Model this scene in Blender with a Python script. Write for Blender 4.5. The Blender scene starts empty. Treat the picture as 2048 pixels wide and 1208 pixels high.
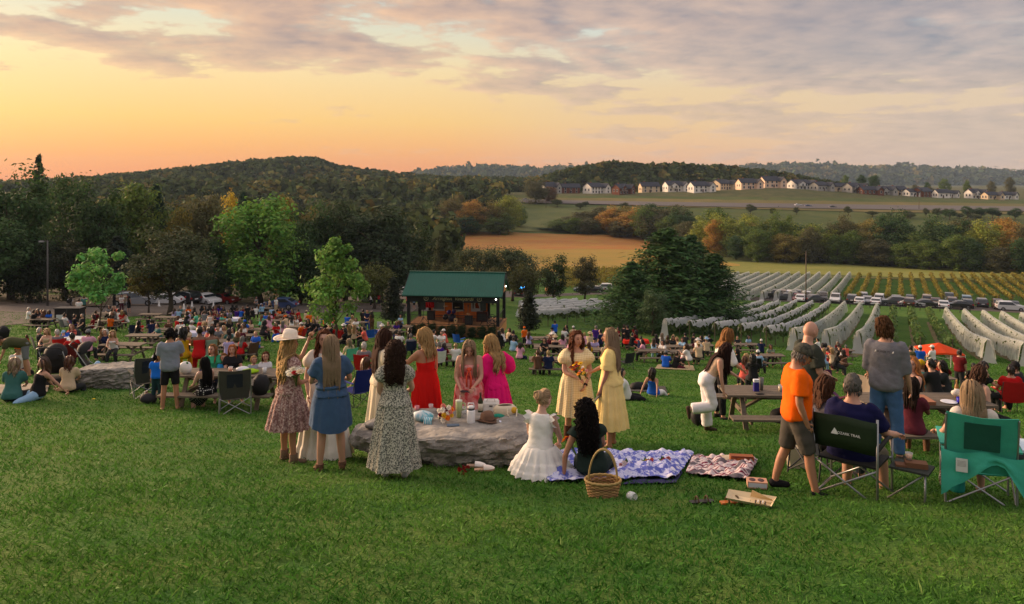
import bpy, bmesh, math, random
import numpy as np
from mathutils import Vector, Matrix, noise as mnoise
rnd = random.Random(7)
S = bpy.context.scene
COL = S.collection
R = math.radians
F, HZ, CU = 1490.0, 365.0, 1024.0          # focal length and horizon row in photograph pixels (2048 wide)

# ------------------------------------------------------------------ camera
cam = bpy.data.cameras.new('camera'); camo = bpy.data.objects.new('camera', cam); COL.objects.link(camo)
camo.location = (0, 0, 0); camo.rotation_euler = (R(90), 0, 0)
cam.sensor_width = 36.0; cam.lens = 36.0 * F / 2048; cam.shift_y = -(604 - HZ) / 2048
cam.clip_start = 0.1; cam.clip_end = 20000
S.camera = camo

# ------------------------------------------------------------------ sky and sun
SUN_AZ, SUN_EL = R(-58), R(11.0)             # azimuth from the camera's forward axis, negative to the west side
def nn(nt, typ, **kw):
    n = nt.nodes.new(typ)
    for k, v in kw.items():
        if k == 'ins':
            for i, x in v.items():
                if isinstance(x, bpy.types.NodeSocket): nt.links.new(x, n.inputs[i])
                else: n.inputs[i].default_value = x
        else: setattr(n, k, v)
    return n
def ramp(nt, fac, stops, interp='LINEAR'):
    n = nt.nodes.new('ShaderNodeValToRGB'); n.color_ramp.interpolation = interp
    e = n.color_ramp.elements
    while len(e) < len(stops): e.new(0.5)
    for i, (p, c) in enumerate(stops):
        e[i].position = p; e[i].color = (c, c, c, 1) if isinstance(c, (int, float)) else (*c[:3], 1)
    nt.links.new(fac, n.inputs[0]); return n.outputs[0]
def mth(nt, op, a, b=0.0, c=0.0):
    n = nt.nodes.new('ShaderNodeMath'); n.operation = op
    for i, x in enumerate((a, b, c)):
        if isinstance(x, bpy.types.NodeSocket): nt.links.new(x, n.inputs[i])
        else: n.inputs[i].default_value = x
    return n.outputs[0]
def mixc(nt, f, a, b, blend='MIX'):
    n = nt.nodes.new('ShaderNodeMix'); n.data_type = 'RGBA'; n.blend_type = blend
    for i, x in ((0, f), (6, a), (7, b)):
        if isinstance(x, bpy.types.NodeSocket): nt.links.new(x, n.inputs[i])
        else: n.inputs[i].default_value = x if i == 0 else (*x[:3], 1)
    return n.outputs[2]
def srgb(r, g, b):
    f = lambda c: (c / 255 / 12.92) if c <= 10 else ((c / 255 + 0.055) / 1.055) ** 2.4
    return (f(r), f(g), f(b))

W = bpy.data.worlds.new('World'); S.world = W; W.use_nodes = True
nt = W.node_tree; nt.nodes.clear()
tc = nn(nt, 'ShaderNodeTexCoord'); sep = nn(nt, 'ShaderNodeSeparateXYZ', ins={0: tc.outputs['Generated']})
dx, dy, dz = sep.outputs
hl = mth(nt, 'SQRT', mth(nt, 'ADD', mth(nt, 'MULTIPLY', dx, dx), mth(nt, 'MULTIPLY', dy, dy)))
caz = mth(nt, 'DIVIDE', mth(nt, 'ADD', mth(nt, 'MULTIPLY', dx, math.sin(SUN_AZ)), mth(nt, 'MULTIPLY', dy, math.cos(SUN_AZ))), mth(nt, 'MAXIMUM', hl, 0.001))
el = mth(nt, 'MAXIMUM', dz, 0.0)
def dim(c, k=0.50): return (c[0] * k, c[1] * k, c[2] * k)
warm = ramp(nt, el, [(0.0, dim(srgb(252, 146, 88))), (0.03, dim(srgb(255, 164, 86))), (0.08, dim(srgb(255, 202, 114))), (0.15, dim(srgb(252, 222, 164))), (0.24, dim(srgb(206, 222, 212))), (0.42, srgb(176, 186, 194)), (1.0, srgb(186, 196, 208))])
cool = ramp(nt, el, [(0.0, dim(srgb(216, 180, 156))), (0.05, dim(srgb(230, 200, 170))), (0.12, dim(srgb(228, 204, 174))), (0.2, dim(srgb(204, 214, 214))), (0.42, srgb(176, 186, 194)), (1.0, srgb(186, 196, 208))])  # both ramps stay brighter above the view, added to light the ground
azf = ramp(nt, mth(nt, 'MULTIPLY_ADD', caz, 0.5, 0.5), [(0.0, 0.0), (0.48, 0.0), (0.70, 0.42), (0.82, 0.88), (0.92, 1.0), (1.0, 1.0)], 'EASE')
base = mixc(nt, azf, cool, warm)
nish = nn(nt, 'ShaderNodeTexSky', sky_type='NISHITA', sun_disc=False, sun_elevation=SUN_EL, sun_rotation=SUN_AZ, altitude=200, air_density=1.2, dust_density=3.0)
nsc = mixc(nt, 1.0, nish.outputs[0], (0.06, 0.06, 0.06), 'MULTIPLY')
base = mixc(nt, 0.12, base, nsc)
# clouds: noise on a flat layer high above the ground
den = mth(nt, 'ADD', el, 0.11)
cx = mth(nt, 'DIVIDE', dx, den); cy = mth(nt, 'DIVIDE', dy, den)
cv = nn(nt, 'ShaderNodeCombineXYZ', ins={0: cx, 1: mth(nt, 'MULTIPLY', cy, 1.05), 2: 7.9})
sh = nn(nt, 'ShaderNodeVectorMath', operation='ADD', ins={0: cv.outputs[0], 1: (math.sin(SUN_AZ) * 0.08, math.cos(SUN_AZ) * 0.08, 0)})
def cloudn(vec, sc, de, ro): return nn(nt, 'ShaderNodeTexNoise', ins={0: vec, 'Scale': sc, 'Detail': de, 'Roughness': ro, 'Distortion': 0.1}).outputs[0]
def cloudh(vec): return mth(nt, 'ADD', mth(nt, 'MULTIPLY', cloudn(vec, 1.25, 3.0, 0.5), 0.60), mth(nt, 'MULTIPLY', cloudn(vec, 4.4, 7.0, 0.58), 0.40))
h1 = cloudh(cv.outputs[0]); h3 = cloudh(sh.outputs[0]); n2 = cloudn(cv.outputs[0], 0.42, 2.0, 0.5)
elf = ramp(nt, el, [(0.0, 0.0), (0.03, 0.10), (0.07, 0.30), (0.12, 0.5), (0.17, 0.85), (0.3, 1.0), (1.0, 0.9)])
east = mth(nt, 'SUBTRACT', 1.0, azf)
cover = mth(nt, 'ADD', mth(nt, 'MULTIPLY', n2, 0.30), mth(nt, 'ADD', mth(nt, 'MULTIPLY', east, 0.17), mth(nt, 'MULTIPLY', elf, 0.19)))
cm = mth(nt, 'SUBTRACT', mth(nt, 'ADD', h1, cover), 0.80)
mask = ramp(nt, mth(nt, 'MULTIPLY_ADD', cm, 9.0, 0.20), [(0.0, 0.0), (0.12, 0.03), (0.5, 0.78), (1.0, 0.97)])
thick = ramp(nt, mth(nt, 'MULTIPLY_ADD', cm, 4.0, 0.0), [(0.0, 0.0), (1.0, 1.0)])
lit = ramp(nt, mth(nt, 'MULTIPLY_ADD', mth(nt, 'SUBTRACT', h1, h3), 4.5, 0.55), [(0.0, 0.0), (1.0, 1.0)])
lit = mth(nt, 'MULTIPLY', lit, mth(nt, 'SUBTRACT', 1.0, mth(nt, 'MULTIPLY', thick, 0.6)))
ccool = mixc(nt, lit, dim(srgb(136, 140, 152)), dim(srgb(224, 198, 182))); cwarm = mixc(nt, lit, dim(srgb(162, 146, 146)), dim(srgb(255, 208, 164)))
high = ramp(nt, el, [(0.0, 1.0), (0.24, 1.0), (0.45, 1.7), (1.0, 1.9)]); ccool = mixc(nt, 1.0, ccool, high, 'MULTIPLY'); cwarm = mixc(nt, 1.0, cwarm, high, 'MULTIPLY')  # clouds above the frame brightened as added fill light for the lawn
cc = mixc(nt, azf, ccool, cwarm)
cc = mixc(nt, ramp(nt, el, [(0.0, 0.7), (0.07, 0.5), (0.13, 0.2), (0.2, 0.0), (1, 0)]), cc, base)
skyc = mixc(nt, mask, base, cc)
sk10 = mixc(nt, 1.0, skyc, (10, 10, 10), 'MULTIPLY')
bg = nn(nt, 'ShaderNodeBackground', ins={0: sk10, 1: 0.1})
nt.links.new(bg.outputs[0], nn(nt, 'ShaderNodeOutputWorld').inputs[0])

sl = bpy.data.lights.new('sun', 'SUN'); sl.energy = 3.6; sl.angle = R(24); sl.color = (1.0, 0.66, 0.41)
so = bpy.data.objects.new('sun', sl); COL.objects.link(so)
so.rotation_euler = Vector((-math.sin(SUN_AZ) * math.cos(SUN_EL), -math.cos(SUN_AZ) * math.cos(SUN_EL), -math.sin(SUN_EL))).to_track_quat('-Z', 'Y').to_euler()
S.view_settings.view_transform = 'Standard'; S.view_settings.look = 'None'; S.view_settings.exposure = 1.1; S.view_settings.gamma = 1.0
S.render.engine = 'CYCLES'; S.cycles.use_denoising = True; S.cycles.max_bounces = 6; S.cycles.diffuse_bounces = 3; S.cycles.glossy_bounces = 2
S.cycles.transmission_bounces = 4; S.cycles.transparent_max_bounces = 10; S.cycles.volume_bounces = 0; S.cycles.use_adaptive_sampling = True
S.cycles.caustics_reflective = False; S.cycles.caustics_refractive = False; S.cycles.sample_clamp_indirect = 4.0

# ------------------------------------------------------------------ materials
MATS = {}
def mat(name, col=(0.5, 0.5, 0.5), rough=0.8, var=0.0, scale=6.0, bump=0.0, bscale=30.0, oc=False, island=0.0, transl=0.0, metal=0.0, spec=0.3, stretch=None, attr=None, col2=None, alpha=1.0, emit=0.0, coat=0.0):
    """one Principled material: colour (or the object's own colour), optional noise variation, variation per leaf, bump"""
    if name in MATS: return MATS[name]
    m = bpy.data.materials.new(name); m.use_nodes = True; t = m.node_tree
    b = t.nodes['Principled BSDF']; out = t.nodes['Material Output']
    b.inputs['Roughness'].default_value = rough; b.inputs['Metallic'].default_value = metal; b.inputs['Specular IOR Level'].default_value = spec
    b.inputs['Coat Weight'].default_value = coat
    m.diffuse_color = (*col[:3], 1)
    c = None
    if oc: c = nn(t, 'ShaderNodeObjectInfo').outputs['Color']
    else:
        rgb = nn(t, 'ShaderNodeRGB'); rgb.outputs[0].default_value = (*col[:3], 1); c = rgb.outputs[0]
    co = None
    if var or bump or col2 is not None:
        tcn = nn(t, 'ShaderNodeTexCoord'); co = tcn.outputs['Object']
        if stretch:
            mp = nn(t, 'ShaderNodeMapping', ins={0: co}); mp.inputs['Scale'].default_value = stretch; co = mp.outputs[0]
    if var or col2 is not None:
        ns = nn(t, 'ShaderNodeTexNoise', ins={0: co, 'Scale': scale, 'Detail': 5.0, 'Roughness': 0.6})
        if col2 is not None:
            f = ramp(t, ns.outputs[0], [(0.35, 0.0), (0.65, 1.0)]); c = mixc(t, f, c, col2)
        else:
            f = ramp(t, ns.outputs[0], [(0.25, 1 - var), (0.75, 1 + var)]); c = mixc(t, 1.0, c, f, 'MULTIPLY')
    if attr:
        a = nn(t, 'ShaderNodeVertexColor', layer_name=attr); c = mixc(t, 1.0, c, a.outputs[0], 'MULTIPLY')
    if island:
        g = nn(t, 'ShaderNodeNewGeometry'); hsv = nn(t, 'ShaderNodeHueSaturation', ins={4: c})
        rpi = g.outputs['Random Per Island']
        t.links.new(mth(t, 'MULTIPLY_ADD', rpi, island * 2, 1 - island), hsv.inputs['Value'])
        t.links.new(mth(t, 'MULTIPLY_ADD', mth(t, 'FRACT', mth(t, 'MULTIPLY', rpi, 37.7)), 0.05, 0.475), hsv.inputs['Hue'])
        c = hsv.outputs[0]
    t.links.new(c, b.inputs['Base Color'])
    if bump:
        bn = nn(t, 'ShaderNodeTexNoise', ins={0: co, 'Scale': bscale, 'Detail': 4.0, 'Roughness': 0.6})
        bm = nn(t, 'ShaderNodeBump', ins={'Strength': bump, 'Distance': 0.02, 'Height': bn.outputs[0]}); t.links.new(bm.outputs[0], b.inputs['Normal'])
    sh = b.outputs[0]
    if transl:
        tr = nn(t, 'ShaderNodeBsdfTranslucent', ins={0: c}); mx = nn(t, 'ShaderNodeMixShader', ins={0: transl, 1: sh, 2: tr.outputs[0]}); sh = mx.outputs[0]
    if alpha < 1:
        tp = nn(t, 'ShaderNodeBsdfTransparent'); mx = nn(t, 'ShaderNodeMixShader', ins={0: alpha, 1: tp.outputs[0], 2: sh}); sh = mx.outputs[0]
    if emit:
        b.inputs['Emission Strength'].default_value = emit; t.links.new(c, b.inputs['Emission Color'])
    t.links.new(sh, out.inputs[0]); MATS[name] = m
    return m
def cmat(r, g, b, rough=0.75, k=None, **kw):
    return mat(k or 'paint_%d_%d_%d_%d' % (r, g, b, rough * 100), srgb(r, g, b), rough, **kw)

# ------------------------------------------------------------------ mesh building
class MB:
    def __init__(s): s.v = []; s.f = []; s.mi = []; s.uv = {}; s.cur = 0; s.tint = []; s.tc = (1, 1, 1)
    def add(s, vs, fs):
        o = len(s.v); s.v.extend([tuple(p) for p in vs]); s.f.extend([tuple(i + o for i in f) for f in fs]); s.mi.extend([s.cur] * len(fs)); s.tint.extend([s.tc] * len(vs)); return o
    def box(s, c, sz, rz=0.0, mtx=None):
        x, y, z = sz[0] / 2, sz[1] / 2, sz[2] / 2; ca, sa = math.cos(rz), math.sin(rz)
        vs = []
        for dz_ in (-z, z):
            for a, b in ((-x, -y), (x, -y), (x, y), (-x, y)):
                p = Vector((a * ca - b * sa, a * sa + b * ca, dz_))
                if mtx is not None: p = mtx @ p
                vs.append((p.x + c[0], p.y + c[1], p.z + c[2]))
        s.add(vs, [(3, 2, 1, 0), (4, 5, 6, 7), (0, 1, 5, 4), (1, 2, 6, 5), (2, 3, 7, 6), (3, 0, 4, 7)])
    def bar(s, a, b, w, h=None, up=(0, 0, 1)):
        """a square bar from a to b"""
        a = Vector(a); b = Vector(b); d = (b - a).normalized(); u = Vector(up)
        if abs(d.dot(u)) > 0.98: u = Vector((1, 0, 0))
        r_ = d.cross(u).normalized() * (w / 2); u = r_.cross(d).normalized() * ((h or w) / 2)
        vs = [p + i * r_ + j * u for p in (a, b) for i, j in ((-1, -1), (1, -1), (1, 1), (-1, 1))]
        s.add(vs, [(3, 2, 1, 0), (4, 5, 6, 7), (0, 1, 5, 4), (1, 2, 6, 5), (2, 3, 7, 6), (3, 0, 4, 7)])
    def loft(s, rings, close=True, cap=True):
        n = len(rings[0]); o = len(s.v); vs = [p for r_ in rings for p in r_]; fs = []
        for k in range(len(rings) - 1):
            for i in range(n if close else n - 1):
                j = (i + 1) % n; fs.append((k * n + i, k * n + j, (k + 1) * n + j, (k + 1) * n + i))
        if cap and close:
            fs.append(tuple(reversed(range(n)))); fs.append(tuple(range((len(rings) - 1) * n, len(rings) * n)))
        s.add(vs, fs)
    def tube(s, pts, rad, n=8, cap=True, ex=1.0, side=None):
        pts = [Vector(p) for p in pts]; m = len(pts)
        if isinstance(rad, (int, float)): rad = [rad] * m
        rings = []; u = None
        for i in range(m):
            d = (pts[min(i + 1, m - 1)] - pts[max(i - 1, 0)])
            d = d.normalized() if d.length > 1e-9 else Vector((0, 0, 1))
            if u is None:
                u = Vector(side) if side else (Vector((1, 0, 0)) if abs(d.x) < 0.8 else Vector((0, 1, 0)))
            u = (u - d * u.dot(d)); u = u.normalized() if u.length > 1e-6 else d.orthogonal().normalized(); w = d.cross(u)
            r_ = rad[i]; rx, ry = (r_ if isinstance(r_, tuple) else (r_ * ex, r_))
            rings.append([pts[i] + u * (math.cos(a) * rx) + w * (math.sin(a) * ry) for a in (2 * math.pi * k / n for k in range(n))])
        s.loft(rings, True, cap)
    def ell(s, c, r, nu=12, nv=8, mtx=None, fn=None):
        rings = []
        for j in range(nv + 1):
            ph = math.pi * (j / nv - 0.5); ph = max(-1.54, min(1.54, ph)); ring = []
            for i in range(nu):
                a = 2 * math.pi * i / nu; p = Vector((math.cos(ph) * math.cos(a) * r[0], math.cos(ph) * math.sin(a) * r[1], math.sin(ph) * r[2]))
                if fn: p = fn(p)
                if mtx is not None: p = mtx @ p
                ring.append(p + Vector(c))
            rings.append(ring)
        s.loft(rings)
    def quad(s, a, b, c, d): s.add([a, b, c, d], [(0, 1, 2, 3)])
    def poly(s, pts, th, nrm=(0, -1, 0)):
        """a flat outline with thickness along nrm"""
        n = len(pts); q = Vector(nrm) * th; vs = [Vector(p) for p in pts] + [Vector(p) - q for p in pts]
        s.add(vs, [tuple(range(n)), tuple(reversed(range(n, 2 * n)))] + [((i + 1) % n, i, n + i, n + (i + 1) % n) for i in range(n)])
    def merge(s, me, mtx=None):
        o = [(mtx @ v.co if mtx is not None else v.co.copy()) for v in me.vertices]
        s.add(o, [tuple(p.vertices) for p in me.polygons])
    def mesh(s, name, mats=None, smooth=False, tint=False):
        me = bpy.data.meshes.new(name); me.from_pydata(s.v, [], s.f)
        for m in (mats if isinstance(mats, (list, tuple)) else [mats] if mats else []): me.materials.append(m)
        if any(s.mi): me.polygons.foreach_set('material_index', s.mi)
        if smooth: me.polygons.foreach_set('use_smooth', [True] * len(s.f))
        if tint:
            a = me.color_attributes.new('tint', 'FLOAT_COLOR', 'POINT')
            a.data.foreach_set('color', [x for t in s.tint for x in (*t, 1.0)])
        me.update(); return me
    def build(s, name, mats=None, parent=None, smooth=False, loc=None, rz=0.0, color=None, tint=False):
        return link(name, s.mesh(name, mats, smooth, tint), parent, loc, rz, color)
def link(name, data, parent=None, loc=None, rz=0.0, color=None, scale=None):
    o = bpy.data.objects.new(name, data); COL.objects.link(o)
    if parent is not None: o.parent = parent
    if loc is not None: o.location = loc
    if rz: o.rotation_euler = (0, 0, rz)
    if color is not None: o.color = (*color[:3], 1)
    if scale is not None: o.scale = scale if isinstance(scale, (tuple, Vector)) else (scale,) * 3
    return o
def tag(o, label, cat, group=None, kind=None):
    o['label'] = label; o['category'] = cat
    if group: o['group'] = group
    if kind: o['kind'] = kind
    return o
def empty(name, loc, rz=0.0, scale=None):
    o = link(name, None, None, loc, rz, None, scale); o.empty_display_size = 0.2; return o
def copy_tree(o, parent=None):
    c = o.copy(); COL.objects.link(c); c.parent = parent
    for ch in o.children: copy_tree(ch, c)
    return c
TMP = bpy.data.scenes.new('temporary')
def remesh(mb, voxel, smooth=3, fac=0.5):
    """one continuous surface out of overlapping lofts"""
    me = mb.mesh('tmp'); o = bpy.data.objects.new('tmp', me); TMP.collection.objects.link(o)
    md = o.modifiers.new('r', 'REMESH'); md.mode = 'VOXEL'; md.voxel_size = voxel
    if smooth: sm = o.modifiers.new('s', 'SMOOTH'); sm.factor = fac; sm.iterations = smooth
    TMP.view_layers[0].update(); dg = TMP.view_layers[0].depsgraph
    res = bpy.data.meshes.new_from_object(o.evaluated_get(dg)); bpy.data.objects.remove(o); bpy.data.meshes.remove(me)
    out = MB(); out.merge(res); bpy.data.meshes.remove(res); return out

# ------------------------------------------------------------------ the lie of the land
KY = [-60, -20, 0, 5, 10, 16, 34, 50, 64, 79, 95, 116, 140, 170, 200, 230, 260, 310, 360, 420, 470, 520, 600, 750, 1000, 2000, 6000]
KZ = [5, 1.0, -1.62, -2.62, -3.78, -5.05, -8.75, -11.2, -13.2, -15.4, -17.4, -19.8, -22.3, -24.5, -26.2, -27.6, -28.5, -28.5, -26, -18.5, -12.5, -7.6, -7.6, -8.5, -9, -10, -10]
def interp(x, xs, ys):
    if x <= xs[0]: return ys[0]
    if x >= xs[-1]: return ys[-1]
    lo = 0
    while xs[lo + 1] < x: lo += 1
    h = xs[lo + 1] - xs[lo]; t = (x - xs[lo]) / h
    def sl_(i):
        if i <= 0 or i >= len(xs) - 1: return 0.0
        a = (ys[i] - ys[i - 1]) / (xs[i] - xs[i - 1]); b = (ys[i + 1] - ys[i]) / (xs[i + 1] - xs[i])
        return 0.0 if a * b <= 0 else 2 * a * b / (a + b)
    m0, m1 = (ys[1] - ys[0]) / (xs[1] - xs[0]) if lo == 0 else sl_(lo), sl_(lo + 1)
    return ys[lo] * (2 * t**3 - 3 * t**2 + 1) + h * m0 * (t**3 - 2 * t**2 + t) + ys[lo + 1] * (-2 * t**3 + 3 * t**2) + h * m1 * (t**3 - t**2)
def lin(x, xs, ys): return float(np.interp(x, xs, ys))
_pc = {}
def gz(x, y):
    k = round(y * 20)
    if k not in _pc: _pc[k] = (interp(k / 20, KY, KZ), lin(k / 20, [0, 12, 20, 60, 80, 130, 200], [0.0, 0.0, 0.02, 0.055, 0.05, 0.018, 0]), lin(k / 20, [0, 10, 16, 22, 28, 40, 70, 110, 180, 260], [0.01, 0.02, 0.022, 0.082, 0.062, 0.038, 0.045, 0.045, 0.02, 0]))
    p, a, b = _pc[k]
    if y > 430: p += lin(CU + F * x / y, [1000, 1200, 1400, 1550, 1700, 1850, 2050], [0, -.3, 1.4, 4.1, .8, -3, -5]) * lin(y, [430, 505, 700, 950], [0, 1, 1, 0])
    return p - x * a if x > 0 else p + max(min(b, 0.045) * -x * 0.9, min(-x, 9.0) * b - max(0.0, -x - 9.0) * 0.05)
def vyaw(p, yaw): return R(yaw) - math.atan2(p[0], p[1])      # a heading given as seen from the camera
def at(u, v, h=0.0, ymin=6.0):
    """the point over the ground whose height above it is h and that shows at pixel (u, v)"""
    s = (u - CU) / F; w = (v - HZ) / F; y = 2.5
    g = lambda y: gz(s * y, y) + h + w * y
    if h > 0.3:
        y = ymin
        while y < 80 and g(y) >= 0: y *= 1.01
        if y >= 80:                          # grazes the slope: the nearest approach
            y = min((ymin * 1.01 ** i for i in range(110)), key=lambda q: abs(g(q))); return Vector((s * y, y, gz(s * y, y)))
    while y < 5500 and g(y) < 0: y *= 1.01
    a, b = y / 1.01, y
    for _ in range(24):
        m = (a + b) / 2
        if g(m) < 0: a = m
        else: b = m
    return Vector((s * b, b, gz(s * b, b)))
def px(p): return (CU + F * p[0] / p[1], HZ - F * p[2] / p[1])
# ================================================================== ground
def zone_mat(name, c1, c2, c3, s1, s2, bump=0.3, bs=60.0, stretch=None):
    m = bpy.data.materials.new(name); m.use_nodes = True; t = m.node_tree; b = t.nodes['Principled BSDF']
    b.inputs['Roughness'].default_value = 0.95; b.inputs['Specular IOR Level'].default_value = 0.1
    co = nn(t, 'ShaderNodeNewGeometry').outputs['Position']
    if stretch:
        mp = nn(t, 'ShaderNodeMapping', ins={0: co}); mp.inputs['Scale'].default_value = stretch; co = mp.outputs[0]
    a = nn(t, 'ShaderNodeTexNoise', ins={0: co, 'Scale': s1, 'Detail': 5.0, 'Roughness': 0.6})
    d = nn(t, 'ShaderNodeTexNoise', ins={0: co, 'Scale': s2, 'Detail': 6.0, 'Roughness': 0.65})
    c = mixc(t, ramp(t, a.outputs[0], [(0.38, 0), (0.62, 1)]), c1, c2)
    c = mixc(t, ramp(t, d.outputs[0], [(0.42, 0), (0.7, 1)]), c, c3)
    if name == 'grass_ground':            # rough pasture takes over from the mown lawn beyond the vineyard
        fy = mth(t, 'MULTIPLY_ADD', nn(t, 'ShaderNodeSeparateXYZ', ins={0: co}).outputs[1], 1 / 150, -1.6); c = mixc(t, ramp(t, fy, [(0, 0), (1, 1)]), c, mixc(t, ramp(t, a.outputs[0], [(0.38, 0), (0.62, 1)]), (0.075, 0.085, 0.034), (0.11, 0.105, 0.045)))
    t.links.new(c, b.inputs['Base Color'])
    e = nn(t, 'ShaderNodeTexNoise', ins={0: co, 'Scale': bs, 'Detail': 3.0})
    bm = nn(t, 'ShaderNodeBump', ins={'Strength': bump, 'Distance': 0.05, 'Height': e.outputs[0]}); t.links.new(bm.outputs[0], b.inputs['Normal'])
    return m
GRASS = zone_mat('grass_ground', (0.036, 0.110, 0.017), (0.070, 0.152, 0.024), (0.095, 0.145, 0.03), 0.16, 1.3, 0.8, 25)
ys = [-40, -20, -8, 0]; y = 0.0
while y < 6000: y += max(0.7, y * 0.022); ys.append(y)
mb = MB(); NX = 90
for y in ys:
    hw = max(20, abs(y) * 1.25 + 14)
    for i in range(NX + 1):
        t = i / NX * 2 - 1; x = hw * t; mb.v.append((x, y, gz(x, y)))
for j in range(len(ys) - 1):
    for i in range(NX):
        a = j * (NX + 1) + i; mb.f.append((a, a + 1, a + NX + 2, a + NX + 1)); mb.mi.append(0)
g = mb.build('ground', GRASS, None, True); g['kind'] = 'structure'; g['label'] = 'green lawn and meadow sloping down into the valley'; g['category'] = 'ground'
def patch(name, near, far, m, off, label, nu=40, nv=10, kind='structure', wob=0.0):
    """a sheet lying on the ground between two pixel polylines"""
    def res(pl, t):
        us = [p[0] for p in pl]; u = us[0] + (us[-1] - us[0]) * t; return u, lin(u, us, [p[1] for p in pl]) + wob * mnoise.noise((u * .021, pl[0][1], 0))
    b_ = MB()
    for j in range(nv + 1):
        for i in range(nu + 1):
            t = i / nu; a = at(*res(near, t)); c = at(*res(far, t)); s_ = j / nv; x = a.x + (c.x - a.x) * s_; y = a.y + (c.y - a.y) * s_
            b_.v.append((x, y, gz(x, y) + off))
    for j in range(nv):
        for i in range(nu):
            a = j * (nu + 1) + i; b_.f.append((a, a + 1, a + nu + 2, a + nu + 1)); b_.mi.append(0)
    o = b_.build(name, m, None, True); o['kind'] = kind; o['label'] = label; o['category'] = name.split('_')[-1]; return o
ASPH = zone_mat('asphalt', (0.105, 0.09, 0.08), (0.13, 0.112, 0.098), (0.09, 0.08, 0.07), 0.4, 3.0, 0.3, 40)
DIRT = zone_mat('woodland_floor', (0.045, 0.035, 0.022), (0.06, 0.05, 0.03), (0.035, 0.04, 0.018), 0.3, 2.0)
SOIL = zone_mat('bare_soil', (0.16, 0.115, 0.07), (0.20, 0.15, 0.09), (0.10, 0.12, 0.04), 0.5, 3.0)
RUST = zone_mat('tall_rust_grass', (0.40, 0.175, 0.055), (0.30, 0.145, 0.05), (0.36, 0.22, 0.06), 0.022, 0.09, 0.9, 3.0, (1, 2.5, 1))
GOLD = zone_mat('golden_meadow', (0.34, 0.235, 0.055), (0.27, 0.21, 0.05), (0.38, 0.22, 0.06), 0.03, 0.12, 0.9, 3.0, (1, 2.5, 1))
PALE = zone_mat('mown_hay_field', (0.19, 0.20, 0.05), (0.24, 0.23, 0.065), (0.15, 0.18, 0.04), 0.05, 0.3, 0.5, 3.0, (1, 3, 1))
MEAD = zone_mat('dull_green_meadow', (0.10, 0.125, 0.045), (0.13, 0.14, 0.055), (0.08, 0.105, 0.04), 0.02, 0.1, 0.9, 2.0)
STRAW = zone_mat('straw_verge', (0.20, 0.155, 0.06), (0.15, 0.13, 0.05), (0.12, 0.12, 0.045), 0.02, 0.1, 0.9, 2.0)
VAL = zone_mat('valley_grass', (0.075, 0.10, 0.032), (0.11, 0.12, 0.04), (0.06, 0.09, 0.028), 0.015, 0.08, 0.9, 2.0)
patch('car_park_road', [(-260, 668), (0, 652), (83, 645), (200, 636), (338, 630), (480, 629), (628, 626), (760, 624), (900, 622)], [(-260, 604), (0, 604), (300, 602), (560, 607), (700, 606), (760, 607), (900, 605)], ASPH, 0.03, 'grey brown tarmac lane and car park beside the trees', 60, 8)
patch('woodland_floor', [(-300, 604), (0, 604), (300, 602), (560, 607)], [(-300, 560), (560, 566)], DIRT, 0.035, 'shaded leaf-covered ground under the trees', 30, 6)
patch('upper_lane', [(640, 606), (760, 600), (900, 598), (1060, 594)], [(640, 592), (760, 590), (900, 589), (1060, 580)], ASPH, 0.045, 'tarmac lane behind the stage', 30, 4)
patch('field_road', [(1040, 596), (1200, 589), (1400, 597), (1500, 601), (1640, 606), (1760, 612), (1900, 619), (2100, 629)], [(1040, 590), (1200, 584), (1400, 591), (1500, 594), (1640, 598), (1760, 603), (1900, 610), (2100, 619)], ASPH, 0.04, 'pale tarmac road running past the vineyard', 50, 4)
patch('valley_meadow', [(200, 560), (1000, 556), (1480, 560), (1700, 556), (2300, 580)], [(200, 385), (2300, 400)], VAL, 0.1, 'dull green valley floor between the vineyard and the houses', 40, 30)
patch('hay_field', [(1450, 545), (1700, 552), (2048, 566), (2200, 572)], [(1450, 524), (1700, 528), (1850, 536), (2048, 543), (2200, 548)], PALE, 0.2, 'pale mown field beyond the vine rows', 40, 8, wob=2.2)
patch('golden_field', [(840, 545), (1300, 543), (1480, 533)], [(840, 500), (1300, 499), (1480, 530)], GOLD, 0.25, 'golden meadow strip below the rust coloured grass', 40, 8, wob=2.2)
patch('rust_field', [(840, 500), (1300, 500)], [(840, 463), (1000, 466), (1300, 473)], RUST, 0.3, 'rust orange field of tall autumn grass', 40, 8, wob=2.2)
patch('green_field', [(1030, 463), (1240, 468)], [(1030, 420), (1240, 414)], MEAD, 0.35, 'dull green meadow below the highway', 20, 8, wob=2.2)
patch('roadside_field', [(1000, 403), (1300, 414), (1700, 424), (2300, 434)], [(1000, 396), (1300, 398), (1700, 404), (2300, 412)], STRAW, 0.4, 'straw coloured verge strip along the highway', 50, 5, wob=1.0)
patch('highway', [(1000, 406), (1300, 413), (1700, 420), (2300, 428)], [(1000, 400), (1300, 405.5), (1700, 411), (2300, 418)], mat('old_tarmac', (0.13, 0.115, 0.105), 0.9), 0.7, 'grey highway crossing the far slope', 50, 3)

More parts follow.
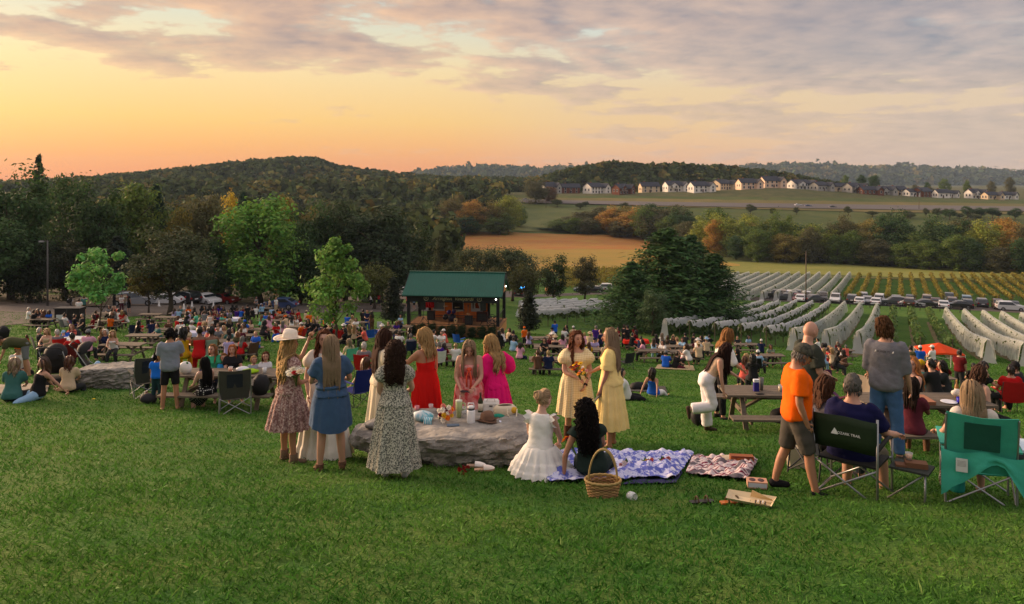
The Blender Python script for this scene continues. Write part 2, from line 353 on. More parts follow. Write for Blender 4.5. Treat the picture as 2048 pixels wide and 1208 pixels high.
# ------------------------------------------------------------------ hills and the wood on them
def ridge(name, prof, D, depth, m, tree_h, label):
    us = [p[0] for p in prof]; vs = [p[1] for p in prof]; b_ = MB(); n = 70; k = 10
    def hz_(u, s_):                       # s_ 0 front foot, 1 the ridge, 2 behind
        y = D + (s_ - 1) * depth; x = (u - CU) / F * D; top = (HZ - lin(u, us, vs)) / F * D - tree_h
        base = gz(x, y) - 2; e = math.sin(min(s_, 1) * math.pi / 2) ** 1.3 if s_ <= 1 else 1 - 0.3 * (s_ - 1)
        return Vector((x, y, base + (top - base) * e))
    for j in range(k + 1):
        for i in range(n + 1): b_.v.append(tuple(hz_(us[0] + (us[-1] - us[0]) * i / n, j / k * 1.4)))
    for j in range(k):
        for i in range(n):
            a = j * (n + 1) + i; b_.f.append((a, a + 1, a + n + 2, a + n + 1)); b_.mi.append(0)
    o = b_.build(name, m, None, True); o['kind'] = 'structure'; o['label'] = label; o['category'] = 'hill'
    return hz_, us
def leafcloud(specs, per, seed):
    """specs: (x, y, z, rx, rz, leaf); one mesh of loose leaf clumps, numpy"""
    rg = np.random.default_rng(seed); V = []
    for (x, y, z, rx, rz_, lf) in specs:
        d = rg.normal(size=(per, 3)); d /= np.linalg.norm(d, axis=1)[:, None]; d[:, 2] = np.abs(d[:, 2]) * 1.0 - 0.35 * rg.random(per)
        lump = 1 + 0.25 * np.sin(d[:, 0] * 5 + seed + x) * np.cos(d[:, 1] * 4 + y)
        p = d * (rg.random((per, 1)) ** 0.35) * lump[:, None] * np.array([rx, rx, rz_]) + np.array([x, y, z])
        nrm = d + rg.normal(size=(per, 3)) * 0.5; nrm /= np.linalg.norm(nrm, axis=1)[:, None]
        u = np.cross(nrm, rg.normal(size=(per, 3))); u /= np.linalg.norm(u, axis=1)[:, None]; w = np.cross(nrm, u)
        s_ = lf * (0.6 + 0.8 * rg.random((per, 1)))
        V.append(np.stack([p - u * s_ - w * s_ * 0.6, p + u * s_ * 0.3 - w * s_, p + u * s_ + w * s_ * 0.6, p - u * s_ * 0.4 + w * s_], 1))
    return np.concatenate(V).reshape(-1, 3)
def npmesh(name, V, k, mats, smooth=False):
    nf = len(V) // k; me = bpy.data.meshes.new(name); me.vertices.add(len(V)); me.vertices.foreach_set('co', V.astype(np.float32).ravel())
    me.loops.add(len(V)); me.loops.foreach_set('vertex_index', np.arange(len(V), dtype=np.int32)); me.polygons.add(nf)
    me.polygons.foreach_set('loop_start', np.arange(0, len(V), k, dtype=np.int32))
    for m in (mats if isinstance(mats, (list, tuple)) else [mats]): me.materials.append(m)
    me.update(calc_edges=True); return me
FAR = mat('far_leaf', (0.058, 0.078, 0.026), 0.9, var=0.55, scale=0.11, island=0.4, transl=0.2, spec=0.1)
FARB = mat('far_leaf_autumn', (0.15, 0.13, 0.035), 0.9, var=0.3, scale=0.11, island=0.4, transl=0.2, spec=0.1)
HILLM = mat('hill_ground', (0.035, 0.045, 0.018), 0.95, var=0.3, scale=0.05)
LH = [(90, 364), (150, 359), (240, 352), (320, 345), (380, 338), (420, 332), (470, 326), (520, 319), (560, 316), (600, 312), (625, 312), (660, 322), (700, 332), (750, 337), (790, 342), (850, 347), (900, 351), (1000, 352), (1100, 354)]
RH = [(1030, 376), (1060, 362), (1085, 347), (1120, 338), (1170, 328), (1215, 320), (1250, 321), (1290, 325), (1340, 322), (1400, 326), (1470, 331), (1530, 338), (1580, 346), (1620, 356), (1660, 368)]
FL = [(820, 349), (860, 343), (905, 337), (960, 333), (1010, 336), (1080, 339), (1130, 335), (1200, 337), (1300, 342)]
FR = [(1380, 342), (1450, 336), (1510, 333), (1560, 331), (1625, 328), (1665, 332), (1700, 338), (1760, 333), (1805, 332), (1850, 338), (1885, 342), (1910, 338), (1950, 341), (2000, 346), (2060, 349), (2250, 352)]
for nm, prof, D, dep, th, lab, nT, lf, sub in (('hill', LH, 900, 300, 9, 'broad wooded hill rising behind the dark tree belt', 1700, 2.7, 'far_wood'), ('hill', RH, 640, 60, 9, 'low wooded hill above the row of houses', 700, 2.0, 'hill_wood'), ('hill', FL, 2600, 400, 12, 'distant hazy ridge in the gap between hills', 380, 8, 'distant_wood'), ('hill', FR, 2900, 500, 12, 'long blue hazy ridge on the skyline', 900, 9, 'distant_wood')):
    hz_, us = ridge(nm, prof, D, dep, HILLM, th, lab); sp = []; sp2 = []
    for _ in range(nT):
        u = rnd.uniform(us[0], us[-1]); s_ = 1.05 - rnd.random() ** 1.0 * 1.0; p = hz_(u, s_); rr = (rnd.uniform(4.2, 7.0) if D < 2000 else rnd.uniform(14, 24)) * (0.8 if D < 700 else 1)
        hh = rr * rnd.uniform(0.9, 1.35); (sp2 if rnd.random() < 0.16 else sp).append((p.x, p.y, p.z + (th - hh * 1.2 if D < 2000 else 0), rr, hh, lf))
    for q, m_, l2 in ((sp, FAR, 'dense green wood covering the '), (sp2, FARB, 'yellowing trees scattered through the wood on the ')):
        o = link(sub, npmesh(sub, leafcloud(q, 52 if D < 2000 else 28, int(D)), 4, m_)); o['kind'] = 'stuff'; o['label'] = l2 + lab.split(' rising')[0].split(' above')[0].split(' in')[0].split(' on')[0]; o['category'] = 'wood'

sp = []; sp2 = []
for _ in range(620):
    u = rnd.uniform(60, 900); D = rnd.uniform(190, 640); x = (u - CU) / F * D; rr = rnd.uniform(4.0, 6.5); hh = rr * rnd.uniform(1.0, 1.4); z = gz(x, D); zt = -(lin(u, [60, 300, 600, 860, 900], [372, 385, 398, 400, 420]) + rnd.uniform(0, 26) - HZ) / F * D
    if zt < z + hh * .6: continue
    zc = max(z + hh * .4, min(zt - hh, z + hh * 1.6)); (sp2 if rnd.random() < .15 else sp).append((x, D, zc, rr, hh, 1.4)); sp.append((x, D, z + hh * .5, rr, hh, 1.5))
for _ in range(760):
    u = rnd.uniform(130, 1010); D = rnd.uniform(410, 760); x = (u - CU) / F * D; rr = rnd.uniform(4.5, 7); (sp2 if rnd.random() < .15 else sp).append((x, D, gz(x, D) + rr * .6, rr, rr * rnd.uniform(.9, 1.3), 1.7))
for q, m_, l2 in ((sp, FAR, 'dense green valley wood behind the dark belt of trees'), (sp2, FARB, 'yellowing tree tops in the valley wood behind the belt')):
    o = link('valley_wood', npmesh('valley_wood', leafcloud(q, 60, 77), 4, m_)); o['kind'] = 'stuff'; o['label'] = l2; o['category'] = 'wood'
# ================================================================== trees
LEAF = mat('leaf', oc=True, rough=0.7, island=0.42, transl=0.3, spec=0.2, var=0.3, scale=4.0)
NEED = mat('needle', oc=True, rough=0.8, island=0.4, transl=0.15, spec=0.15, var=0.3, scale=4.0)
BARK = mat('bark', (0.075, 0.058, 0.042), 0.95, var=0.4, scale=14, bump=0.6, stretch=(3, 3, 0.6))
def cards(P, N, size, rg, up=0.0, aspect=0.55):
    n = len(P); nr = N + rg.normal(size=(n, 3)) * 0.6; nr[:, 2] += up; nr /= np.linalg.norm(nr, axis=1)[:, None]
    u = np.cross(nr, rg.normal(size=(n, 3))); u /= np.linalg.norm(u, axis=1)[:, None] + 1e-9; w = np.cross(nr, u)
    s_ = (size * (0.55 + 0.9 * rg.random(n)))[:, None]
    return np.stack([P - u * s_, P - w * s_ * aspect, P + u * s_, P + w * s_ * aspect], 1).reshape(-1, 3)
def crown_mesh(kind, seed, n):
    rg = np.random.default_rng(seed); P = []; N = []
    if kind in ('round', 'oval', 'wide', 'sparse', 'young', 'full'):
        cz, rx, rz_, nb, br = {'round': (0.60, 0.36, 0.36, 46, 0.125), 'oval': (0.56, 0.24, 0.42, 46, 0.10), 'wide': (0.58, 0.46, 0.33, 52, 0.13), 'sparse': (0.63, 0.33, 0.33, 26, 0.085), 'young': (0.60, 0.22, 0.37, 40, 0.075), 'full': (0.50, 0.36, 0.46, 64, 0.125)}[kind]
        for b_ in range(nb):
            d = rg.normal(size=3); d /= np.linalg.norm(d); rr = (0.35 + 0.65 * rg.random() ** 0.6)
            c = d * np.array([rx, rx, rz_]) * rr * (0.82 + 0.3 * rg.random())
            if kind in ('round', 'wide', 'oval') and c[2] < 0: c[:2] *= 1.0 + 0.15 * c[2] / rz_
            if kind == 'young': c[:2] *= 1.15 - 0.75 * max(c[2] / rz_, -0.4)
            r_ = br * (0.6 + 0.8 * rg.random()); m = int(n / nb); q = rg.normal(size=(m, 3)); q /= np.linalg.norm(q, axis=1)[:, None]
            rad = rg.random((m, 1)) ** 0.45; rad = np.where(rg.random((m, 1)) < 0.12, rad * 1.35, rad)
            P.append(q * rad * r_ * np.array([1.1, 1.1, 0.8]) + c + np.array([0, 0, cz])); N.append(q * np.array([1, 1, 1.3]) + np.array([0, 0, 0.4]))
    else:                                   # cedar, spruce, magnolia: branches layered round a stem
        tiers = {'cedar': 38, 'spruce': 26, 'magnolia': 44}[kind]; base, pw, w0 = {'cedar': (0.05, 0.8, 0.34), 'spruce': (0.03, 1.0, 0.24), 'magnolia': (0.08, 0.62, 0.30)}[kind]
        nb = tiers * 7; m = n // nb
        for b_ in range(nb):
            t = (b_ + rg.random()) / nb; z = base + (0.98 - base) * t; L = w0 * (1 - t) ** pw * (0.6 + 0.55 * rg.random()) + 0.02
            a = rg.random() * 6.283; s_ = rg.random(m) ** 0.7; sag = (-0.10 if kind != 'magnolia' else 0.05) * (s_ ** 2) * L * 2 + 0.12 * s_ * L
            wid = (0.15 if kind == 'cedar' else 0.10) * (1 - 0.4 * s_) * (L * 2.2 + 0.06); off = rg.normal(size=(m, 3)) * wid[:, None] * np.array([0.55, 0.55, 0.45 if kind == 'cedar' else 0.32])
            p = np.stack([np.cos(a) * s_ * L, np.sin(a) * s_ * L, z + sag], 1) + off; P.append(p); N.append(np.tile([np.cos(a) * 0.5, np.sin(a) * 0.5, 0.9], (m, 1)))
    P = np.concatenate(P); N = np.concatenate(N)
    lf = {'round': 0.0155, 'oval': 0.0145, 'wide': 0.016, 'sparse': 0.021, 'young': 0.018, 'full': 0.0155, 'cedar': 0.016, 'spruce': 0.017, 'magnolia': 0.023}[kind]
    V = cards(P, N, lf, rg, 0.2, 0.6 if kind not in ('cedar', 'spruce') else 0.32)
    return npmesh('crown', V, 4, NEED if kind in ('cedar', 'spruce') else LEAF)
def trunk_mesh(kind, seed):
    rg = random.Random(seed); b_ = MB(); top = 0.9 if kind in ('cedar', 'spruce', 'magnolia', 'young') else 0.66; r0 = {'sparse': 0.012, 'young': 0.012, 'magnolia': 0.016}.get(kind, 0.026)
    pts = [(0, 0, -0.03)] + [(rg.gauss(0, 0.008) * k, rg.gauss(0, 0.008) * k, top * k / 6) for k in range(1, 7)]
    b_.tube(pts, [r0 * 1.5] + [r0 * (1 - 0.85 * k / 6) for k in range(1, 7)], 8)
    if kind not in ('cedar', 'spruce'):
        for k in range(11):
            z = 0.2 + 0.4 * k / 11; a = k * 2.4 + rg.random(); L = rg.uniform(0.14, 0.28) * (0.6 if kind in ('young', 'oval', 'magnolia') else 1); q = Vector((0, 0, z)); q2 = q + Vector((math.cos(a) * L * 0.5, math.sin(a) * L * 0.5, L * 0.55)); q3 = q2 + Vector((math.cos(a) * L * 0.5, math.sin(a) * L * 0.5, L * 0.4))
            b_.tube([q, q2, q3], [r0 * 0.42, r0 * 0.28, r0 * 0.06], 6)
    return b_.mesh('trunk', BARK, True)
PROT = {}
def proto(kind, k):
    if (kind, k) not in PROT:
        n = {'round': 9000, 'wide': 10000, 'oval': 7000, 'sparse': 3600, 'young': 5200, 'full': 11000, 'cedar': 13000, 'spruce': 6000, 'magnolia': 9000}[kind]
        PROT[(kind, k)] = (crown_mesh(kind, 11 * k + len(kind) * 7 + ord(kind[0]), n), trunk_mesh(kind, k * 5 + 3))
    return PROT[(kind, k)]
ntree = [0]
def tree(name, pos, h, w, kind, col, label, group=None, var=None, lean=0.0):
    cw = {'round': 0.80, 'wide': 1.02, 'oval': 0.56, 'sparse': 0.74, 'young': 0.56, 'full': 0.80, 'cedar': 0.66, 'spruce': 0.46, 'magnolia': 0.58}[kind]
    ntree[0] += 1; k = var if var is not None else ntree[0] % 3; c, t = proto(kind, k); s_ = w / cw
    e = empty(name, pos, rnd.uniform(0, 6.28)); e.scale = (s_, s_, h)
    if lean: e.rotation_euler = (0, lean, 0)
    link('crown', c, e, None, 0, tuple(q * 1.42 for q in col)); link('trunk', t, e); tag(e, label, 'tree', group); return e
def tree_px(name, u, y, vtop, wpx, kind, col, label, group=None, base=None, **kw):
    """by depth y (or by its foot pixel 'base'), top row and width in pixels"""
    p = at(u, base) if base else Vector(((u - CU) / F * y, y, gz((u - CU) / F * y, y)))
    h = (HZ - vtop) / F * p.y - p.z; return tree(name, p, h, wpx / F * p.y, kind, col, label, group, **kw)
DK, OL, BR, YL, YG, TE = (0.036, 0.070, 0.022), (0.075, 0.115, 0.024), (0.088, 0.185, 0.030), (0.34, 0.25, 0.026), (0.17, 0.195, 0.032), (0.024, 0.050, 0.028)
BN = (0.085, 0.085, 0.036); BG = (0.10, 0.24, 0.06); OR = (0.27, 0.160, 0.034)
BELT = 'trees of the dark belt behind the car park'
for a in ((-70, 98, 318, 210, 'wide', DK, 'tall dark tree at the end of the belt, dense crown'), (22, 92, 326, 190, 'round', DK, 'tall dark tree standing over the lamp post'), (78, 118, 306, 86, 'spruce', TE, 'spruce with a ragged spire poking above the dark belt'),
    (132, 112, 346, 130, 'full', (.04, .075, .022), 'dark green tree beside the ragged spruce'), (190, 108, 352, 130, 'full', (.036, .066, .02), 'dark tree between the ragged spruce and the olive oak'), (258, 116, 360, 165, 'round', OL, 'olive green rounded oak in the dark belt'), (312, 122, 364, 100, 'cedar', TE, 'blackish cedar behind the olive oak'),
    (352, 112, 402, 70, 'oval', (0.12, 0.10, 0.02), 'thin tree with yellow-orange tips in the dark belt'), (412, 118, 384, 120, 'round', BN, 'brownish olive tree behind the parked cars'), (461, 126, 377, 48, 'oval', YL, 'small bright yellow tree top above the dark belt'), (486, 120, 382, 80, 'cedar', TE, 'narrow dark cedar beside the bright yellow tree top'),
    (520, 104, 388, 205, 'round', BR, 'big bright green full-crowned tree by the red car'), (566, 122, 386, 80, 'round', (0.14, 0.12, 0.02), 'yellowing tree behind the big bright green tree'), (622, 118, 398, 120, 'round', DK, 'dark tree next to the yellowing tree'), (690, 122, 392, 150, 'round', (0.032, 0.05, 0.02), 'broad dark tree in the middle of the belt'),
    (762, 118, 408, 175, 'wide', (0.028, 0.045, 0.02), 'broad blackish green oak behind the lit street lamp'), (826, 124, 436, 90, 'oval', (0.035, 0.055, 0.02), 'slim dark tree at the thin end of the belt'), (-10, 84, 420, 140, 'oval', DK, 'low dark tree near the lamp post'),
    (235, 100, 470, 120, 'cedar', (0.022, 0.034, 0.02), 'low black-green cedar behind the feathery sapling'), (130, 96, 470, 130, 'round', (0.022, 0.03, 0.014), 'low dark bush tree behind the lamp post'), (600, 108, 470, 110, 'round', DK, 'dark understorey tree beside the big bright green tree'), (430, 104, 470, 110, 'round', DK, 'dark understorey tree behind the row of white cones'), (60, 88, 480, 120, 'round', (0.02, 0.028, 0.014), 'dark undergrowth tree beside the lamp pole')):
    tree_px('belt_tree', a[0], a[1], a[2], a[3], 'full' if a[4] in ('round', 'wide') else a[4], a[5], a[6], BELT)
tree_px('shade_tree', 340, 0, 458, 172, 'round', (0.048, 0.062, 0.028), 'dark brownish tree with a bare trunk among the empty tables', None, 631)
tree_px('sapling', 201, 0, 478, 128, 'sparse', BG, 'feathery pale green sapling among the tables by the lane', None, 662)
tree_px('maple_sapling', 297, 0, 513, 78, 'young', (0.13, 0.115, 0.03), 'small maple with green and orange-red leaves near the empty tables', None, 629)
tree_px('young_maple', 672, 0, 461, 118, 'young', (0.095, 0.185, 0.035), 'upright light green young maple behind the woman in white', None, 694)
tree_px('small_tree', 748, 0, 524, 92, 'round', (0.075, 0.085, 0.022), 'small tree with a yellow tipped crown by the open white hatchback', None, 618)
tree_px('magnolia', 785, 0, 553, 50, 'magnolia', (0.022, 0.030, 0.018), 'dark narrow magnolia in front of the stage steps', None, 648)
tree_px('magnolia', 1058, 0, 580, 46, 'magnolia', (0.022, 0.032, 0.018), 'dark magnolia by the net covered vine rows', None, 668)
for a in ((884, 130, 463, 90, 'cedar', (0.05, 0.062, 0.028), 'grey green cedar rising behind the stage roof'), (955, 138, 482, 100, 'wide', (0.055, 0.07, 0.032), 'spreading open oak behind the stage'), (1025, 140, 486, 110, 'wide', (0.05, 0.068, 0.03), 'spreading oak behind the flashing blue light'), (1052, 118, 520, 70, 'round', (0.055, 0.06, 0.02), 'dull green tree by the lane behind the stage'),
    (1108, 130, 502, 62, 'oval', (0.035, 0.055, 0.02), 'oval dark tree beside the hay bale'), (1170, 132, 504, 52, 'oval', (0.06, 0.06, 0.028), 'oval brown-green tree by the yellow vines'), (905, 126, 520, 60, 'round', (0.05, 0.06, 0.025), 'small tree tucked behind the stage roof ridge'), (985, 128, 530, 60, 'round', (0.055, 0.058, 0.022), 'small yellowing tree at the end of the stage roof')):
    tree_px('garden_tree', *a[:7], 'trees behind the stage')
for k, a in enumerate(((1332, 0, 455, 300, 657), (1262, 0, 522, 190, 662), (1428, 0, 505, 200, 660), (1380, 0, 468, 220, 652))):
    tree_px('cedar_tree', a[0], 0, a[2], a[3], 'cedar', ((0.034, 0.076, 0.022), (0.036, 0.08, 0.024), (0.03, 0.068, 0.02), (0.028, 0.062, 0.02))[k], ('tallest cedar of the big dark clump beside the vine rows', 'broad low cedar of the big clump, standing beside the net covered vines', 'cedar of the big clump nearest the row of cars', 'cedar standing behind the tallest one in the big clump')[k], 'cedars of the big clump', a[4], var=k % 3)
tree_px('sapling', 1306, 0, 578, 62, 'oval', (0.055, 0.09, 0.04), 'grey-green oval young tree in front of the big cedars', None, 672)
# valley trees
for k, (u, v, t, w, c) in enumerate(((868, 458, 402, 60, OL), (905, 462, 395, 70, (0.10, 0.085, 0.025)), (945, 466, 398, 66, OR), (985, 466, 400, 70, (0.12, 0.10, 0.022)), (1016, 464, 388, 60, YG), (930, 470, 430, 70, DK), (1000, 470, 425, 70, OL), (860, 470, 440, 60, OL), (1038, 455, 410, 40, OL), (1072, 408, 352, 52, BN), (1098, 404, 372, 34, (0.11, 0.06, 0.03)))):
    tree_px('valley_tree', u, 0, t, w, 'full', c, ('dark green tree', 'olive green tree', 'rusty autumn tree', 'yellow-green tree', 'brownish tree')[(DK, OL, OR, YG, BN).index(c) if c in (DK, OL, OR, YG, BN) else 4] + ' of the clump beside the rust coloured field', 'trees of the clump beside the rust field', v)
CL = 'trees of the creek line across the valley'; NAMEC = ((DK, 'dark green'), (OL, 'olive green'), (BN, 'grey brown'), (OR, 'rusty orange'), (YG, 'yellow-green'), ((0.16, 0.135, 0.034), 'bronze'))
for i in range(64):
    t = i / 63; u = 1110 + 1000 * t + rnd.uniform(-10, 10); row = i % 3
    vb = lin(u, [1100, 1200, 1300, 1400, 1500, 1700, 1850, 2048, 2120], [466, 470, 482, 508, 524, 530, 540, 549, 552]) - (12, 5, 0)[row]
    if row == 2: vt = vb - rnd.uniform(48, 78)
    else: vt = lin(u, [1100, 1200, 1300, 1420, 1500, 1600, 1700, 1800, 1850, 1900, 1960, 2048, 2120], [436, 414, 412, 420, 418, 428, 430, 420, 452, 428, 440, 436, 436]) + rnd.uniform(-8, 22)
    if u < 1290 and row == 2: vt = vb - 34
    c, cn = NAMEC[rnd.choices(range(6), (4, 3, 2, 2, 3, 3))[0]] if u > 1400 else NAMEC[rnd.choices(range(6), (6, 3, 2, 1, 1, 1))[0]]
    tree_px('creek_tree', u, 0, vt, rnd.uniform(62, 104) * (0.7 if row == 2 else 1), 'full', c, cn + (' bushy tree at the foot of the creek line' if row == 2 else ' tree in the creek line across the valley'), CL + (', low row' if row == 2 else ''), vb)
for i in range(46):                       # scattered shrubs along the highway and between the houses
    hi = i < 20; u = rnd.uniform(1090, 2040); vb = (lin(u, [1080, 1400, 2050], [408, 424, 434]) + rnd.uniform(0, 8)) if hi else rnd.uniform(1600, 2048)
    if hi: tree_px('shrub', u, 0, vb - rnd.uniform(9, 22), rnd.uniform(12, 26), 'round', (0.05, 0.062, 0.022), 'small dark shrub on the bank of the highway', 'shrubs on the highway bank', vb)
    else:
        u = rnd.uniform(1620, 2090) if i % 3 else rnd.uniform(1080, 1600); D = rnd.uniform(530, 680); tree_px('garden_tree', u, D, lin(u, [1600, 2050], [358, 364]) + rnd.uniform(-12, 14), rnd.uniform(15, 30), 'full', rnd.choice((DK, OL, BN)), 'tree standing among the houses of the far estate', 'trees among the far houses')
for (u, vb) in ((1935, 436), (1962, 437), (1985, 437), (2030, 440), (1900, 440)): tree_px('shrub', u, 0, vb - 24, 26, 'round', DK, 'dark round bush at the end of the highway strip', 'round bushes at the end of the highway', vb)

# ------------------------------------------------------------------ lawn blades
def blades(n, y0, y1, hgt, seed):
    rg = np.random.default_rng(seed); q = 0.72; y = (y0**q + rg.random(n) * (y1**q - y0**q)) ** (1 / q); x = (rg.random(n) * 2 - 1) * 0.72 * y
    cl = np.array([mnoise.noise((a * 0.9, b * 0.9, 0)) for a, b in zip(x, y)]); c2 = np.array([mnoise.noise((a * 0.25, b * 0.25, 5)) for a, b in zip(x, y)])
    z = np.array([gz(a, b) for a, b in zip(x, y)]) - 0.004; h = hgt * (0.65 + 0.6 * rg.random(n)) * (1 + 0.35 * cl + 0.2 * c2) * (1 + y * 0.006); a = rg.random(n) * 6.283; w = (0.0019 + 0.0006 * y) * (0.6 + 0.8 * rg.random(n))
    ln = rg.normal(size=(n, 2)) * 0.7; dx_, dy_ = np.cos(a) * w, np.sin(a) * w; b = np.stack([x, y, z], 1); sd = np.stack([dx_, dy_, 0 * x], 1)
    m = b + np.stack([ln[:, 0] * h * 0.35, ln[:, 1] * h * 0.35, h * 0.62], 1); t = b + np.stack([ln[:, 0] * h, ln[:, 1] * h, h], 1)
    return np.stack([b - sd, b + sd, m + sd * 0.7, t], 1).reshape(-1, 3)
BLM = bpy.data.materials.new('grass_blade'); BLM.use_nodes = True; t = BLM.node_tree; b = t.nodes['Principled BSDF']
gm = nn(t, 'ShaderNodeNewGeometry'); ps = gm.outputs['Position']
na = nn(t, 'ShaderNodeTexNoise', ins={0: ps, 'Scale': 0.35, 'Detail': 4.0}); nb_ = nn(t, 'ShaderNodeTexNoise', ins={0: ps, 'Scale': 1.6, 'Detail': 3.0})
c = mixc(t, ramp(t, na.outputs[0], [(0.36, 0), (0.66, 1)]), (0.044, 0.148, 0.022), (0.090, 0.210, 0.032)); c = mixc(t, ramp(t, nb_.outputs[0], [(0.55, 0), (0.82, 0.4)]), c, (0.12, 0.19, 0.04))
c = mixc(t, ramp(t, gm.outputs['Random Per Island'], [(0.0, 0.0), (0.98, 0.0), (0.985, 0.4), (1.0, 0.5)]), c, (0.16, 0.19, 0.07))
hs = nn(t, 'ShaderNodeHueSaturation', ins={4: c}); t.links.new(mth(t, 'MULTIPLY_ADD', gm.outputs['Random Per Island'], 0.6, 0.7), hs.inputs['Value'])
t.links.new(hs.outputs[0], b.inputs['Base Color']); b.inputs['Roughness'].default_value = 0.7; b.inputs['Specular IOR Level'].default_value = 0.12
tr = nn(t, 'ShaderNodeBsdfTranslucent', ins={0: hs.outputs[0]}); mx = nn(t, 'ShaderNodeMixShader', ins={0: 0.3, 1: b.outputs[0], 2: tr.outputs[0]}); t.links.new(mx.outputs[0], t.nodes['Material Output'].inputs[0])
o = link('grass', npmesh('grass', blades(310000, 3.6, 70, 0.040, 5), 4, BLM)); o['kind'] = 'stuff'; o['label'] = 'short green lawn grass on the picnic slope'; o['category'] = 'grass'
# ================================================================== people: one continuous body, clothes and hair as its parts
SKIN = mat('skin', oc=True, rough=0.5, spec=0.35, attr='tint', var=0.07, scale=9)
CLOTH = mat('cloth', oc=True, rough=0.9, spec=0.15, var=0.10, scale=5, bump=0.35, bscale=14)
HAIRM = mat('hair', oc=True, rough=0.42, spec=0.45, island=0.35)
def pat(name, kind, c1, c2, c3=None, sc=20.0, rough=0.9):
    """printed or woven cloth"""
    if name in MATS: return MATS[name]
    m = bpy.data.materials.new(name); m.use_nodes = True; t = m.node_tree; b = t.nodes['Principled BSDF']; b.inputs['Roughness'].default_value = rough; b.inputs['Specular IOR Level'].default_value = 0.15
    co = nn(t, 'ShaderNodeTexCoord').outputs['Object']; sp_ = nn(t, 'ShaderNodeSeparateXYZ', ins={0: co})
    if kind == 'floral':
        v = nn(t, 'ShaderNodeTexVoronoi', ins={0: co, 'Scale': sc}); n1_ = nn(t, 'ShaderNodeTexNoise', ins={0: co, 'Scale': sc * 1.3, 'Detail': 4.0, 'Roughness': 0.7})
        c = mixc(t, ramp(t, n1_.outputs[0], [(0.47, 0), (0.53, 1)]), c1, c2); c = mixc(t, ramp(t, v.outputs['Distance'], [(0.2, 1), (0.3, 0)]), c, c3 or c2)
    elif kind == 'dots':
        q = []
        for k in range(3):
            f_ = mth(t, 'FRACT', mth(t, 'MULTIPLY', sp_.outputs[k], sc)); q.append(mth(t, 'POWER', mth(t, 'SUBTRACT', f_, 0.5), 2.0))
        d = mth(t, 'ADD', mth(t, 'ADD', q[0], q[1]), q[2]); c = mixc(t, ramp(t, d, [(0.07, 1), (0.09, 0)]), c1, c2)
    elif kind == 'check':
        g_ = nn(t, 'ShaderNodeTexNoise', ins={0: co, 'Scale': 30.0}); q = [mth(t, 'GREATER_THAN', mth(t, 'SINE', mth(t, 'MULTIPLY', sp_.outputs[k], sc)), 0.1) for k in (0, 2)]
        c = mixc(t, mth(t, 'MULTIPLY', mth(t, 'ADD', q[0], q[1]), 0.5), c1, c2)
    elif kind == 'stripe':
        d = mth(t, 'SINE', mth(t, 'MULTIPLY', sp_.outputs[1], sc)); n1_ = nn(t, 'ShaderNodeTexNoise', ins={0: co, 'Scale': 7.0}); c = mixc(t, ramp(t, mth(t, 'MULTIPLY_ADD', d, 0.5, 0.5), [(0.35, 0), (0.45, 1), (0.8, 1), (0.85, 0)]), c1, c2)
        if c3: c = mixc(t, ramp(t, mth(t, 'SINE', mth(t, 'MULTIPLY', sp_.outputs[1], sc * 0.43)), [(0.5, 0), (0.6, 1)]), c, c3)
    else:                                  # dye: soft blotches
        n1_ = nn(t, 'ShaderNodeTexNoise', ins={0: co, 'Scale': sc, 'Detail': 2.0, 'Distortion': 1.0}); c = mixc(t, ramp(t, n1_.outputs[0], [(0.36, 0), (0.62, 1)]), c1, c2)
        if c3: n2_ = nn(t, 'ShaderNodeTexNoise', ins={0: co, 'Scale': sc * 1.7, 'Detail': 2.0}); c = mixc(t, ramp(t, n2_.outputs[0], [(0.5, 0), (0.66, 1)]), c, c3)
    t.links.new(c, b.inputs['Base Color']); e = nn(t, 'ShaderNodeTexNoise', ins={0: co, 'Scale': 16.0, 'Detail': 3.0}); bm = nn(t, 'ShaderNodeBump', ins={'Strength': 0.3, 'Distance': 0.02, 'Height': e.outputs[0]}); t.links.new(bm.outputs[0], b.inputs['Normal'])
    MATS[name] = m; return m
def dirv(flex, abd, s):
    f, a = R(flex), R(abd); return Vector((s * math.sin(a), math.cos(a) * math.sin(f), -math.cos(a) * math.cos(f)))
TF = [(-.11, .10, .085, 0), (-.05, .160, .118, -.012), (.02, .165, .118, -.014), (.10, .140, .10, 0), (.19, .118, .088, .005), (.28, .130, .098, .01), (.34, .140, .113, .02), (.40, .146, .095, .005), (.445, .128, .072, -.005), (.48, .072, .056, -.01), (.52, .05, .05, 0), (.60, .048, .05, .012)]
TM = [(-.11, .11, .09, 0), (-.05, .158, .12, 0), (.02, .162, .12, 0), (.10, .156, .112, .008), (.19, .155, .112, .012), (.28, .165, .118, .01), (.34, .176, .124, .01), (.40, .182, .105, 0), (.445, .155, .08, -.005), (.48, .085, .064, -.01), (.52, .062, .06, 0), (.60, .06, .06, .012)]
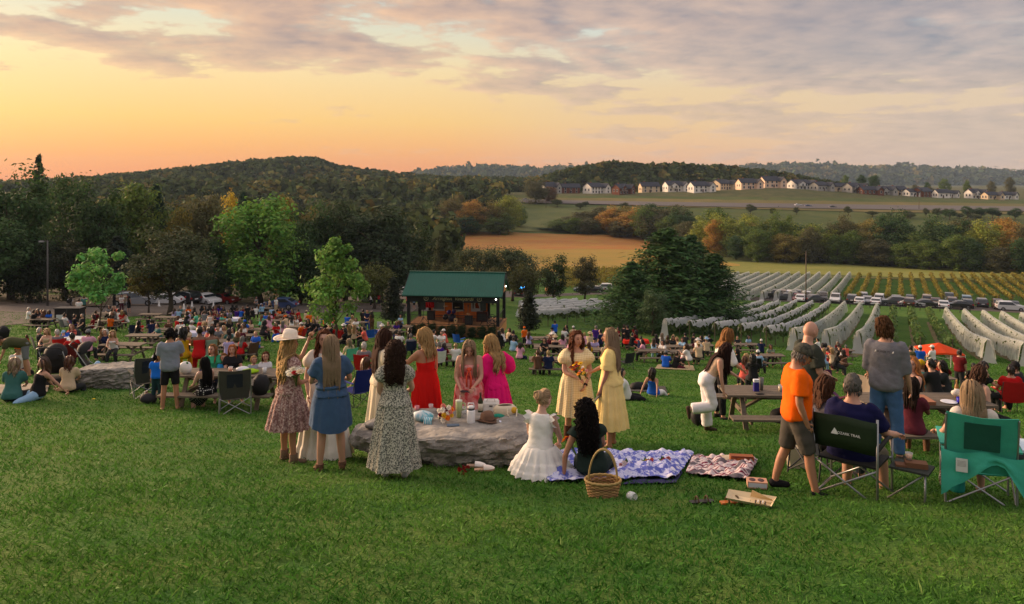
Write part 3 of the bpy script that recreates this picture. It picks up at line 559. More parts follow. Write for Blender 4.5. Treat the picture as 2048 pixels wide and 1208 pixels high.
class Fig:
    """a posed figure in its own frame: x to its own side, y forward, z up; lengths for a 1.70 m adult times k"""
    def __init__(s, H=1.68, sex='f', lean=0, roll=0, twist=0, L=None, Rr=None, aL=None, aR=None, hy=0, hp=0, hr=0, ph=None, fat=1.0, kid=False):
        s.k = k = H / 1.70; s.sex = sex; s.fat = fat
        s.TR = TF if sex == 'f' else TM; s.sw = .150 if sex == 'f' else .170; s.kid = kid; s.hk = k * (1.0 if not kid else min(1.35, 1.0 / k ** 0.65))
        T = Matrix.Rotation(R(-twist), 3, 'Z') @ Matrix.Rotation(R(roll), 3, 'Y') @ Matrix.Rotation(R(-lean), 3, 'X'); s.T = T
        # legs: (flex, abduct, knee, toe-out)
        lg = {1: Rr or (0, 3, 0, 8), -1: L or (0, 3, 0, 8)}; s.lg = lg; q = {}
        for sd, (f, a, kn, to) in lg.items():
            th = dirv(f, a, sd); shn = dirv(f - kn, a * (1 if kn < 20 else 0.4), sd); q[sd] = (th, shn, to)
        if ph is None: ph = max(.03 + (-q[d][0].z) * .42 + (-q[d][1].z) * .41 + .07 for d in (1, -1)) * k
        s.pel = P = Vector((0, 0, ph)); s.hip, s.knee, s.ank, s.toe = {}, {}, {}, {}
        for sd in (1, -1):
            th, shn, to = q[sd]; s.hip[sd] = P + Vector((sd * .082, 0, -.03)) * k; s.knee[sd] = s.hip[sd] + th * .42 * k; s.ank[sd] = s.knee[sd] + shn * .41 * k
            fd = Vector((sd * math.sin(R(to)), math.cos(R(to)), 0)); tilt = shn.copy(); fl = Vector((fd.x, fd.y, 0))
            if shn.z > -0.75: fl = (fd * max(0.25, -shn.z) + Vector((0, 0, 1)) * (shn.y if shn.y > 0 else shn.y * 1.0)).normalized()
            s.toe[sd] = fl
        s.sh = {sd: s.tp(sd * s.sw, -.005, .43) for sd in (1, -1)}; s.elb, s.wri, s.hd = {}, {}, {}
        for sd, a in ((1, aR), (-1, aL)):
            a = a or (2, 7, 8, 4); u = dirv(a[0], a[1], sd); f = dirv(a[2], a[3], sd); s.elb[sd] = s.sh[sd] + u * .285 * k; s.wri[sd] = s.elb[sd] + f * .245 * k; s.hd[sd] = (f, a[4] if len(a) > 4 else 0.5)
        s.HR = Matrix.Rotation(R(-twist - hy), 3, 'Z') @ Matrix.Rotation(R(hr), 3, 'Y') @ Matrix.Rotation(R(-hp), 3, 'X')
        s.nk = s.tp(0, -.005, .50); s.C = s.nk + s.HR @ Vector((0, .022, .145)) * s.hk * (1 if not kid else .95)
    def tp(s, x, y, z): return s.pel + s.T @ (Vector((x, y, z)) * s.k)
    def ring(s, z, hx, hy, yo, n=20, e=0.0, fold=None):
        T = s.T if z > 0 else Matrix.Identity(3); g = s.fat if z < .42 else 1.0; o = []
        for i in range(n):
            a = 2 * math.pi * i / n; r_ = 1.0 if not fold else fold(a); c_, s_ = math.cos(a), math.sin(a); pw = 0.85
            o.append(s.pel + T @ (Vector(((hx * g + e) * r_ * math.copysign(abs(c_) ** pw, c_), (hy * g + e) * r_ * math.copysign(abs(s_) ** pw, s_) + yo, z)) * s.k))
        return o
    def arm(s, mb, sd, e=0.0, t0=0.0, t1=1.0, puff=0.0, n=10, endr=None, cuff=0.0):
        rr = [.052, .045, .037, .035, .024] if s.sex == 'f' else [.056, .050, .042, .039, .028]
        inn = s.sh[sd] + s.T @ Vector((-sd * .04, 0, .01)) * s.k; path = [inn, s.sh[sd], (s.sh[sd] + s.elb[sd]) / 2, s.elb[sd], (s.elb[sd] * .6 + s.wri[sd] * .4), s.wri[sd]]; rad = [rr[0] * .9] + rr; ts = [-.1, 0, .25, .5, .7, 1.0]
        def at_(t):
            j = max(i for i in range(len(ts) - 1) if ts[i] <= t + 1e-6) if t < 1 else len(ts) - 2; q = (t - ts[j]) / (ts[j + 1] - ts[j]); return path[j].lerp(path[j + 1], q), rad[j] + (rad[j + 1] - rad[j]) * q
        m = max(9, int(12 * (t1 - t0))); P_, R_ = [], []
        for i in range(m + 1):
            t = -.1 + (t1 + .1) * i / m if t0 <= 0 else t0 + (t1 - t0) * i / m; p, r_ = at_(t); w = math.sin(math.pi * max(0, min(1, (t - t0) / (t1 - t0)))) if puff else 0
            P_.append(p); R_.append((r_ * (s.fat ** .5) + e + puff * w + cuff * max(0, t) / max(t1, .1)) * s.k)
        if endr: R_[-1] = endr * s.k
        mb.tube(P_, R_, n)
    def leg(s, mb, sd, e=0.0, t1=1.0, flare=0.0, n=12, top=0.0):
        rr = [.088, .074, .054, .054, .036] if s.sex == 'f' else [.086, .072, .056, .056, .04]
        path = [s.hip[sd] + Vector((-sd * .012, -.01, .05)) * s.k * (1 if s.knee[sd].z < s.hip[sd].z - .2 * s.k else .3), (s.hip[sd] + s.knee[sd]) / 2, s.knee[sd], s.knee[sd] * .62 + s.ank[sd] * .38 + Vector((0, -.012, 0)) * s.k, s.ank[sd]]; ts = [0, .25, .5, .69, 1.0]
        def at_(t):
            j = max(i for i in range(4) if ts[i] <= t + 1e-6) if t < 1 else 3; q = (t - ts[j]) / (ts[j + 1] - ts[j]); return path[j].lerp(path[j + 1], q), rr[j] + (rr[j + 1] - rr[j]) * q
        m = max(4, int(12 * t1)); P_, R_ = [], []
        for i in range(m + 1):
            t = t1 * i / m; p, r_ = at_(t); P_.append(p); R_.append((r_ * (s.fat ** .4) + e + flare * max(0, t - .35)) * s.k)
        mb.tube(P_, R_, n)
    def foot(s, mb, sd, e=0.0, boot=0.0):
        a, f, k = s.ank[sd], s.toe[sd], s.k; dn = (s.ank[sd] - s.knee[sd]).normalized(); dn = (dn - f * dn.dot(f)).normalized()
        if abs(f.z) < .05: dn = Vector((0, 0, -1))
        pts = [a + f * -.055 * k + dn * .035 * k, a + f * -.03 * k + dn * .03 * k, a + f * .05 * k + dn * .04 * k, a + f * .12 * k + dn * .053 * k, a + f * .165 * k + dn * .056 * k]
        mb.tube(pts, [((.022 + e) * k, (.022 + e) * k), ((.033 + e) * k, (.036 + e) * k), ((.036 + e) * k, (.03 + e) * k), ((.042 + e) * k, (.02 + e) * k), ((.028 + e) * k, (.012 + e) * k)], 10, side=f.cross(dn))
        if boot: mb.tube([a + dn * .02 * k, a, a - (a - s.knee[sd]).normalized() * boot * k], [(.045 + e) * k, (.043 + e) * k, (.048 + e) * k], 10)
    def torso(s, mb, e=0.0, z0=-.2, z1=.7, n=20, grow=0.0, fold=None):
        T_ = s.TR; zs = [z0] + [r_[0] for r_ in T_ if z0 < r_[0] < z1] + [z1]; zs = [max(T_[0][0], min(T_[-1][0], z)) for z in zs]; rings = []
        for z in zs:
            v = [float(np.interp(z, [r_[0] for r_ in T_], [r_[i] for r_ in T_])) for i in (1, 2, 3)]
            rings.append(s.ring(z, v[0], v[1], v[2], n, e + grow * max(0, .3 - z), fold))
        mb.loft(rings)
    def body(s, voxel=0.014, hands=True, smooth=4):
        mb = MB(); s.torso(mb)
        for sd in (1, -1): s.arm(mb, sd); s.leg(mb, sd); s.foot(mb, sd); f = s.hd[sd][0]; mb.tube([s.wri[sd] - f * .02 * s.k, s.wri[sd] + f * .03 * s.k, s.wri[sd] + f * .08 * s.k], [(.024 * s.k, .02 * s.k), (.036 * s.k, .018 * s.k), (.034 * s.k, .013 * s.k)], 8, side=s.handw(sd))
        out = remesh(mb, voxel, smooth)
        if hands:
            for sd in (1, -1): s.fingers(out, sd)
        s.head(out, fine=voxel < 0.022); return out
    def handw(s, sd):
        f = s.hd[sd][0]; n = Vector((-sd, 0, 0)) if abs(f.z) > .7 else Vector((0, 0, -1)); w = f.cross(n); return w.normalized() if w.length > .01 else Vector((0, 1, 0))
    def fingers(s, mb, sd):
        f, curl = s.hd[sd]; k = s.k; w = s.handw(sd); n = w.cross(f).normalized(); n = n if (n.dot(Vector((-sd, 0, 0))) > 0 or n.z < 0) else -n; o = s.wri[sd] + f * .075 * k
        for i, L in enumerate((.062, .074, .07, .054)):
            b_ = o + w * (.027 - .018 * i) * k; d = f; pts = [b_]; 
            for j in range(3): d = (d + n * curl * .7).normalized(); pts.append(pts[-1] + d * L * k * (.42, .33, .25)[j])
            mb.tube(pts, [.0088 * k, .0085 * k, .0075 * k, .005 * k], 5)
        b_ = s.wri[sd] + f * .025 * k + w * .026 * k; d = (f * .75 + w * .7 + n * .35).normalized(); d2 = (f * .9 + w * .1 + n * .4).normalized(); mb.tube([b_, b_ + d * .035 * k, b_ + d * .035 * k + d2 * .032 * k], [.012 * k, .0105 * k, .006 * k], 5)
    def head(s, mb, fine=True):
        k = s.hk; HR, C = s.HR, s.C; rx, ry, rz_ = .077, .097, .120
        if s.sex == 'm': rx, ry, rz_ = .080, .100, .122
        def fn(p):
            t = p.z / rz_
            if t < 0: p.x *= 1 - .30 * t * t; 
            if t < -.15 and p.y < 0: p.y *= 1 + .5 * (t + .15)
            if p.y > 0: p.y *= 1 - .10 * max(0, t) ** 2; p.y += .012 * max(0, -t - .45)
            if p.y > .04 and -.25 < t < .25 and .012 < abs(p.x) < .05: p.y -= .005
            return p * k
        mb.ell(C, (rx, ry, rz_), 22 if fine else 12, 16 if fine else 8, HR, fn); X = lambda x, y, z: C + HR @ (Vector((x, y, z)) * k)
        mb.tube([X(0, .084, .014), X(0, .103, -.016), X(0, .112, -.033), X(0, .092, -.042)], [.006 * k, .010 * k, .014 * k, .006 * k], 6)
        if not fine: return
        for sd in (1, -1):
            mb.ell(X(sd * .078, -.006, -.008), (.010 * k, .019 * k, .03 * k), 6, 5, HR)
            mb.tc = (1.0, 1.05, 1.15); mb.ell(X(sd * .032, .086, .012), (.014 * k, .007 * k, .0065 * k), 8, 5, HR); mb.tc = (.10, .08, .07); mb.ell(X(sd * .032, .0915, .012), (.0085 * k, .004 * k, .0075 * k), 6, 4, HR)
            mb.tube([X(sd * .050, .082, .018), X(sd * .033, .094, .0205), X(sd * .017, .093, .016)], .0032 * k, 4); mb.tc = (.30, .22, .17); mb.tube([X(sd * .053, .075, .033), X(sd * .034, .094, .040), X(sd * .015, .096, .034)], [.003 * k, .0048 * k, .0045 * k], 4); mb.tc = (1, 1, 1)
        mb.tc = (.72, .36, .34); mb.tube([X(-.026, .089, -.058), X(-.01, .0985, -.0605), X(.01, .0985, -.0605), X(.026, .089, -.058)], [.003 * k, .0085 * k, .0085 * k, .003 * k], 6); mb.tc = (1, 1, 1)
    # ---------------------------------------------------------------- clothes
    def top(s, e=.022, z0=-.06, z1=.482, sleeve=.24, puff=0.0, grow=0.05, cuff=.012, voxel=.020, folds=.006, neck=None):
        mb = MB(); s.torso(mb, e, z0, z1, grow=grow)
        if sleeve > 0:
            for sd in (1, -1): s.arm(mb, sd, e, 0, sleeve, puff, cuff=cuff)
        return wrinkle(remesh(mb, voxel, 3), folds)
    def pants(s, e=.014, t1=.95, flare=0.0, z1=.07, voxel=.020, folds=.006):
        mb = MB(); s.torso(mb, e, -.11, z1)
        for sd in (1, -1): s.leg(mb, sd, e, t1, flare)
        return wrinkle(remesh(mb, voxel, 3), folds)
    def skirt(s, mb, hem, rx, ry, zt=.13, e=.016, n=14, amp=.10, seed=0, tiers=(), high=0.0, nn_=84, lag=(0, 0), cone=False):
        """falls from the waist to the height 'hem' above the ground"""
        rg = random.Random(seed); ph = [rg.uniform(0, 6.28) for _ in range(4)]; w = [float(np.interp(zt, [r_[0] for r_ in s.TR], [r_[i] for r_ in s.TR])) for i in (1, 2, 3)]; top = s.tp(0, w[2], zt); rings = []
        M_ = 22; hx0, hy0 = (w[0] * s.fat + e) * s.k, (w[1] * s.fat + e) * s.k; hp = .172 * s.fat * s.k + e; hy = .128 * s.fat * s.k + e
        for j in range(M_ + 1):
            t = j / M_; z = top.z + (hem - top.z) * t; c = Vector((top.x * (1 - t) + lag[0] * t, top.y * (1 - t) + lag[1] * t, z)); zz = (top.z - z) / s.k
            fx = hx0 + (hp - hx0) * min(1, zz / .17) if zz < .17 else hp + (rx - hp) * ((t - .17 * s.k / (top.z - hem)) / max(.05, 1 - .17 * s.k / (top.z - hem))); fy = hy0 + (hy - hy0) * min(1, zz / .17) if zz < .17 else hy + (ry - hy) * ((t - .17 * s.k / (top.z - hem)) / max(.05, 1 - .17 * s.k / (top.z - hem)))
            if cone: fx = hx0 + (rx - hx0) * t ** .7; fy = hy0 + (ry - hy0) * t ** .7
            b_ = 1.0
            for q in tiers:
                if t > q: b_ += .05
            ring = []
            for i in range(nn_):
                a = 2 * math.pi * i / nn_; am = amp * min(1, t * 1.4 + .08); f_ = b_ * (1 + am * (.6 * math.sin(n * a + ph[0] + 1.2 * math.sin(2 * a + ph[1])) + .4 * math.sin((n * 1.7 // 1) * a + ph[2] + t * 2)))
                zz_ = (high * math.sin(a) ** 2 * t ** 3); ring.append(c + Vector((math.cos(a) * fx * f_, math.sin(a) * fy * f_, -zz_ + .008 * t * math.sin(3 * a + ph[3]))))
            rings.append(ring)
        mb.loft(rings, True, False)
    # ---------------------------------------------------------------- hair
    def hair(s, style='straight', L=.45, n=120, rad=.011, seed=1, vol=1.10, part=0.0, seg=3, back=False, cap=1.055):
        rg = random.Random(seed); k = s.hk; HR, C = s.HR, s.C; HI = HR.inverted(); rx, ry, rz_ = .080 * k, .099 * k, .121 * k; mb = MB(); Ti = s.T.inverted()
        def fn(p):                          # the scalp
            t = p.z / (.121 * k * cap)
            if p.y > 0 and t < .62: p.y *= max(-.15, -.12 + 1.1 * max(0, t - .18)); 
            if t < -.35: p.z = -.35 * .121 * k * cap + (p.z + .35 * .121 * k * cap) * .35; p.x *= .9; p.y *= .92
            return p
        mb.ell(C, (rx * cap, ry * cap, rz_ * cap), 18, 12, HR, fn)
        bun = C + HR @ Vector((0, -.098, .035)) * k if style == 'bun' else None; made = 0; tries = 0
        while made < n and tries < n * 8:
            tries += 1; d = Vector((rg.gauss(0, 1), rg.gauss(0, 1), rg.gauss(.25, 1))).normalized()
            if d.z < -.55 or (d.y > .30 and d.z < .72) or (d.y > .05 and d.z < .15 and abs(d.x) < .9): continue
            if back and d.y > .4: continue
            made += 1; p = C + HR @ Vector((d.x * rx, d.y * ry, d.z * rz_)); sx = 1 if d.x - part >= 0 else -1; l_ = L * rg.uniform(.82, 1.04); step = .032 if l_ > .15 else .018; pts = [p.copy()]; dr = HR @ Vector((sx * (.7 if d.y > .1 else .15) * (.4 if style == 'curly' else 1) * (1 - abs(d.x)), -.75 + .35 * abs(d.x), .15 if d.z > .5 else -.3)); ln = 0; ph1 = rg.uniform(0, 6.28); m_ = rg.uniform(.85, 1.12)
            if bun is not None:
                for q in range(1, 6): x = p.lerp(bun, q / 5); l = HI @ (x - C); ee = math.sqrt((l.x / rx) ** 2 + (l.y / ry) ** 2 + (l.z / rz_) ** 2); x = C + HR @ (l / ee * 1.05) if ee < 1.05 else x; pts.append(x)
                mb.tube(pts, [rad * k] * 5 + [rad * .7 * k], seg); continue
            while ln < l_:
                dr = (dr * .62 + Vector((0, 0, -.55)) + Vector((rg.gauss(0, .05), rg.gauss(0, .05), 0))).normalized(); p = p + dr * step * k; ln += step
                l = HI @ (p - C); ee = math.sqrt((l.x / rx) ** 2 + (l.y / ry) ** 2 + (l.z / rz_) ** 2); vv = vol * m_ if l.z < .05 else vol * .5 * (1 + m_)
                if ee < vv: p = C + HR @ (l / max(ee, .01) * vv)
                l = HI @ (p - C)
                if l.y > .15 * ry and l.z < .045 * k and abs(l.x) < .084 * k and l.z > -.15 * k: l.x = math.copysign(.084 * k, sx); l.y = min(l.y, .6 * ry); p = C + HR @ l
                tl = Ti @ (p - s.pel) / s.k            # keep outside the trunk
                if tl.z < .50:
                    hx_, hy_, yo = [float(np.interp(tl.z, [r_[0] for r_ in s.TR], [r_[i] for r_ in s.TR])) for i in (1, 2, 3)]; hx_ = max(hx_, .20 if tl.z > .36 else 0) + .025; hy_ = hy_ * s.fat + .030 * m_; ax = min(.999, abs(tl.x) / hx_)
                    lim = hy_ * math.sqrt(1 - ax * ax)
                    if abs(tl.x) < hx_ and abs(tl.y - yo) < lim: tl.y = yo + math.copysign(lim, (tl.y - yo) if abs(tl.y) > .03 else -1); p = s.pel + s.T @ (tl * s.k)
                q = p.copy()
                if style == 'wavy' and ln > .12: q += Vector((math.sin(ln * 34 + ph1), math.cos(ln * 34 + ph1), 0)) * .013 * k
                if style == 'curly': q += Vector((math.sin(ln * 85 + ph1), math.cos(ln * 85 + ph1), .5 * math.sin(ln * 60))) * (.018 + .03 * ln) * k
                pts.append(q)
            m = len(pts); mb.tube(pts, [rad * k * (.75 + .5 * math.sin(math.pi * min(1, i / m + .15))) * (1 if i < m - 2 else .45) for i in range(m)], seg)
        if bun is not None:
            b_ = bun + HR @ Vector((0, -.022, .012)) * k; mb.ell(b_, (.058 * k, .05 * k, .062 * k), 12, 8, HR)
            for i in range(9): a = i * .7; mb.tube([b_ + HR @ Vector((math.cos(a + t * 3.2) * .050 * math.cos(t - .5), -.012 + .03 * math.sin(a * 3 + t * 2), math.sin(a + t * 3.2) * .05)) * k for t in (0, .33, .66, 1)], .010 * k, 5)
        return mb
def wrinkle(mb, amp, f=7.0):
    if amp <= 0: return mb
    me = mb.mesh('w'); n = [v.normal.copy() for v in me.vertices]; bpy.data.meshes.remove(me)
    for i, p in enumerate(mb.v):
        q = Vector((p[0] * f, p[1] * f, p[2] * f * 1.9 + p[0] * f * .8)); d = amp * (mnoise.noise(q) + .5 * mnoise.noise(q * 2.3)); mb.v[i] = (p[0] + n[i].x * d, p[1] + n[i].y * d, p[2] + n[i].z * d)
    return mb
SK = {'fair': (0.50, 0.27, 0.185), 'tan': (0.40, 0.195, 0.115), 'light': (0.56, 0.33, 0.24), 'brown': (0.20, 0.095, 0.055), 'dark': (0.085, 0.042, 0.026)}
HC = {'black': (0.008, 0.007, 0.007), 'dark': (0.018, 0.011, 0.008), 'brown': (0.050, 0.026, 0.014), 'auburn': (0.085, 0.030, 0.014), 'bronze': (0.20, 0.095, 0.035), 'blond': (0.36, 0.23, 0.10), 'ash': (0.24, 0.17, 0.105), 'red': (0.30, 0.10, 0.03), 'grey': (0.16, 0.15, 0.14), 'white': (0.45, 0.43, 0.40)}
def person(fig, pos, yaw, label, skin='fair', group=None, voxel=.0205, name='person'):
    o = fig.body(voxel).build(name, SKIN, None, True, pos, vyaw(pos, yaw), SK[skin], True); tag(o, label, 'person', group); return o
def wear(root, name, mb, col=None, m=None, label=None):
    o = mb.build(name, m or CLOTH, root, True, color=col)
    if label: o['label'] = label
    return o
def shoes(fig, root, col, e=.008, boot=0.0, name='shoe', m=None):
    for sd in (1, -1):
        b_ = MB(); fig.foot(b_, sd, e, boot); wear(root, name, b_, col, m)
def hat_mb(fig, rim=.17, crown=.105, tilt=0.0, dz=.05, band=False, soft=False):
    """a wide-brimmed hat on the figure's head"""
    b_ = MB(); k = fig.hk; M_ = fig.HR @ Matrix.Rotation(R(tilt), 3, 'X'); C = fig.C + fig.HR @ Vector((0, -.005, dz)) * k; n = 32; rings = []
    for r_, z in ((rim, .004), (rim, .010), (rim * .82, .004), (.105, .006), (.098, .03), (.092, .08), (.080, crown + .012), (.045, crown + (.0 if not soft else .02)), (.01, crown - .012 if not soft else crown + .022)):
        rings.append([C + M_ @ (Vector((math.cos(a) * r_ * .92, math.sin(a) * r_ * 1.08, z + (.030 * (abs(math.cos(a)) ** 2) * (r_ / rim) ** 3 if r_ > .11 else 0) - (.018 * math.sin(a) ** 2 if r_ < .09 and z > .09 else 0))) * k) for a in (2 * math.pi * i / n for i in range(n))])
    b_.loft(rings); hb = None
    if band:
        hb = MB(); hb.loft([[C + M_ @ (Vector((math.cos(a) * r_ * .92, math.sin(a) * r_ * 1.08, z)) * k) for a in (2 * math.pi * i / n for i in range(n))] for r_, z in ((.101, .008), (.1045, .010), (.1015, .032), (.096, .033))], True, False)
    return b_, hb
def cap_mb(fig):
    b_ = MB(); k = fig.hk; C = fig.C + fig.HR @ Vector((0, -.004, .018)) * k
    b_.ell(C, (.096 * k, .114 * k, .120 * k), 18, 10, fig.HR, lambda p: Vector((p.x, p.y, max(p.z, -.004 * k + .02 * p.y))))
    X = lambda x, y, z: C + fig.HR @ (Vector((x, y, z)) * k); o = []
    for i in range(9):
        a = math.pi * i / 8; o.append((math.cos(a) * .078, .075 + math.sin(a) * .10))
    up_ = [X(x, y, .012 - .10 * (y - .075) * 1.2 - .9 * x * x) for x, y in o]; dn = [p - fig.HR @ Vector((0, 0, .007 * k)) for p in up_]; m = len(o)
    b_.add(up_ + dn, [tuple(range(m)), tuple(reversed(range(m, 2 * m)))] + [((i + 1) % m, i, m + i, m + (i + 1) % m) for i in range(m)]); return b_
# ================================================================== furniture
WOOD = mat('weathered_wood', (0.145, 0.118, 0.088), 0.85, var=0.4, scale=5, stretch=(1.2, 22, 22), bump=0.3, bscale=18)
STEEL = mat('tube_steel', (0.30, 0.31, 0.32), 0.38, metal=0.7); DARKTUBE = mat('dark_tube', (0.035, 0.037, 0.04), 0.45)
PLAST = mat('plastic', oc=True, rough=0.45); GLASS = mat('clear_plastic', (0.80, 0.84, 0.86), 0.08, alpha=0.35, spec=0.6); METALOC = mat('painted_metal', oc=True, rough=0.35, coat=0.3)
FAB = mat('nylon', oc=True, rough=0.7, spec=0.25, var=0.12, scale=6, bump=0.25, bscale=12)
PAPER = mat('paper', oc=True, rough=0.8)
_tm = {}
def tmesh(key, fn, m):
    if key not in _tm: b_ = MB(); fn(b_); _tm[key] = b_.mesh(key.split('|')[0], m)
    return _tm[key]
def table(pos, rz, label, L=1.83, group=None, name='picnic_table'):
    """plank picnic table with its two benches, A-frame legs and braces"""
    e = empty(name, pos, rz); hl_ = L / 2; kk = 'L%d' % round(L * 100)
    pl = tmesh('top_plank|' + kk, lambda b_: b_.box((0, 0, 0), (L, .138, .038)), WOOD)
    for i in range(5): o = link('top_plank', pl, e, ((.006, -.004, 0, .005, -.006)[i], (i - 2) * .146, .735)); o.rotation_euler = (0, 0, (.002, -.003, .001, .003, -.002)[i])
    for sd in (1, -1):
        for j in (0, 1): link('bench_plank', pl, e, (.004 * sd, sd * (.64 + j * .145), .43))
    for x in (-hl_ * .68, hl_ * .68):
        for sd in (1, -1): link('leg', tmesh('leg|%d' % sd, lambda b_: b_.bar((0, sd * .22, .715), (0, sd * .60, .0), .04, .09, (1, 0, 0)), WOOD), e, (x, 0, 0))
        link('bench_beam', tmesh('bench_beam', lambda b_: b_.box((0, 0, .37), (.04, 1.52, .09)), WOOD), e, (x + .041, 0, 0)); link('top_beam', tmesh('top_beam', lambda b_: b_.box((0, 0, .675), (.04, .70, .08)), WOOD), e, (x + .041, 0, 0))
        sg = 1 if x < 0 else -1; link('brace', tmesh('brace|%d' % sg + kk, lambda b_: b_.bar((0, 0, .37), (sg * hl_ * .6, 0, .70), .04, .09, (0, 1, 0)), WOOD), e, (x, 0, 0))
    tag(e, label, 'picnic table', group); return e
def camp_chair(pos, rz, col, label, w=.56, hgt=.92, frame=None, group=None, empty_back=True, col2=None, mesh_win=None, name='folding_chair', seat_z=.43, detail=True):
    """folding camp chair facing its local +y; fabric slung on a crossed tube frame"""
    e = empty(name, pos, rz); fm = frame or STEEL; h2 = w / 2; lean = .14; ck = '%d_%d_%d' % (w * 100, hgt * 100, seat_z * 100)
    def seat(b_):
        n = 8; b_.loft([[Vector((h2 * (2 * i / n - 1), y, seat_z - .05 * math.sin(math.pi * i / n) * (1 - .3 * abs(y) / .25) - .012 + zz)) for i in range(n + 1)] + [Vector((h2 * (2 * i / n - 1), y, seat_z - .05 * math.sin(math.pi * i / n) * (1 - .3 * abs(y) / .25) - .024 + zz)) for i in reversed(range(n + 1))] for y, zz in ((-.24, -.03), (-.08, -.015), (.08, 0), (.25, .015))])
    def back(b_):
        n = 8; b_.loft([[Vector((h2 * ww * (2 * i / n - 1), -.24 - lean * t - .045 * math.sin(math.pi * i / n), seat_z - .05 + (hgt - seat_z + .05) * t + (.02 * abs(2 * i / n - 1) if t == 1 else 0))) for i in range(n + 1)] + [Vector((h2 * ww * (2 * i / n - 1), -.252 - lean * t - .045 * math.sin(math.pi * i / n), seat_z - .05 + (hgt - seat_z + .05) * t + (.02 * abs(2 * i / n - 1) if t == 1 else 0))) for i in reversed(range(n + 1))] for t, ww in ((0, .86), (.3, .96), (.7, 1.0), (1, 1.0))])
    link('seat', tmesh('seat|' + ck, seat, FAB), e, None, 0, col); link('backrest', tmesh('backrest|' + ck, back, FAB), e, None, 0, col2 or col)
    if mesh_win: link('mesh_window', tmesh('mesh_window|' + ck, lambda b_: b_.box((0, -.258 - lean * .62 - .04, seat_z + (hgt - seat_z) * .62), (w * .5, .008, (hgt - seat_z) * .55), 0, Matrix.Rotation(R(14), 3, 'X')), FAB), e, None, 0, mesh_win)
    for sd in (1, -1):
        link('back_post', tmesh('back_post|%d' % sd + ck, lambda b_: b_.tube([(sd * h2, -.30, 0), (sd * h2, -.25, seat_z), (sd * h2, -.25 - lean, hgt)], .011, 6), fm), e); link('front_leg', tmesh('front_leg|%d' % sd + ck, lambda b_: b_.tube([(sd * h2, .27, 0), (sd * h2 * 1.02, .25, .60)], .011, 6), fm), e)
        link('armrest', tmesh('armrest|%d' % sd + ck, lambda b_: b_.box((sd * h2 * 1.04, 0, .615), (.07, .56, .016)), FAB), e, None, 0, col)
        if detail:
            link('cross_tube', tmesh('cross_tube|a%d' % sd + ck, lambda b_: b_.tube([(-sd * h2, -.29, .03), (sd * h2, -.25, seat_z - .04)], .009, 6), fm), e); link('cross_tube', tmesh('cross_tube|b%d' % sd + ck, lambda b_: b_.tube([(-sd * h2, .27, .03), (sd * h2, .25, seat_z - .02)], .009, 6), fm), e); link('cross_tube', tmesh('cross_tube|c%d' % sd + ck, lambda b_: b_.tube([(sd * h2, -.29, .04), (sd * h2, .25, seat_z - .06)], .009, 6), fm), e)
    tag(e, label, 'folding chair', group); return e
def lathe(mb, prof, n=14, c=(0, 0, 0)):
    mb.loft([[Vector((c[0] + math.cos(a) * r_, c[1] + math.sin(a) * r_, c[2] + z)) for a in (2 * math.pi * i / n for i in range(n))] for r_, z in prof])
def one(name, fn, m, pos, label, cat, rz=0.0, col=None, smooth=False, group=None):
    b_ = MB(); fn(b_); o = b_.build(name, m, None, smooth, pos, rz, col); return tag(o, label, cat, group)
def bottle(pos, label, col, cap=(0.1, 0.02, 0.02), h=.30, r=.037, lab=None):
    e = empty('bottle', pos); b_ = MB(); lathe(b_, [(r * .9, 0), (r, .01), (r, h * .58), (r * .8, h * .68), (r * .38, h * .78), (r * .36, h * .95)]); b_.build('glass', PLAST, e, True, color=col)
    b_ = MB(); lathe(b_, [(r * .42, h * .88), (r * .42, h), (r * .2, h + .002)]); b_.build('cap', PLAST, e, True, color=cap)
    if lab: b_ = MB(); lathe(b_, [(r * 1.02, h * .18), (r * 1.02, h * .5)]); b_.build('paper_label', PLAST, e, True, color=lab)
    tag(e, label, 'bottle'); return e
def cup(pos, label, col, h=.11, r=.042, m=None, fill=None):
    e = empty('cup', pos); b_ = MB(); n = 14
    b_.loft([[Vector((math.cos(a) * q, math.sin(a) * q, z)) for a in (2 * math.pi * i / n for i in range(n))] for q, z in ((r * .02, 0), (r * .75, 0), (r, h), (r * .93, h), (r * .7, .006), (r * .02, .006))], True, False); b_.build('cup_wall', m or PLAST, e, True, color=col)
    if fill is not None: b_ = MB(); lathe(b_, [(r * .7, .008), (r * .88, h * .72), (.005, h * .73)]); b_.build('drink', PLAST, e, True, color=fill)
    tag(e, label, 'cup'); return e
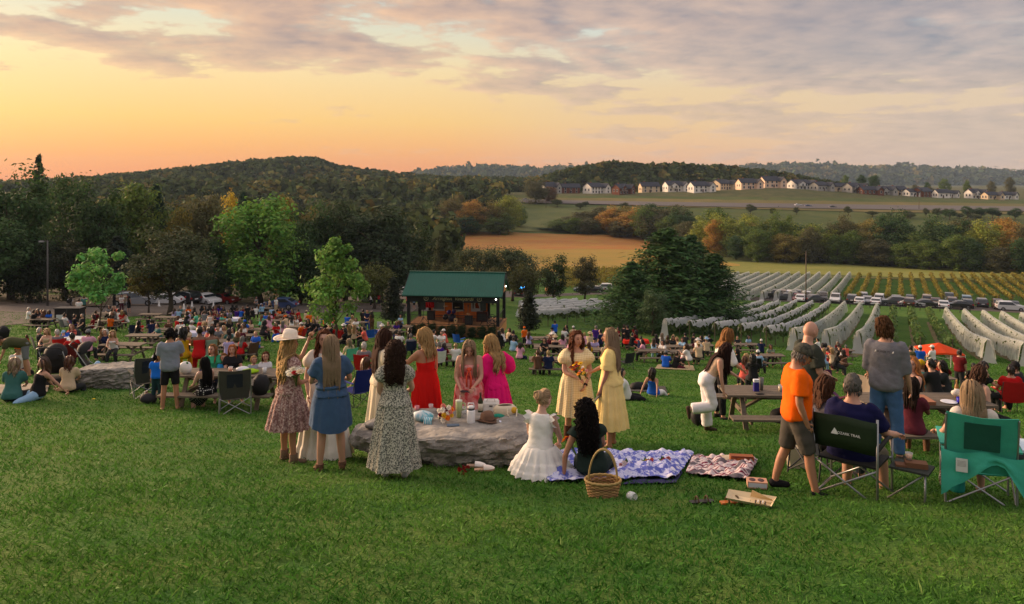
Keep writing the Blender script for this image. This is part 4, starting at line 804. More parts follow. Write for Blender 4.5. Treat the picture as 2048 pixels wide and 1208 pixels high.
def flowers(pos, label, cols, n=9, stem=.22, spread=.09, head=.034, tilt=(0, 0), wrap=None, seed=1, name='bouquet'):
    """a bunch: each blossom a ring of petals on its own stem, with leaves"""
    rg = random.Random(seed); e = empty(name, pos); e.rotation_euler = (tilt[0], tilt[1], 0); st = MB(); lv = MB()
    for i in range(n):
        a = i * 2.4; q = spread * math.sqrt((i + .5) / n); tip = Vector((math.cos(a) * q, math.sin(a) * q, stem * rg.uniform(.85, 1.15) - q * .3)); st.tube([(0, 0, -stem * .55), (tip.x * .35, tip.y * .35, stem * .4), tip], .0035, 4); c = cols[i % len(cols)]; b_ = MB(); hs_ = head * rg.uniform(.75, 1.25)
        for ring, m in ((1.0, 9), (.65, 7), (.32, 5)):
            for j in range(m):
                t = 2 * math.pi * j / m + ring; d = Vector((math.cos(t), math.sin(t), 0)); w = Vector((-d.y, d.x, 0)); up_ = .25 + (1 - ring) * .9; o_ = tip + Vector((0, 0, hs_ * .1 * (1 - ring)))
                b_.add([o_, o_ + d * hs_ * ring * .6 + w * hs_ * .32 + Vector((0, 0, hs_ * up_ * .35)), o_ + d * hs_ * ring + Vector((0, 0, hs_ * up_ * .5)), o_ + d * hs_ * ring * .6 - w * hs_ * .32 + Vector((0, 0, hs_ * up_ * .35))], [(0, 1, 2, 3)])
        b_.ell(tip + Vector((0, 0, hs_ * .2)), (hs_ * .3, hs_ * .3, hs_ * .22), 6, 4); b_.build('blossom', mat('petal', oc=True, rough=.7, island=.25, transl=.25), e, color=c)
    for i in range(n + 6):
        a = i * 2.1 + .5; d = Vector((math.cos(a), math.sin(a), rg.uniform(.2, .9))).normalized(); w = d.cross(Vector((0, 0, 1))).normalized(); o_ = Vector((0, 0, stem * rg.uniform(.1, .7))); l_ = rg.uniform(.06, .12); lv.add([o_, o_ + d * l_ * .5 + w * .016, o_ + d * l_, o_ + d * l_ * .5 - w * .016], [(0, 1, 2, 3)])
    st.build('stems', mat('stem_green', (0.05, 0.11, 0.02), .7), e); lv.build('leaves', mat('bouquet_leaf', (0.05, 0.12, 0.03), .6, island=.4, transl=.2), e)
    if wrap: b_ = MB(); lathe(b_, [(.018, -stem * .7), (.02, -stem * .1), (spread * .8, stem * .55)], 12); b_.build('wrap', CLOTH, e, True, color=wrap)
    return tag(e, label, 'flowers')
def blanket(name, corners, m, label, amp=.03, seed=1, n=46, off=.035, under=None, fr=2.6):
    """a rumpled cloth on the grass, corners as pixels: near left, near right, far right, far left"""
    c = [at(*q) for q in corners]; b_ = MB()
    for j in range(n + 1):
        for i in range(n + 1):
            s_, t = i / n, j / n; jx = .05 * mnoise.noise((s_ * 5, t * 5, seed)); p = (c[0].lerp(c[1], s_)).lerp(c[3].lerp(c[2], s_), t + jx * (1 if t in (0, 1) else .3)); q = Vector((p.x * fr, p.y * fr, seed)); r_ = abs(mnoise.noise(q)) + .7 * abs(mnoise.noise(q * 2.1 + Vector((3, 1, 0)))); ed = min(s_, t, 1 - s_, 1 - t) * 12
            b_.v.append((p.x, p.y, gz(p.x, p.y) + off + amp * 1.6 * r_ * min(1, .4 + ed)))
    for j in range(n):
        for i in range(n): a = j * (n + 1) + i; b_.f.append((a, a + 1, a + n + 2, a + n + 1)); b_.mi.append(0)
    k = len(b_.v); b_.v += [(x, y, z - .006) for x, y, z in b_.v]; b_.f += [tuple(reversed([i + k for i in f])) for f in b_.f]; b_.mi = [0] * len(b_.f); b_.tint = [(1, 1, 1)] * len(b_.v)
    o = b_.build(name, m, None, True); return tag(o, label, 'blanket')
ROCKM = mat('limestone', (0.25, 0.235, 0.21), .92, var=.6, scale=3.5, stretch=(1, 1, 3.2), bump=1.0, bscale=9)
def rock(pos, rz, sx, sy, sz, label, seed, tipl=.25, under=.12, voxel=.03):
    b_ = MB(); rings = []; n = 40
    for z, k in ((0, .72 - under), (.2, .80 - under * .8), (.42, .97), (.7, 1.0), (.88, .99), (1.0, .95)):
        ring = []
        for i in range(n):
            a = 2 * math.pi * i / n; c_, s_ = math.cos(a), math.sin(a); x = math.copysign(abs(c_) ** .45, c_) * sx / 2 * k; y = math.copysign(abs(s_) ** .55, s_) * sy / 2 * k
            if x < 0: y *= 1 - tipl * (x / (sx / 2)) ** 2
            ring.append(Vector((x, y, z * sz * (1 - (.22 * max(0, -x / (sx / 2) - .35) if z > .5 else 0)))))
        rings.append(ring)
    b_.loft(rings); o_ = remesh(b_, voxel, 0)
    me = o_.mesh('r'); nm = [v.normal.copy() for v in me.vertices]; bpy.data.meshes.remove(me)
    for i, p in enumerate(o_.v):
        q = Vector(p) * 2.2 + Vector((seed, 0, 0)); d = .09 * mnoise.noise(q) + .085 * abs(mnoise.noise(Vector((p[0] * 3, p[1] * 3, p[2] * 14)) + Vector((0, seed, 0)))) + .035 * mnoise.noise(q * 4.5) + .018 * mnoise.noise(q * 11)
        kk = 1.0 if nm[i].z < .6 else .3; o_.v[i] = (p[0] + nm[i].x * d * kk, p[1] + nm[i].y * d * kk, max(-.06, p[2] + nm[i].z * d * kk))
    o = o_.build('boulder', ROCKM, None, False, pos, rz); return tag(o, label, 'rock')
# ================================================================== the near group
def stand(u, v, vt, yaw, label, skin='fair', hat=0.0, **kw):
    p = at(u, v); H = (v - vt) / F * p.y - hat; f = Fig(H=H, **kw); return f, person(f, p, yaw, label, skin)
S3 = lambda r, g, b: srgb(r, g, b)
GRP = None
# the rock table
rk = at(878, 934); RK = Vector((rk.x, rk.y + .62, gz(rk.x, rk.y + .62) - .05)); RZ = RK.z + .53
rock(RK, R(-3), 2.42, 1.25, .55, 'long flat grey boulder used as a table for bags and drinks', 2.3)
rock(at(226, 776), R(4), 1.75, .75, .60, 'grey block of stone beside the empty grey folding chair', 8.1, .05, .0)
# 1 woman in the wide hat
f, o = stand(578, 924, 668, -62, 'woman in ivory wide-brimmed hat and mauve floral dress holding white flowers', 'tan', .0, aR=(6, 10, 86, -22, .9), aL=(80, 4, 152, 4, .5), hp=0)
MAUVE = pat('mauve_floral', 'floral', S3(122, 88, 84), S3(172, 144, 136), S3(196, 176, 166), 26)
d = f.top(e=.018, z0=-.02, sleeve=.20, puff=.02, folds=.006); f.skirt(d, .47, .285, .27, zt=.15, e=.034, n=17, amp=.11, seed=3, tiers=(.45,)); wear(o, 'dress', d, m=MAUVE)
wear(o, 'hair', f.hair('wavy', .50, 150, .011, 4, 1.08), HC['blond'])
hb, bd = hat_mb(f, .205, .125, -4, .055, True); h_ = wear(o, 'hat', hb, S3(226, 214, 198)); wear(h_, 'hat_band', bd, S3(196, 176, 152)); shoes(f, o, S3(112, 92, 74), .010, .07, 'boot')
b_ = MB(); b_.tube([f.wri[1] + Vector((0, 0, 0)) - f.hd[1][0] * .018, f.wri[1] + f.hd[1][0] * .012], .031, 12); wear(o, 'watch', b_, (.01, .01, .01))
def wp(u, v, y): return Vector(((u - CU) / F * y, y, (HZ - v) / F * y))
flowers(wp(592, 762, o.location.y - .20), 'bunch of white roses and one crimson bloom held by the woman in the hat', [S3(238, 232, 214), S3(236, 228, 206), S3(176, 16, 52), S3(240, 236, 222), S3(240, 236, 222), S3(228, 210, 180)], 8, .17, .105, .066, (R(18), R(4)), None, 3)
# 2 woman in white
f, o = stand(648, 914, 657, 174, 'smiling woman in long white dress with auburn hair, having her hair touched', 'light', 0, aR=(4, 15, 30, -8), aL=(4, 12, 20, -8), hp=6, hy=-8)
d = f.top(e=.02, z0=-.03, z1=.455, sleeve=.30, puff=.035, folds=.006); f.skirt(d, .02, .345, .30, zt=.15, e=.034, n=15, amp=.10, seed=5, tiers=(.55, .82)); wear(o, 'dress', d, S3(226, 218, 204)); wear(o, 'hair', f.hair('wavy', .44, 150, .011, 8, 1.10), HC['auburn'])
# 3 woman in denim
f, o = stand(662, 941, 669, 6, 'woman with long straight blond hair in a belted blue denim dress, seen from behind', 'fair', 0, aR=(22, 20, 78, -20), aL=(22, 18, 80, -25), fat=1.12, L=(0, 4, 0, 10), Rr=(0, 4, 0, 10))
d = f.top(e=.024, z0=.02, sleeve=.30, puff=.0, cuff=.028, folds=.010); DEN = mat('denim', S3(58, 84, 116), .9, var=.16, scale=9, bump=.4, bscale=22)
f.skirt(d, .60, .262, .225, zt=.14, e=.036, n=9, amp=.045, seed=2, high=.09); wear(o, 'dress', d, m=DEN); b_ = MB(); b_.loft([f.ring(z, .124, .09, .005, 28, .052) for z in (.115, .155)]); wear(o, 'belt', b_, m=DEN)
wear(o, 'hair', f.hair('straight', .56, 170, .011, 12, 1.08, back=True), HC['ash']); shoes(f, o, S3(96, 70, 52), .006, .03, 'sandal')
# 4 woman in the grey floral maxi dress
f, o = stand(790, 953, 686, -4, 'woman with curly brown hair in an ankle-length black and cream floral dress', 'light', 0, aR=(16, 14, 60, -35), aL=(10, 12, 40, -30), hp=8, fat=1.05)
FLO = pat('cream_black_floral', 'floral', S3(196, 192, 176), S3(96, 98, 92), S3(34, 36, 38), 44)
d = f.top(e=.018, z0=-.03, sleeve=.24, puff=.025, folds=.006); f.skirt(d, .135, .31, .27, zt=.15, e=.034, n=9, amp=.09, seed=9); wear(o, 'dress', d, m=FLO)
wear(o, 'hair', f.hair('curly', .34, 300, .013, 21, 1.3, back=True), (0.030, 0.016, 0.011))
for sd in (1, -1): b_ = MB(); b_.tube([f.ank[sd] + Vector((0, 0, -.02)), f.ank[sd] + Vector((0, 0, .085))], [.046, .044], 12); wear(o, 'sock', b_, S3(222, 220, 218))
shoes(f, o, S3(214, 212, 206), .014, 0, 'sneaker')
# 5 woman in cream behind
f, o = stand(764, 892, 657, -70, 'woman with long straight dark hair in a cream dress behind the floral dress woman', 'light', 0, aR=(10, 10, 60, -15), aL=(20, 10, 60, -10), hp=10)
d = f.top(e=.02, z0=-.03, sleeve=.26, puff=.02); f.skirt(d, .35, .26, .24, e=.034, seed=4); wear(o, 'dress', d, S3(214, 202, 178)); wear(o, 'hair', f.hair('straight', .52, 150, .011, 31, 1.08), (0.032, 0.015, 0.010)); shoes(f, o, (.1, .07, .05))
# 6 woman in red
f, o = stand(852, 896, 655, 42, 'woman in long red strappy dress holding a small cup, blond bob', 'tan', 0, aL=(52, 6, 128, -6, 1.0), aR=(4, 10, 25, 0), hy=-28, hp=4)
b_ = MB(); f.torso(b_, .012, -.02, .30); d = remesh(b_, .020, 3); f.skirt(d, .03, .31, .29, zt=.17, e=.034, n=16, amp=.10, seed=6); RED = S3(190, 22, 18); wear(o, 'dress', d, RED)
for sd in (1, -1): b_ = MB(); b_.tube([f.tp(sd * .075, -.098, .29), f.tp(sd * .078, -.088, .38), f.tp(sd * .085, -.045, .452), f.tp(sd * .088, .04, .44), f.tp(sd * .085, .125, .345)], .005, 5); wear(o, 'strap', b_, RED)
wear(o, 'hair', f.hair('wavy', .25, 150, .012, 17, 1.12), HC['blond']); shoes(f, o, (.12, .07, .05))
cup(o.matrix_basis @ (f.wri[-1] + f.hd[-1][0] * .07) + Vector((0, 0, -.02)), 'small clear cup held by the woman in red', (.8, .8, .8), .09, .034, GLASS)
# 7 woman in pink tie-dye
f, o = stand(939, 898, 671, 178, 'woman in strapless pink and coral tie-dye dress looking down at her phone', 'fair', 0, aR=(12, 10, 62, -18, .8), aL=(20, 6, 70, -26, .8), hp=34, fat=1.06)
DYE = pat('coral_tie_dye', 'dye', S3(224, 120, 118), S3(232, 168, 160), S3(206, 64, 70), 6)
b_ = MB(); f.torso(b_, .014, -.02, .365); d = remesh(b_, .020, 3); f.skirt(d, .03, .30, .28, zt=.17, e=.034, n=14, amp=.10, seed=7); wear(o, 'dress', d, m=DYE)
b_ = MB(); b_.ell(f.tp(0, .14, .30), (.04, .025, .03), 10, 6); b_.tube([f.tp(0, .14, .30), f.tp(-.03, .15, .18), f.tp(-.02, .16, .02)], [.02, .032, .04], 8, ex=.4); b_.tube([f.tp(0, .14, .30), f.tp(.04, .15, .2), f.tp(.035, .16, .05)], [.018, .03, .038], 8, ex=.4); wear(o, 'bow', b_, S3(226, 92, 66))
wear(o, 'hair', f.hair('straight', .46, 150, .011, 27, 1.08), HC['ash']); shoes(f, o, (.2, .12, .08))
ph = o.matrix_basis @ (f.wri[1] + f.hd[1][0] * .10); one('phone', lambda b_: b_.box((0, 0, 0), (.075, .15, .009)), PLAST, ph + Vector((.05, 0, .03)), 'dark phone held by the woman in tie-dye dress', 'phone', R(70), (.03, .03, .035))
# 8 woman in hot pink
f, o = stand(990, 896, 667, 38, 'woman in hot pink dress with puffed sleeves and long blond hair, back turned', 'fair', 0, aL=(18, 14, 40, -8), aR=(12, 34, 95, -20), hy=-12, hp=24, fat=1.04)
PINK = S3(226, 26, 112); d = f.top(e=.016, z0=-.03, z1=.43, sleeve=.74, puff=.062, cuff=.008, folds=.010); f.skirt(d, .42, .30, .28, zt=.17, e=.034, n=17, amp=.12, seed=8, tiers=(.72,)); wear(o, 'dress', d, PINK); wear(o, 'hair', f.hair('wavy', .40, 160, .011, 37, 1.10, back=True), HC['blond']); shoes(f, o, (.2, .12, .08))
# 9 woman in cream check
f, o = stand(1152, 882, 661, 186, 'smiling woman in short cream checked dress holding a bunch of autumn flowers', 'fair', 0, aR=(14, 8, 72, -48, 1.0), aL=(6, 14, 40, -22, 1.0), hy=-26, fat=1.18, L=(3, 4, 2, 8), Rr=(-2, 3, 6, 8))
CHK = pat('cream_check', 'check', S3(232, 218, 176), S3(200, 178, 128), None, 230); d = f.top(e=.02, z0=-.03, z1=.445, sleeve=.30, puff=.045, cuff=.02, folds=.008); f.skirt(d, .47, .315, .28, zt=.17, e=.034, n=13, amp=.09, seed=10); wear(o, 'dress', d, m=CHK)
wear(o, 'hair', f.hair('wavy', .38, 150, .011, 47, 1.10), HC['auburn']); shoes(f, o, S3(74, 44, 30), .014, .16, 'boot'); b_ = MB(); b_.tube([f.wri[-1] - f.hd[-1][0] * .018, f.wri[-1] + f.hd[-1][0] * .012], .032, 12); wear(o, 'watch', b_, (.01, .01, .01))
hp_ = o.matrix_basis @ (f.wri[1] + f.hd[1][0] * .07); AUT = [S3(132, 18, 32), S3(232, 188, 30), S3(150, 30, 26), S3(120, 22, 30), S3(214, 120, 26), S3(236, 200, 40), S3(140, 24, 30)]
flowers(hp_ + Vector((-.02, -.04, .06)), 'bunch of dark red and yellow flowers held by the woman in checked dress', AUT, 12, .20, .10, .046, (R(8), R(-20)), None, 7)
# 10 woman in yellow
f, o = stand(1222, 894, 656, 76, 'woman in tiered pale yellow dress with long blond hair, phone in hand', 'tan', 0, aL=(6, 6, 20, -2, .9), aR=(30, 8, 60, -5, .9), hy=-8, L=(0, 2, 0, 8), Rr=(0, 2, 0, 8))
d = f.top(e=.026, z0=-.03, sleeve=.40, puff=.0, cuff=.035, folds=.010); f.skirt(d, .32, .225, .25, zt=.16, e=.036, n=13, amp=.11, seed=12, tiers=(.42, .72)); YEL = S3(234, 208, 134); wear(o, 'dress', d, YEL)
wear(o, 'hair', f.hair('straight', .46, 150, .011, 57, 1.09), HC['ash']); b_ = MB(); b_.ell(f.C + f.HR @ Vector((0, -.085, .08)) * f.hk, (.03, .02, .03), 8, 6); wear(o, 'hair_clip', b_, S3(226, 206, 150))
ph = o.matrix_basis @ (f.wri[-1] + f.hd[-1][0] * .11); one('phone', lambda b_: b_.box((0, 0, 0), (.012, .075, .15), 0, Matrix.Rotation(R(40), 3, 'Y')), PLAST, ph, 'black phone in the lowered hand of the woman in yellow', 'phone', R(10), (.012, .012, .014))
hb_ = o.matrix_basis @ (f.wri[1] + f.hd[1][0] * .07); flowers(hb_ + Vector((-.02, -.03, -.02)), 'loose posy of orange and pink flowers held low by the woman in yellow', [S3(226, 132, 28), S3(222, 150, 150), S3(206, 170, 50), S3(238, 226, 214)], 7, .14, .085, .042, (R(20), R(-35)), None, 9)
# 11 seated woman in white, 12 seated woman in dark green
bl1 = pat('blue_white_floral_cloth', 'floral', S3(196, 200, 230), S3(96, 106, 184), S3(226, 226, 238), 6.5)
blanket('blanket', [(1092, 968), (1352, 962), (1388, 912), (1122, 906)], bl1, 'rumpled blue and white floral blanket on the grass', .075, 2, 60, .04, None, 4.5)
blanket('blanket', [(1372, 952), (1494, 966), (1516, 926), (1384, 920)], pat('maroon_stripe_cloth', 'stripe', S3(206, 192, 192), S3(118, 34, 62), S3(104, 98, 104), 46), 'maroon, grey and white striped blanket joined to the floral one', .07, 5, 44, .04, None, 5)
blanket('blanket_corner', [(1240, 972), (1352, 968), (1366, 946), (1300, 950)], mat('navy_cloth', S3(36, 36, 84), .9), 'navy blue turned-back corner lying under the floral blanket', .01, 8, 16, .02)
p = at(1080, 958); f = Fig(H=1.68, aR=(24, 10, 55, -20, .8), aL=(22, 10, 55, -25, .8), ph=.23, Rr=(64, 14, 155, 5), L=(64, 14, 155, 5), hy=18, hp=12, lean=8); o = person(f, p + Vector((0, .1, .03)), -22, 'woman in frilled white dress with blond bun sitting on the floral blanket', 'light')
d = f.top(e=.022, z0=.06, sleeve=0, folds=.008); WH = S3(226, 224, 218)
for sd in (1, -1):
    rr_ = [[f.sh[sd] + f.T @ Vector((sd * (q + .012 * math.sin(a * 7) * j), math.cos(a) * (.062 + .014 * j), math.sin(a) * (.058 + .012 * j) - .012)) for a in (2 * math.pi * i / 28 for i in range(28))] for j, q in ((0, -.03), (1, .005), (2, .035))]; d.loft(rr_, True, False)
f.skirt(d, .03, .33, .35, zt=.11, e=.034, n=18, amp=.13, seed=14, tiers=(.5, .78), lag=(0, .05), cone=True); wear(o, 'dress', d, WH); wear(o, 'hair', f.hair('bun', .1, 130, .010, 61), (.34, .24, .14))
p = at(1182, 962); f = Fig(H=1.66, aL=(-8, 24, 0, 4, .2), aR=(30, 10, 70, -30, .8), ph=.14, Rr=(86, 20, 70, 10), L=(84, 6, 100, 10), hy=-48, roll=-8, lean=-4); o = person(f, p + Vector((.02, .05, .03)), 4, 'woman with big black curly hair in dark green leaning on the blanket', 'tan')
GRN = S3(36, 50, 46); d = f.top(e=.022, z0=-.05, sleeve=.10, cuff=.02, folds=.008); wear(o, 'top', d, GRN); wear(o, 'trousers', f.pants(e=.024, t1=.8, voxel=.02), GRN); wear(o, 'hair', f.hair('curly', .42, 260, .013, 71, 1.28), (.008, .006, .006))
flowers(at(1150, 940) + Vector((0, 0, .22)), 'bunch with a pink and an orange bloom lying against the woman in dark green', [S3(206, 40, 72), S3(226, 140, 30), S3(150, 24, 40)], 6, .2, .06, .05, (R(-30), R(-30)), None, 11)
for k, (u, v, cs, ti, lb) in enumerate(((1288, 938, [S3(226, 160, 40), S3(180, 36, 60), S3(214, 120, 100), S3(240, 226, 210)], (R(75), R(60)), 'mixed bunch with yellow bloom lying on the floral blanket'), (1256, 944, [S3(214, 150, 150), S3(226, 214, 206)], (R(70), R(-60)), 'pale pink bunch lying on the floral blanket'), (1322, 936, [S3(196, 110, 110), S3(170, 40, 60)], (R(80), R(50)), 'dusky rose bunch at the far side of the floral blanket'))):
    flowers(at(u, v) + Vector((0, 0, .10)), lb, cs, 7, .18, .07, .035, ti, None, 20 + k)
# basket
bp = at(1210, 999); bp.y += .17; bp.z = gz(bp.x, bp.y) + .0; e = empty('wicker_basket', bp); WICK = mat('wicker', (0.36, 0.21, 0.09), .7, island=.3, var=.2, scale=20)
b_ = MB()
for z in range(11):
    r_ = .175 + .004 * z; pts = []
    for i in range(73): a = 2 * math.pi * i / 72; q = r_ + .007 * (1 if (i // 3 + z) % 2 else -1); pts.append((math.cos(a) * q * 1.12, math.sin(a) * q * .85, .012 + z * .0175))
    b_.tube(pts, .0095, 5, False)
b_.build('woven_side', WICK, e, True); b_ = MB(); b_.tube([(math.cos(a) * .222 * 1.12, math.sin(a) * .222 * .85, .205 + .004 * math.sin(a * 20)) for a in (2 * math.pi * i / 60 for i in range(61))], .017, 7, False); b_.build('rim', WICK, e, True)
b_ = MB(); b_.ell((0, 0, .012), (.18, .14, .01), 18, 4); b_.build('bottom', WICK, e)
for yo in (-.05, -.005, .045): b_ = MB(); b_.tube([(math.cos(a) * .20 + yo * .15, yo * (1 - .6 * math.sin(a)), .19 + math.sin(a) * .40) for a in (math.pi * i / 18 for i in range(19))], .0125, 7); b_.build('handle_cane', WICK, e, True)
e.scale = (.74, .74, .82); tag(e, 'oval wicker basket with tall arched handle standing beside the blanket', 'basket')
gp = at(1263, 999); e = empty('stemless_glass', gp + Vector((0, 0, .035))); e.rotation_euler = (R(80), 0, R(30)); b_ = MB(); b_.loft([[Vector((math.cos(a) * q, math.sin(a) * q, z)) for a in (2 * math.pi * i / 18 for i in range(18))] for q, z in ((.002, -.05), (.03, -.05), (.045, -.02), (.044, .02), (.034, .055), (.031, .055), (.04, .02), (.041, -.02), (.026, -.044), (.002, -.044))], True, False); b_.build('bowl', mat('wine_glass', (.85, .88, .9), .05, alpha=.5, spec=.7), e, True); tag(e, 'empty stemless wine glass lying in the grass by the basket', 'glass')
# things on the grass
def shoe_thing(p, rz, col, label, sole=(.35, .22, .12), group=None):
    e = empty('mule_shoe', p, rz); b_ = MB(); b_.loft([[Vector((x * w, y, z)) for x, z in ((-1, 0), (1, 0), (1, .02), (-1, .02))] for y, w in ((-.12, .028), (-.05, .03), (.05, .04), (.10, .036), (.13, .015))]); b_.build('sole', PLAST, e, color=sole)
    b_ = MB(); b_.loft([[Vector((math.cos(a) * w, y, .018 + math.sin(a) * h)) for a in (math.pi * i / 8 for i in range(9))] for y, w, h in ((-.01, .04, .05), (.05, .043, .045), (.10, .038, .03), (.132, .015, .012))], False); b_.build('upper', PLAST, e, True, color=col); return tag(e, label, 'shoe', group)
shoe_thing(at(968, 946) + Vector((0, 0, .035)), R(-80), S3(226, 214, 204), 'pale slip-on shoe lying on the grass by the boulder', (.45, .28, .18)); shoe_thing(at(952, 941) + Vector((0, 0, .05)), R(-96), S3(232, 226, 220), 'second pale slip-on shoe resting behind its pair by the boulder', (.4, .26, .18))
flowers(at(928, 948) + Vector((0, 0, .05)), 'dark red flowers dropped on the grass beside the pale shoes', [S3(130, 14, 24)], 5, .07, .06, .03, (R(70), R(20)), None, 31, 'fallen_flowers')
b_ = MB(); b_.loft([[Vector((x, y, .03 + .09 * math.sin(math.pi * min(1, max(0, (x + .3) / .6))) * (1 - (y / .16) ** 2) + .02 * mnoise.noise((x * 9, y * 9, 0)))) for x in [i * .05 - .3 for i in range(13)]] for y in [j * .04 - .16 for j in range(9)]], False); wp = at(1462, 928); tag(b_.build('knit_throw', CLOTH, None, True, wp, R(-6), S3(196, 182, 156)), 'cream knitted throw bundled on the striped blanket', 'throw')
e = empty('leather_bag', at(1478, 930) + Vector((.02, -.05, .08)), R(-8)); b_ = MB(); b_.box((0, 0, .03), (.30, .12, .07)); b_.ell((0, -.062, .035), (.14, .01, .035), 12, 6); b_.build('bag_body', mat('tan_leather', S3(150, 84, 40), .6, var=.2), e); b_ = MB(); b_.poly([(-.15, -.068, .075), (.15, -.068, .075), (.0, -.072, .005)], .006); b_.build('flap', mat('brown_leather', S3(112, 54, 30), .6), e); tag(e, 'tan leather clutch bag lying on the cream throw', 'bag')
e = empty('snack_box', at(1514, 978) + Vector((0, 0, .03)), R(-12)); b_ = MB(); b_.box((0, 0, .035), (.21, .14, .07)); b_.build('carton', PAPER, e, color=S3(196, 150, 124)); b_ = MB(); b_.box((0, -.071, .035), (.19, .002, .045)); b_.build('window', PLAST, e, color=S3(196, 196, 204)); 
for x in (-.05, .04): b_ = MB(); b_.ell((x, 0, .071), (.035, .05, .004), 12, 4); b_.build('hand_hole', PLAST, e, color=(.06, .02, .02))
tag(e, 'small printed snack box on the grass by the man in orange', 'box')
e = empty('food_tray', at(1508, 1012) + Vector((0, 0, .045)), R(-24)); b_ = MB(); b_.loft([[Vector(p) for p in r_] for r_ in ([(-.20, -.08, 0), (.14, -.09, 0), (.16, .06, 0), (-.20, .07, 0)], [(-.25, -.11, .035), (.17, -.12, .03), (.20, .09, .045), (-.25, .10, .04)])], True, False); b_.quad((-.20, -.08, 0), (.14, -.09, 0), (.16, .06, 0), (-.20, .07, 0)); b_.build('tray', PAPER, e, color=S3(214, 196, 160)); b_ = MB(); b_.poly([(-.02, .02, .10), (.16, -.02, .06), (.17, .04, .02), (-.04, .06, .02)], .006, (0, 1, 0)); b_.build('lid', PAPER, e, color=S3(206, 180, 136)); 
for i in range(5): b_ = MB(); b_.box((.02 + i * .022, -.045, .02 + .006 * (i % 2)), (.012, .05, .012)); b_.build('cracker', PLAST, e, color=S3(226, 222, 216) if i % 2 else (.05, .05, .06))
tag(e, 'torn open pale cardboard food tray on the grass', 'tray')
e = empty('sandals', at(1436, 1006) + Vector((0, 0, .02)), R(-80)); tag(e, 'pair of flat sandals with black and orange straps tossed on the grass', 'sandals')
for x, y, c in ((0, -.17, (.02, .018, .018)), (.06, .12, S3(190, 110, 50))):
    b_ = MB(); b_.loft([[Vector((x + q * w, y + t, z)) for q, z in ((-1, 0), (1, 0), (1, .015), (-1, .015))] for t, w in ((-.12, .03), (0, .032), (.08, .042), (.12, .02))]); b_.build('sole', PLAST, e, color=c)
    for t in (-.05, .05): b_ = MB(); b_.tube([(x + math.cos(a) * .042, y + t, .01 + math.sin(a) * .05) for a in (math.pi * i / 8 for i in range(9))], .009, 5); b_.build('strap', PLAST, e, color=(.07, .045, .02))
# on the boulder
def onrock(u, v):                        # the boulder's top under this pixel
    y = -RZ * F / (v - HZ); return Vector(((u - CU) / F * y, y, RZ))
e = empty('tumbler', onrock(918, 834)); 
b_ = MB(); lathe(b_, [(.034, 0), (.036, .09), (.047, .10), (.05, .22), (.046, .225)], 18); b_.build('tumbler_body', PLAST, e, True, color=S3(174, 192, 138)); b_ = MB(); lathe(b_, [(.05, .222), (.05, .24), (.02, .245)], 18); b_.build('lid', PLAST, e, True, color=S3(206, 212, 190)); b_ = MB(); b_.tube([(.01, 0, .24), (.015, 0, .31)], .004, 6); b_.build('straw', PLAST, e, color=(.8, .8, .78)); b_ = MB(); b_.tube([(.045, 0, .20), (.085, 0, .195), (.085, 0, .11), (.045, 0, .10)], .010, 6); b_.build('handle', PLAST, e, True, color=S3(174, 192, 138)); tag(e, 'sage green handled tumbler with straw standing on the boulder', 'tumbler')
e = empty('insulated_bottle', onrock(942, 846)); b_ = MB(); lathe(b_, [(.056, 0), (.058, .01), (.058, .17), (.052, .185)], 20); b_.build('bottle_body', PLAST, e, True, color=S3(226, 228, 228)); b_ = MB(); lathe(b_, [(.05, .185), (.05, .205), (.045, .21)], 20); b_.build('neck_ring', PLAST, e, True, color=(.05, .05, .055)); b_ = MB(); lathe(b_, [(.048, .21), (.048, .235), (.03, .24)], 20); b_.tube([(-.045, 0, .225), (-.035, 0, .275), (.035, 0, .275), (.045, 0, .225)], .009, 6); b_.build('lid', PLAST, e, True, color=S3(222, 222, 222)); tag(e, 'stout white insulated bottle with carry loop on the boulder', 'bottle')
bottle(onrock(961, 828), 'dark wine bottle with cream paper label on the boulder', (.025, .035, .012), (.12, .05, .03), .31, .037, S3(206, 198, 176))
e = empty('white_cooler_bag', onrock(982, 824)); b_ = MB(); b_.loft([[Vector((x * w, y * d_, z)) for x, y in ((-1, -1), (1, -1), (1, 1), (-1, 1))] for z, w, d_ in ((0, .12, .08), (.14, .12, .08), (.18, .10, .05))]); b_.build('bag_body', FAB, e, color=S3(218, 214, 206)); b_ = MB(); b_.tube([(-.06, -.06, .17), (-.05, -.06, .21), (.05, -.06, .21), (.06, -.06, .17)], .006, 6); b_.build('handle', FAB, e, color=S3(196, 190, 180)); b_ = MB(); b_.box((0, -.083, .11), (.05, .006, .02)); b_.build('buckle', PLAST, e, color=(.1, .09, .08)); tag(e, 'boxy white lunch bag on the boulder behind the brown hat', 'bag')
hf = Fig(H=1.7); hf.C = Vector((0, 0, -.035)); hb, bd = hat_mb(hf, .175, .115, 0, .05, True); o = hb.build('felt_hat', CLOTH, None, True, onrock(974, 842) + Vector((0, 0, -.012)), R(60), S3(112, 86, 70)); wear(o, 'hat_band', bd, S3(70, 50, 40)); tag(o, 'brown felt hat resting on the boulder', 'hat')
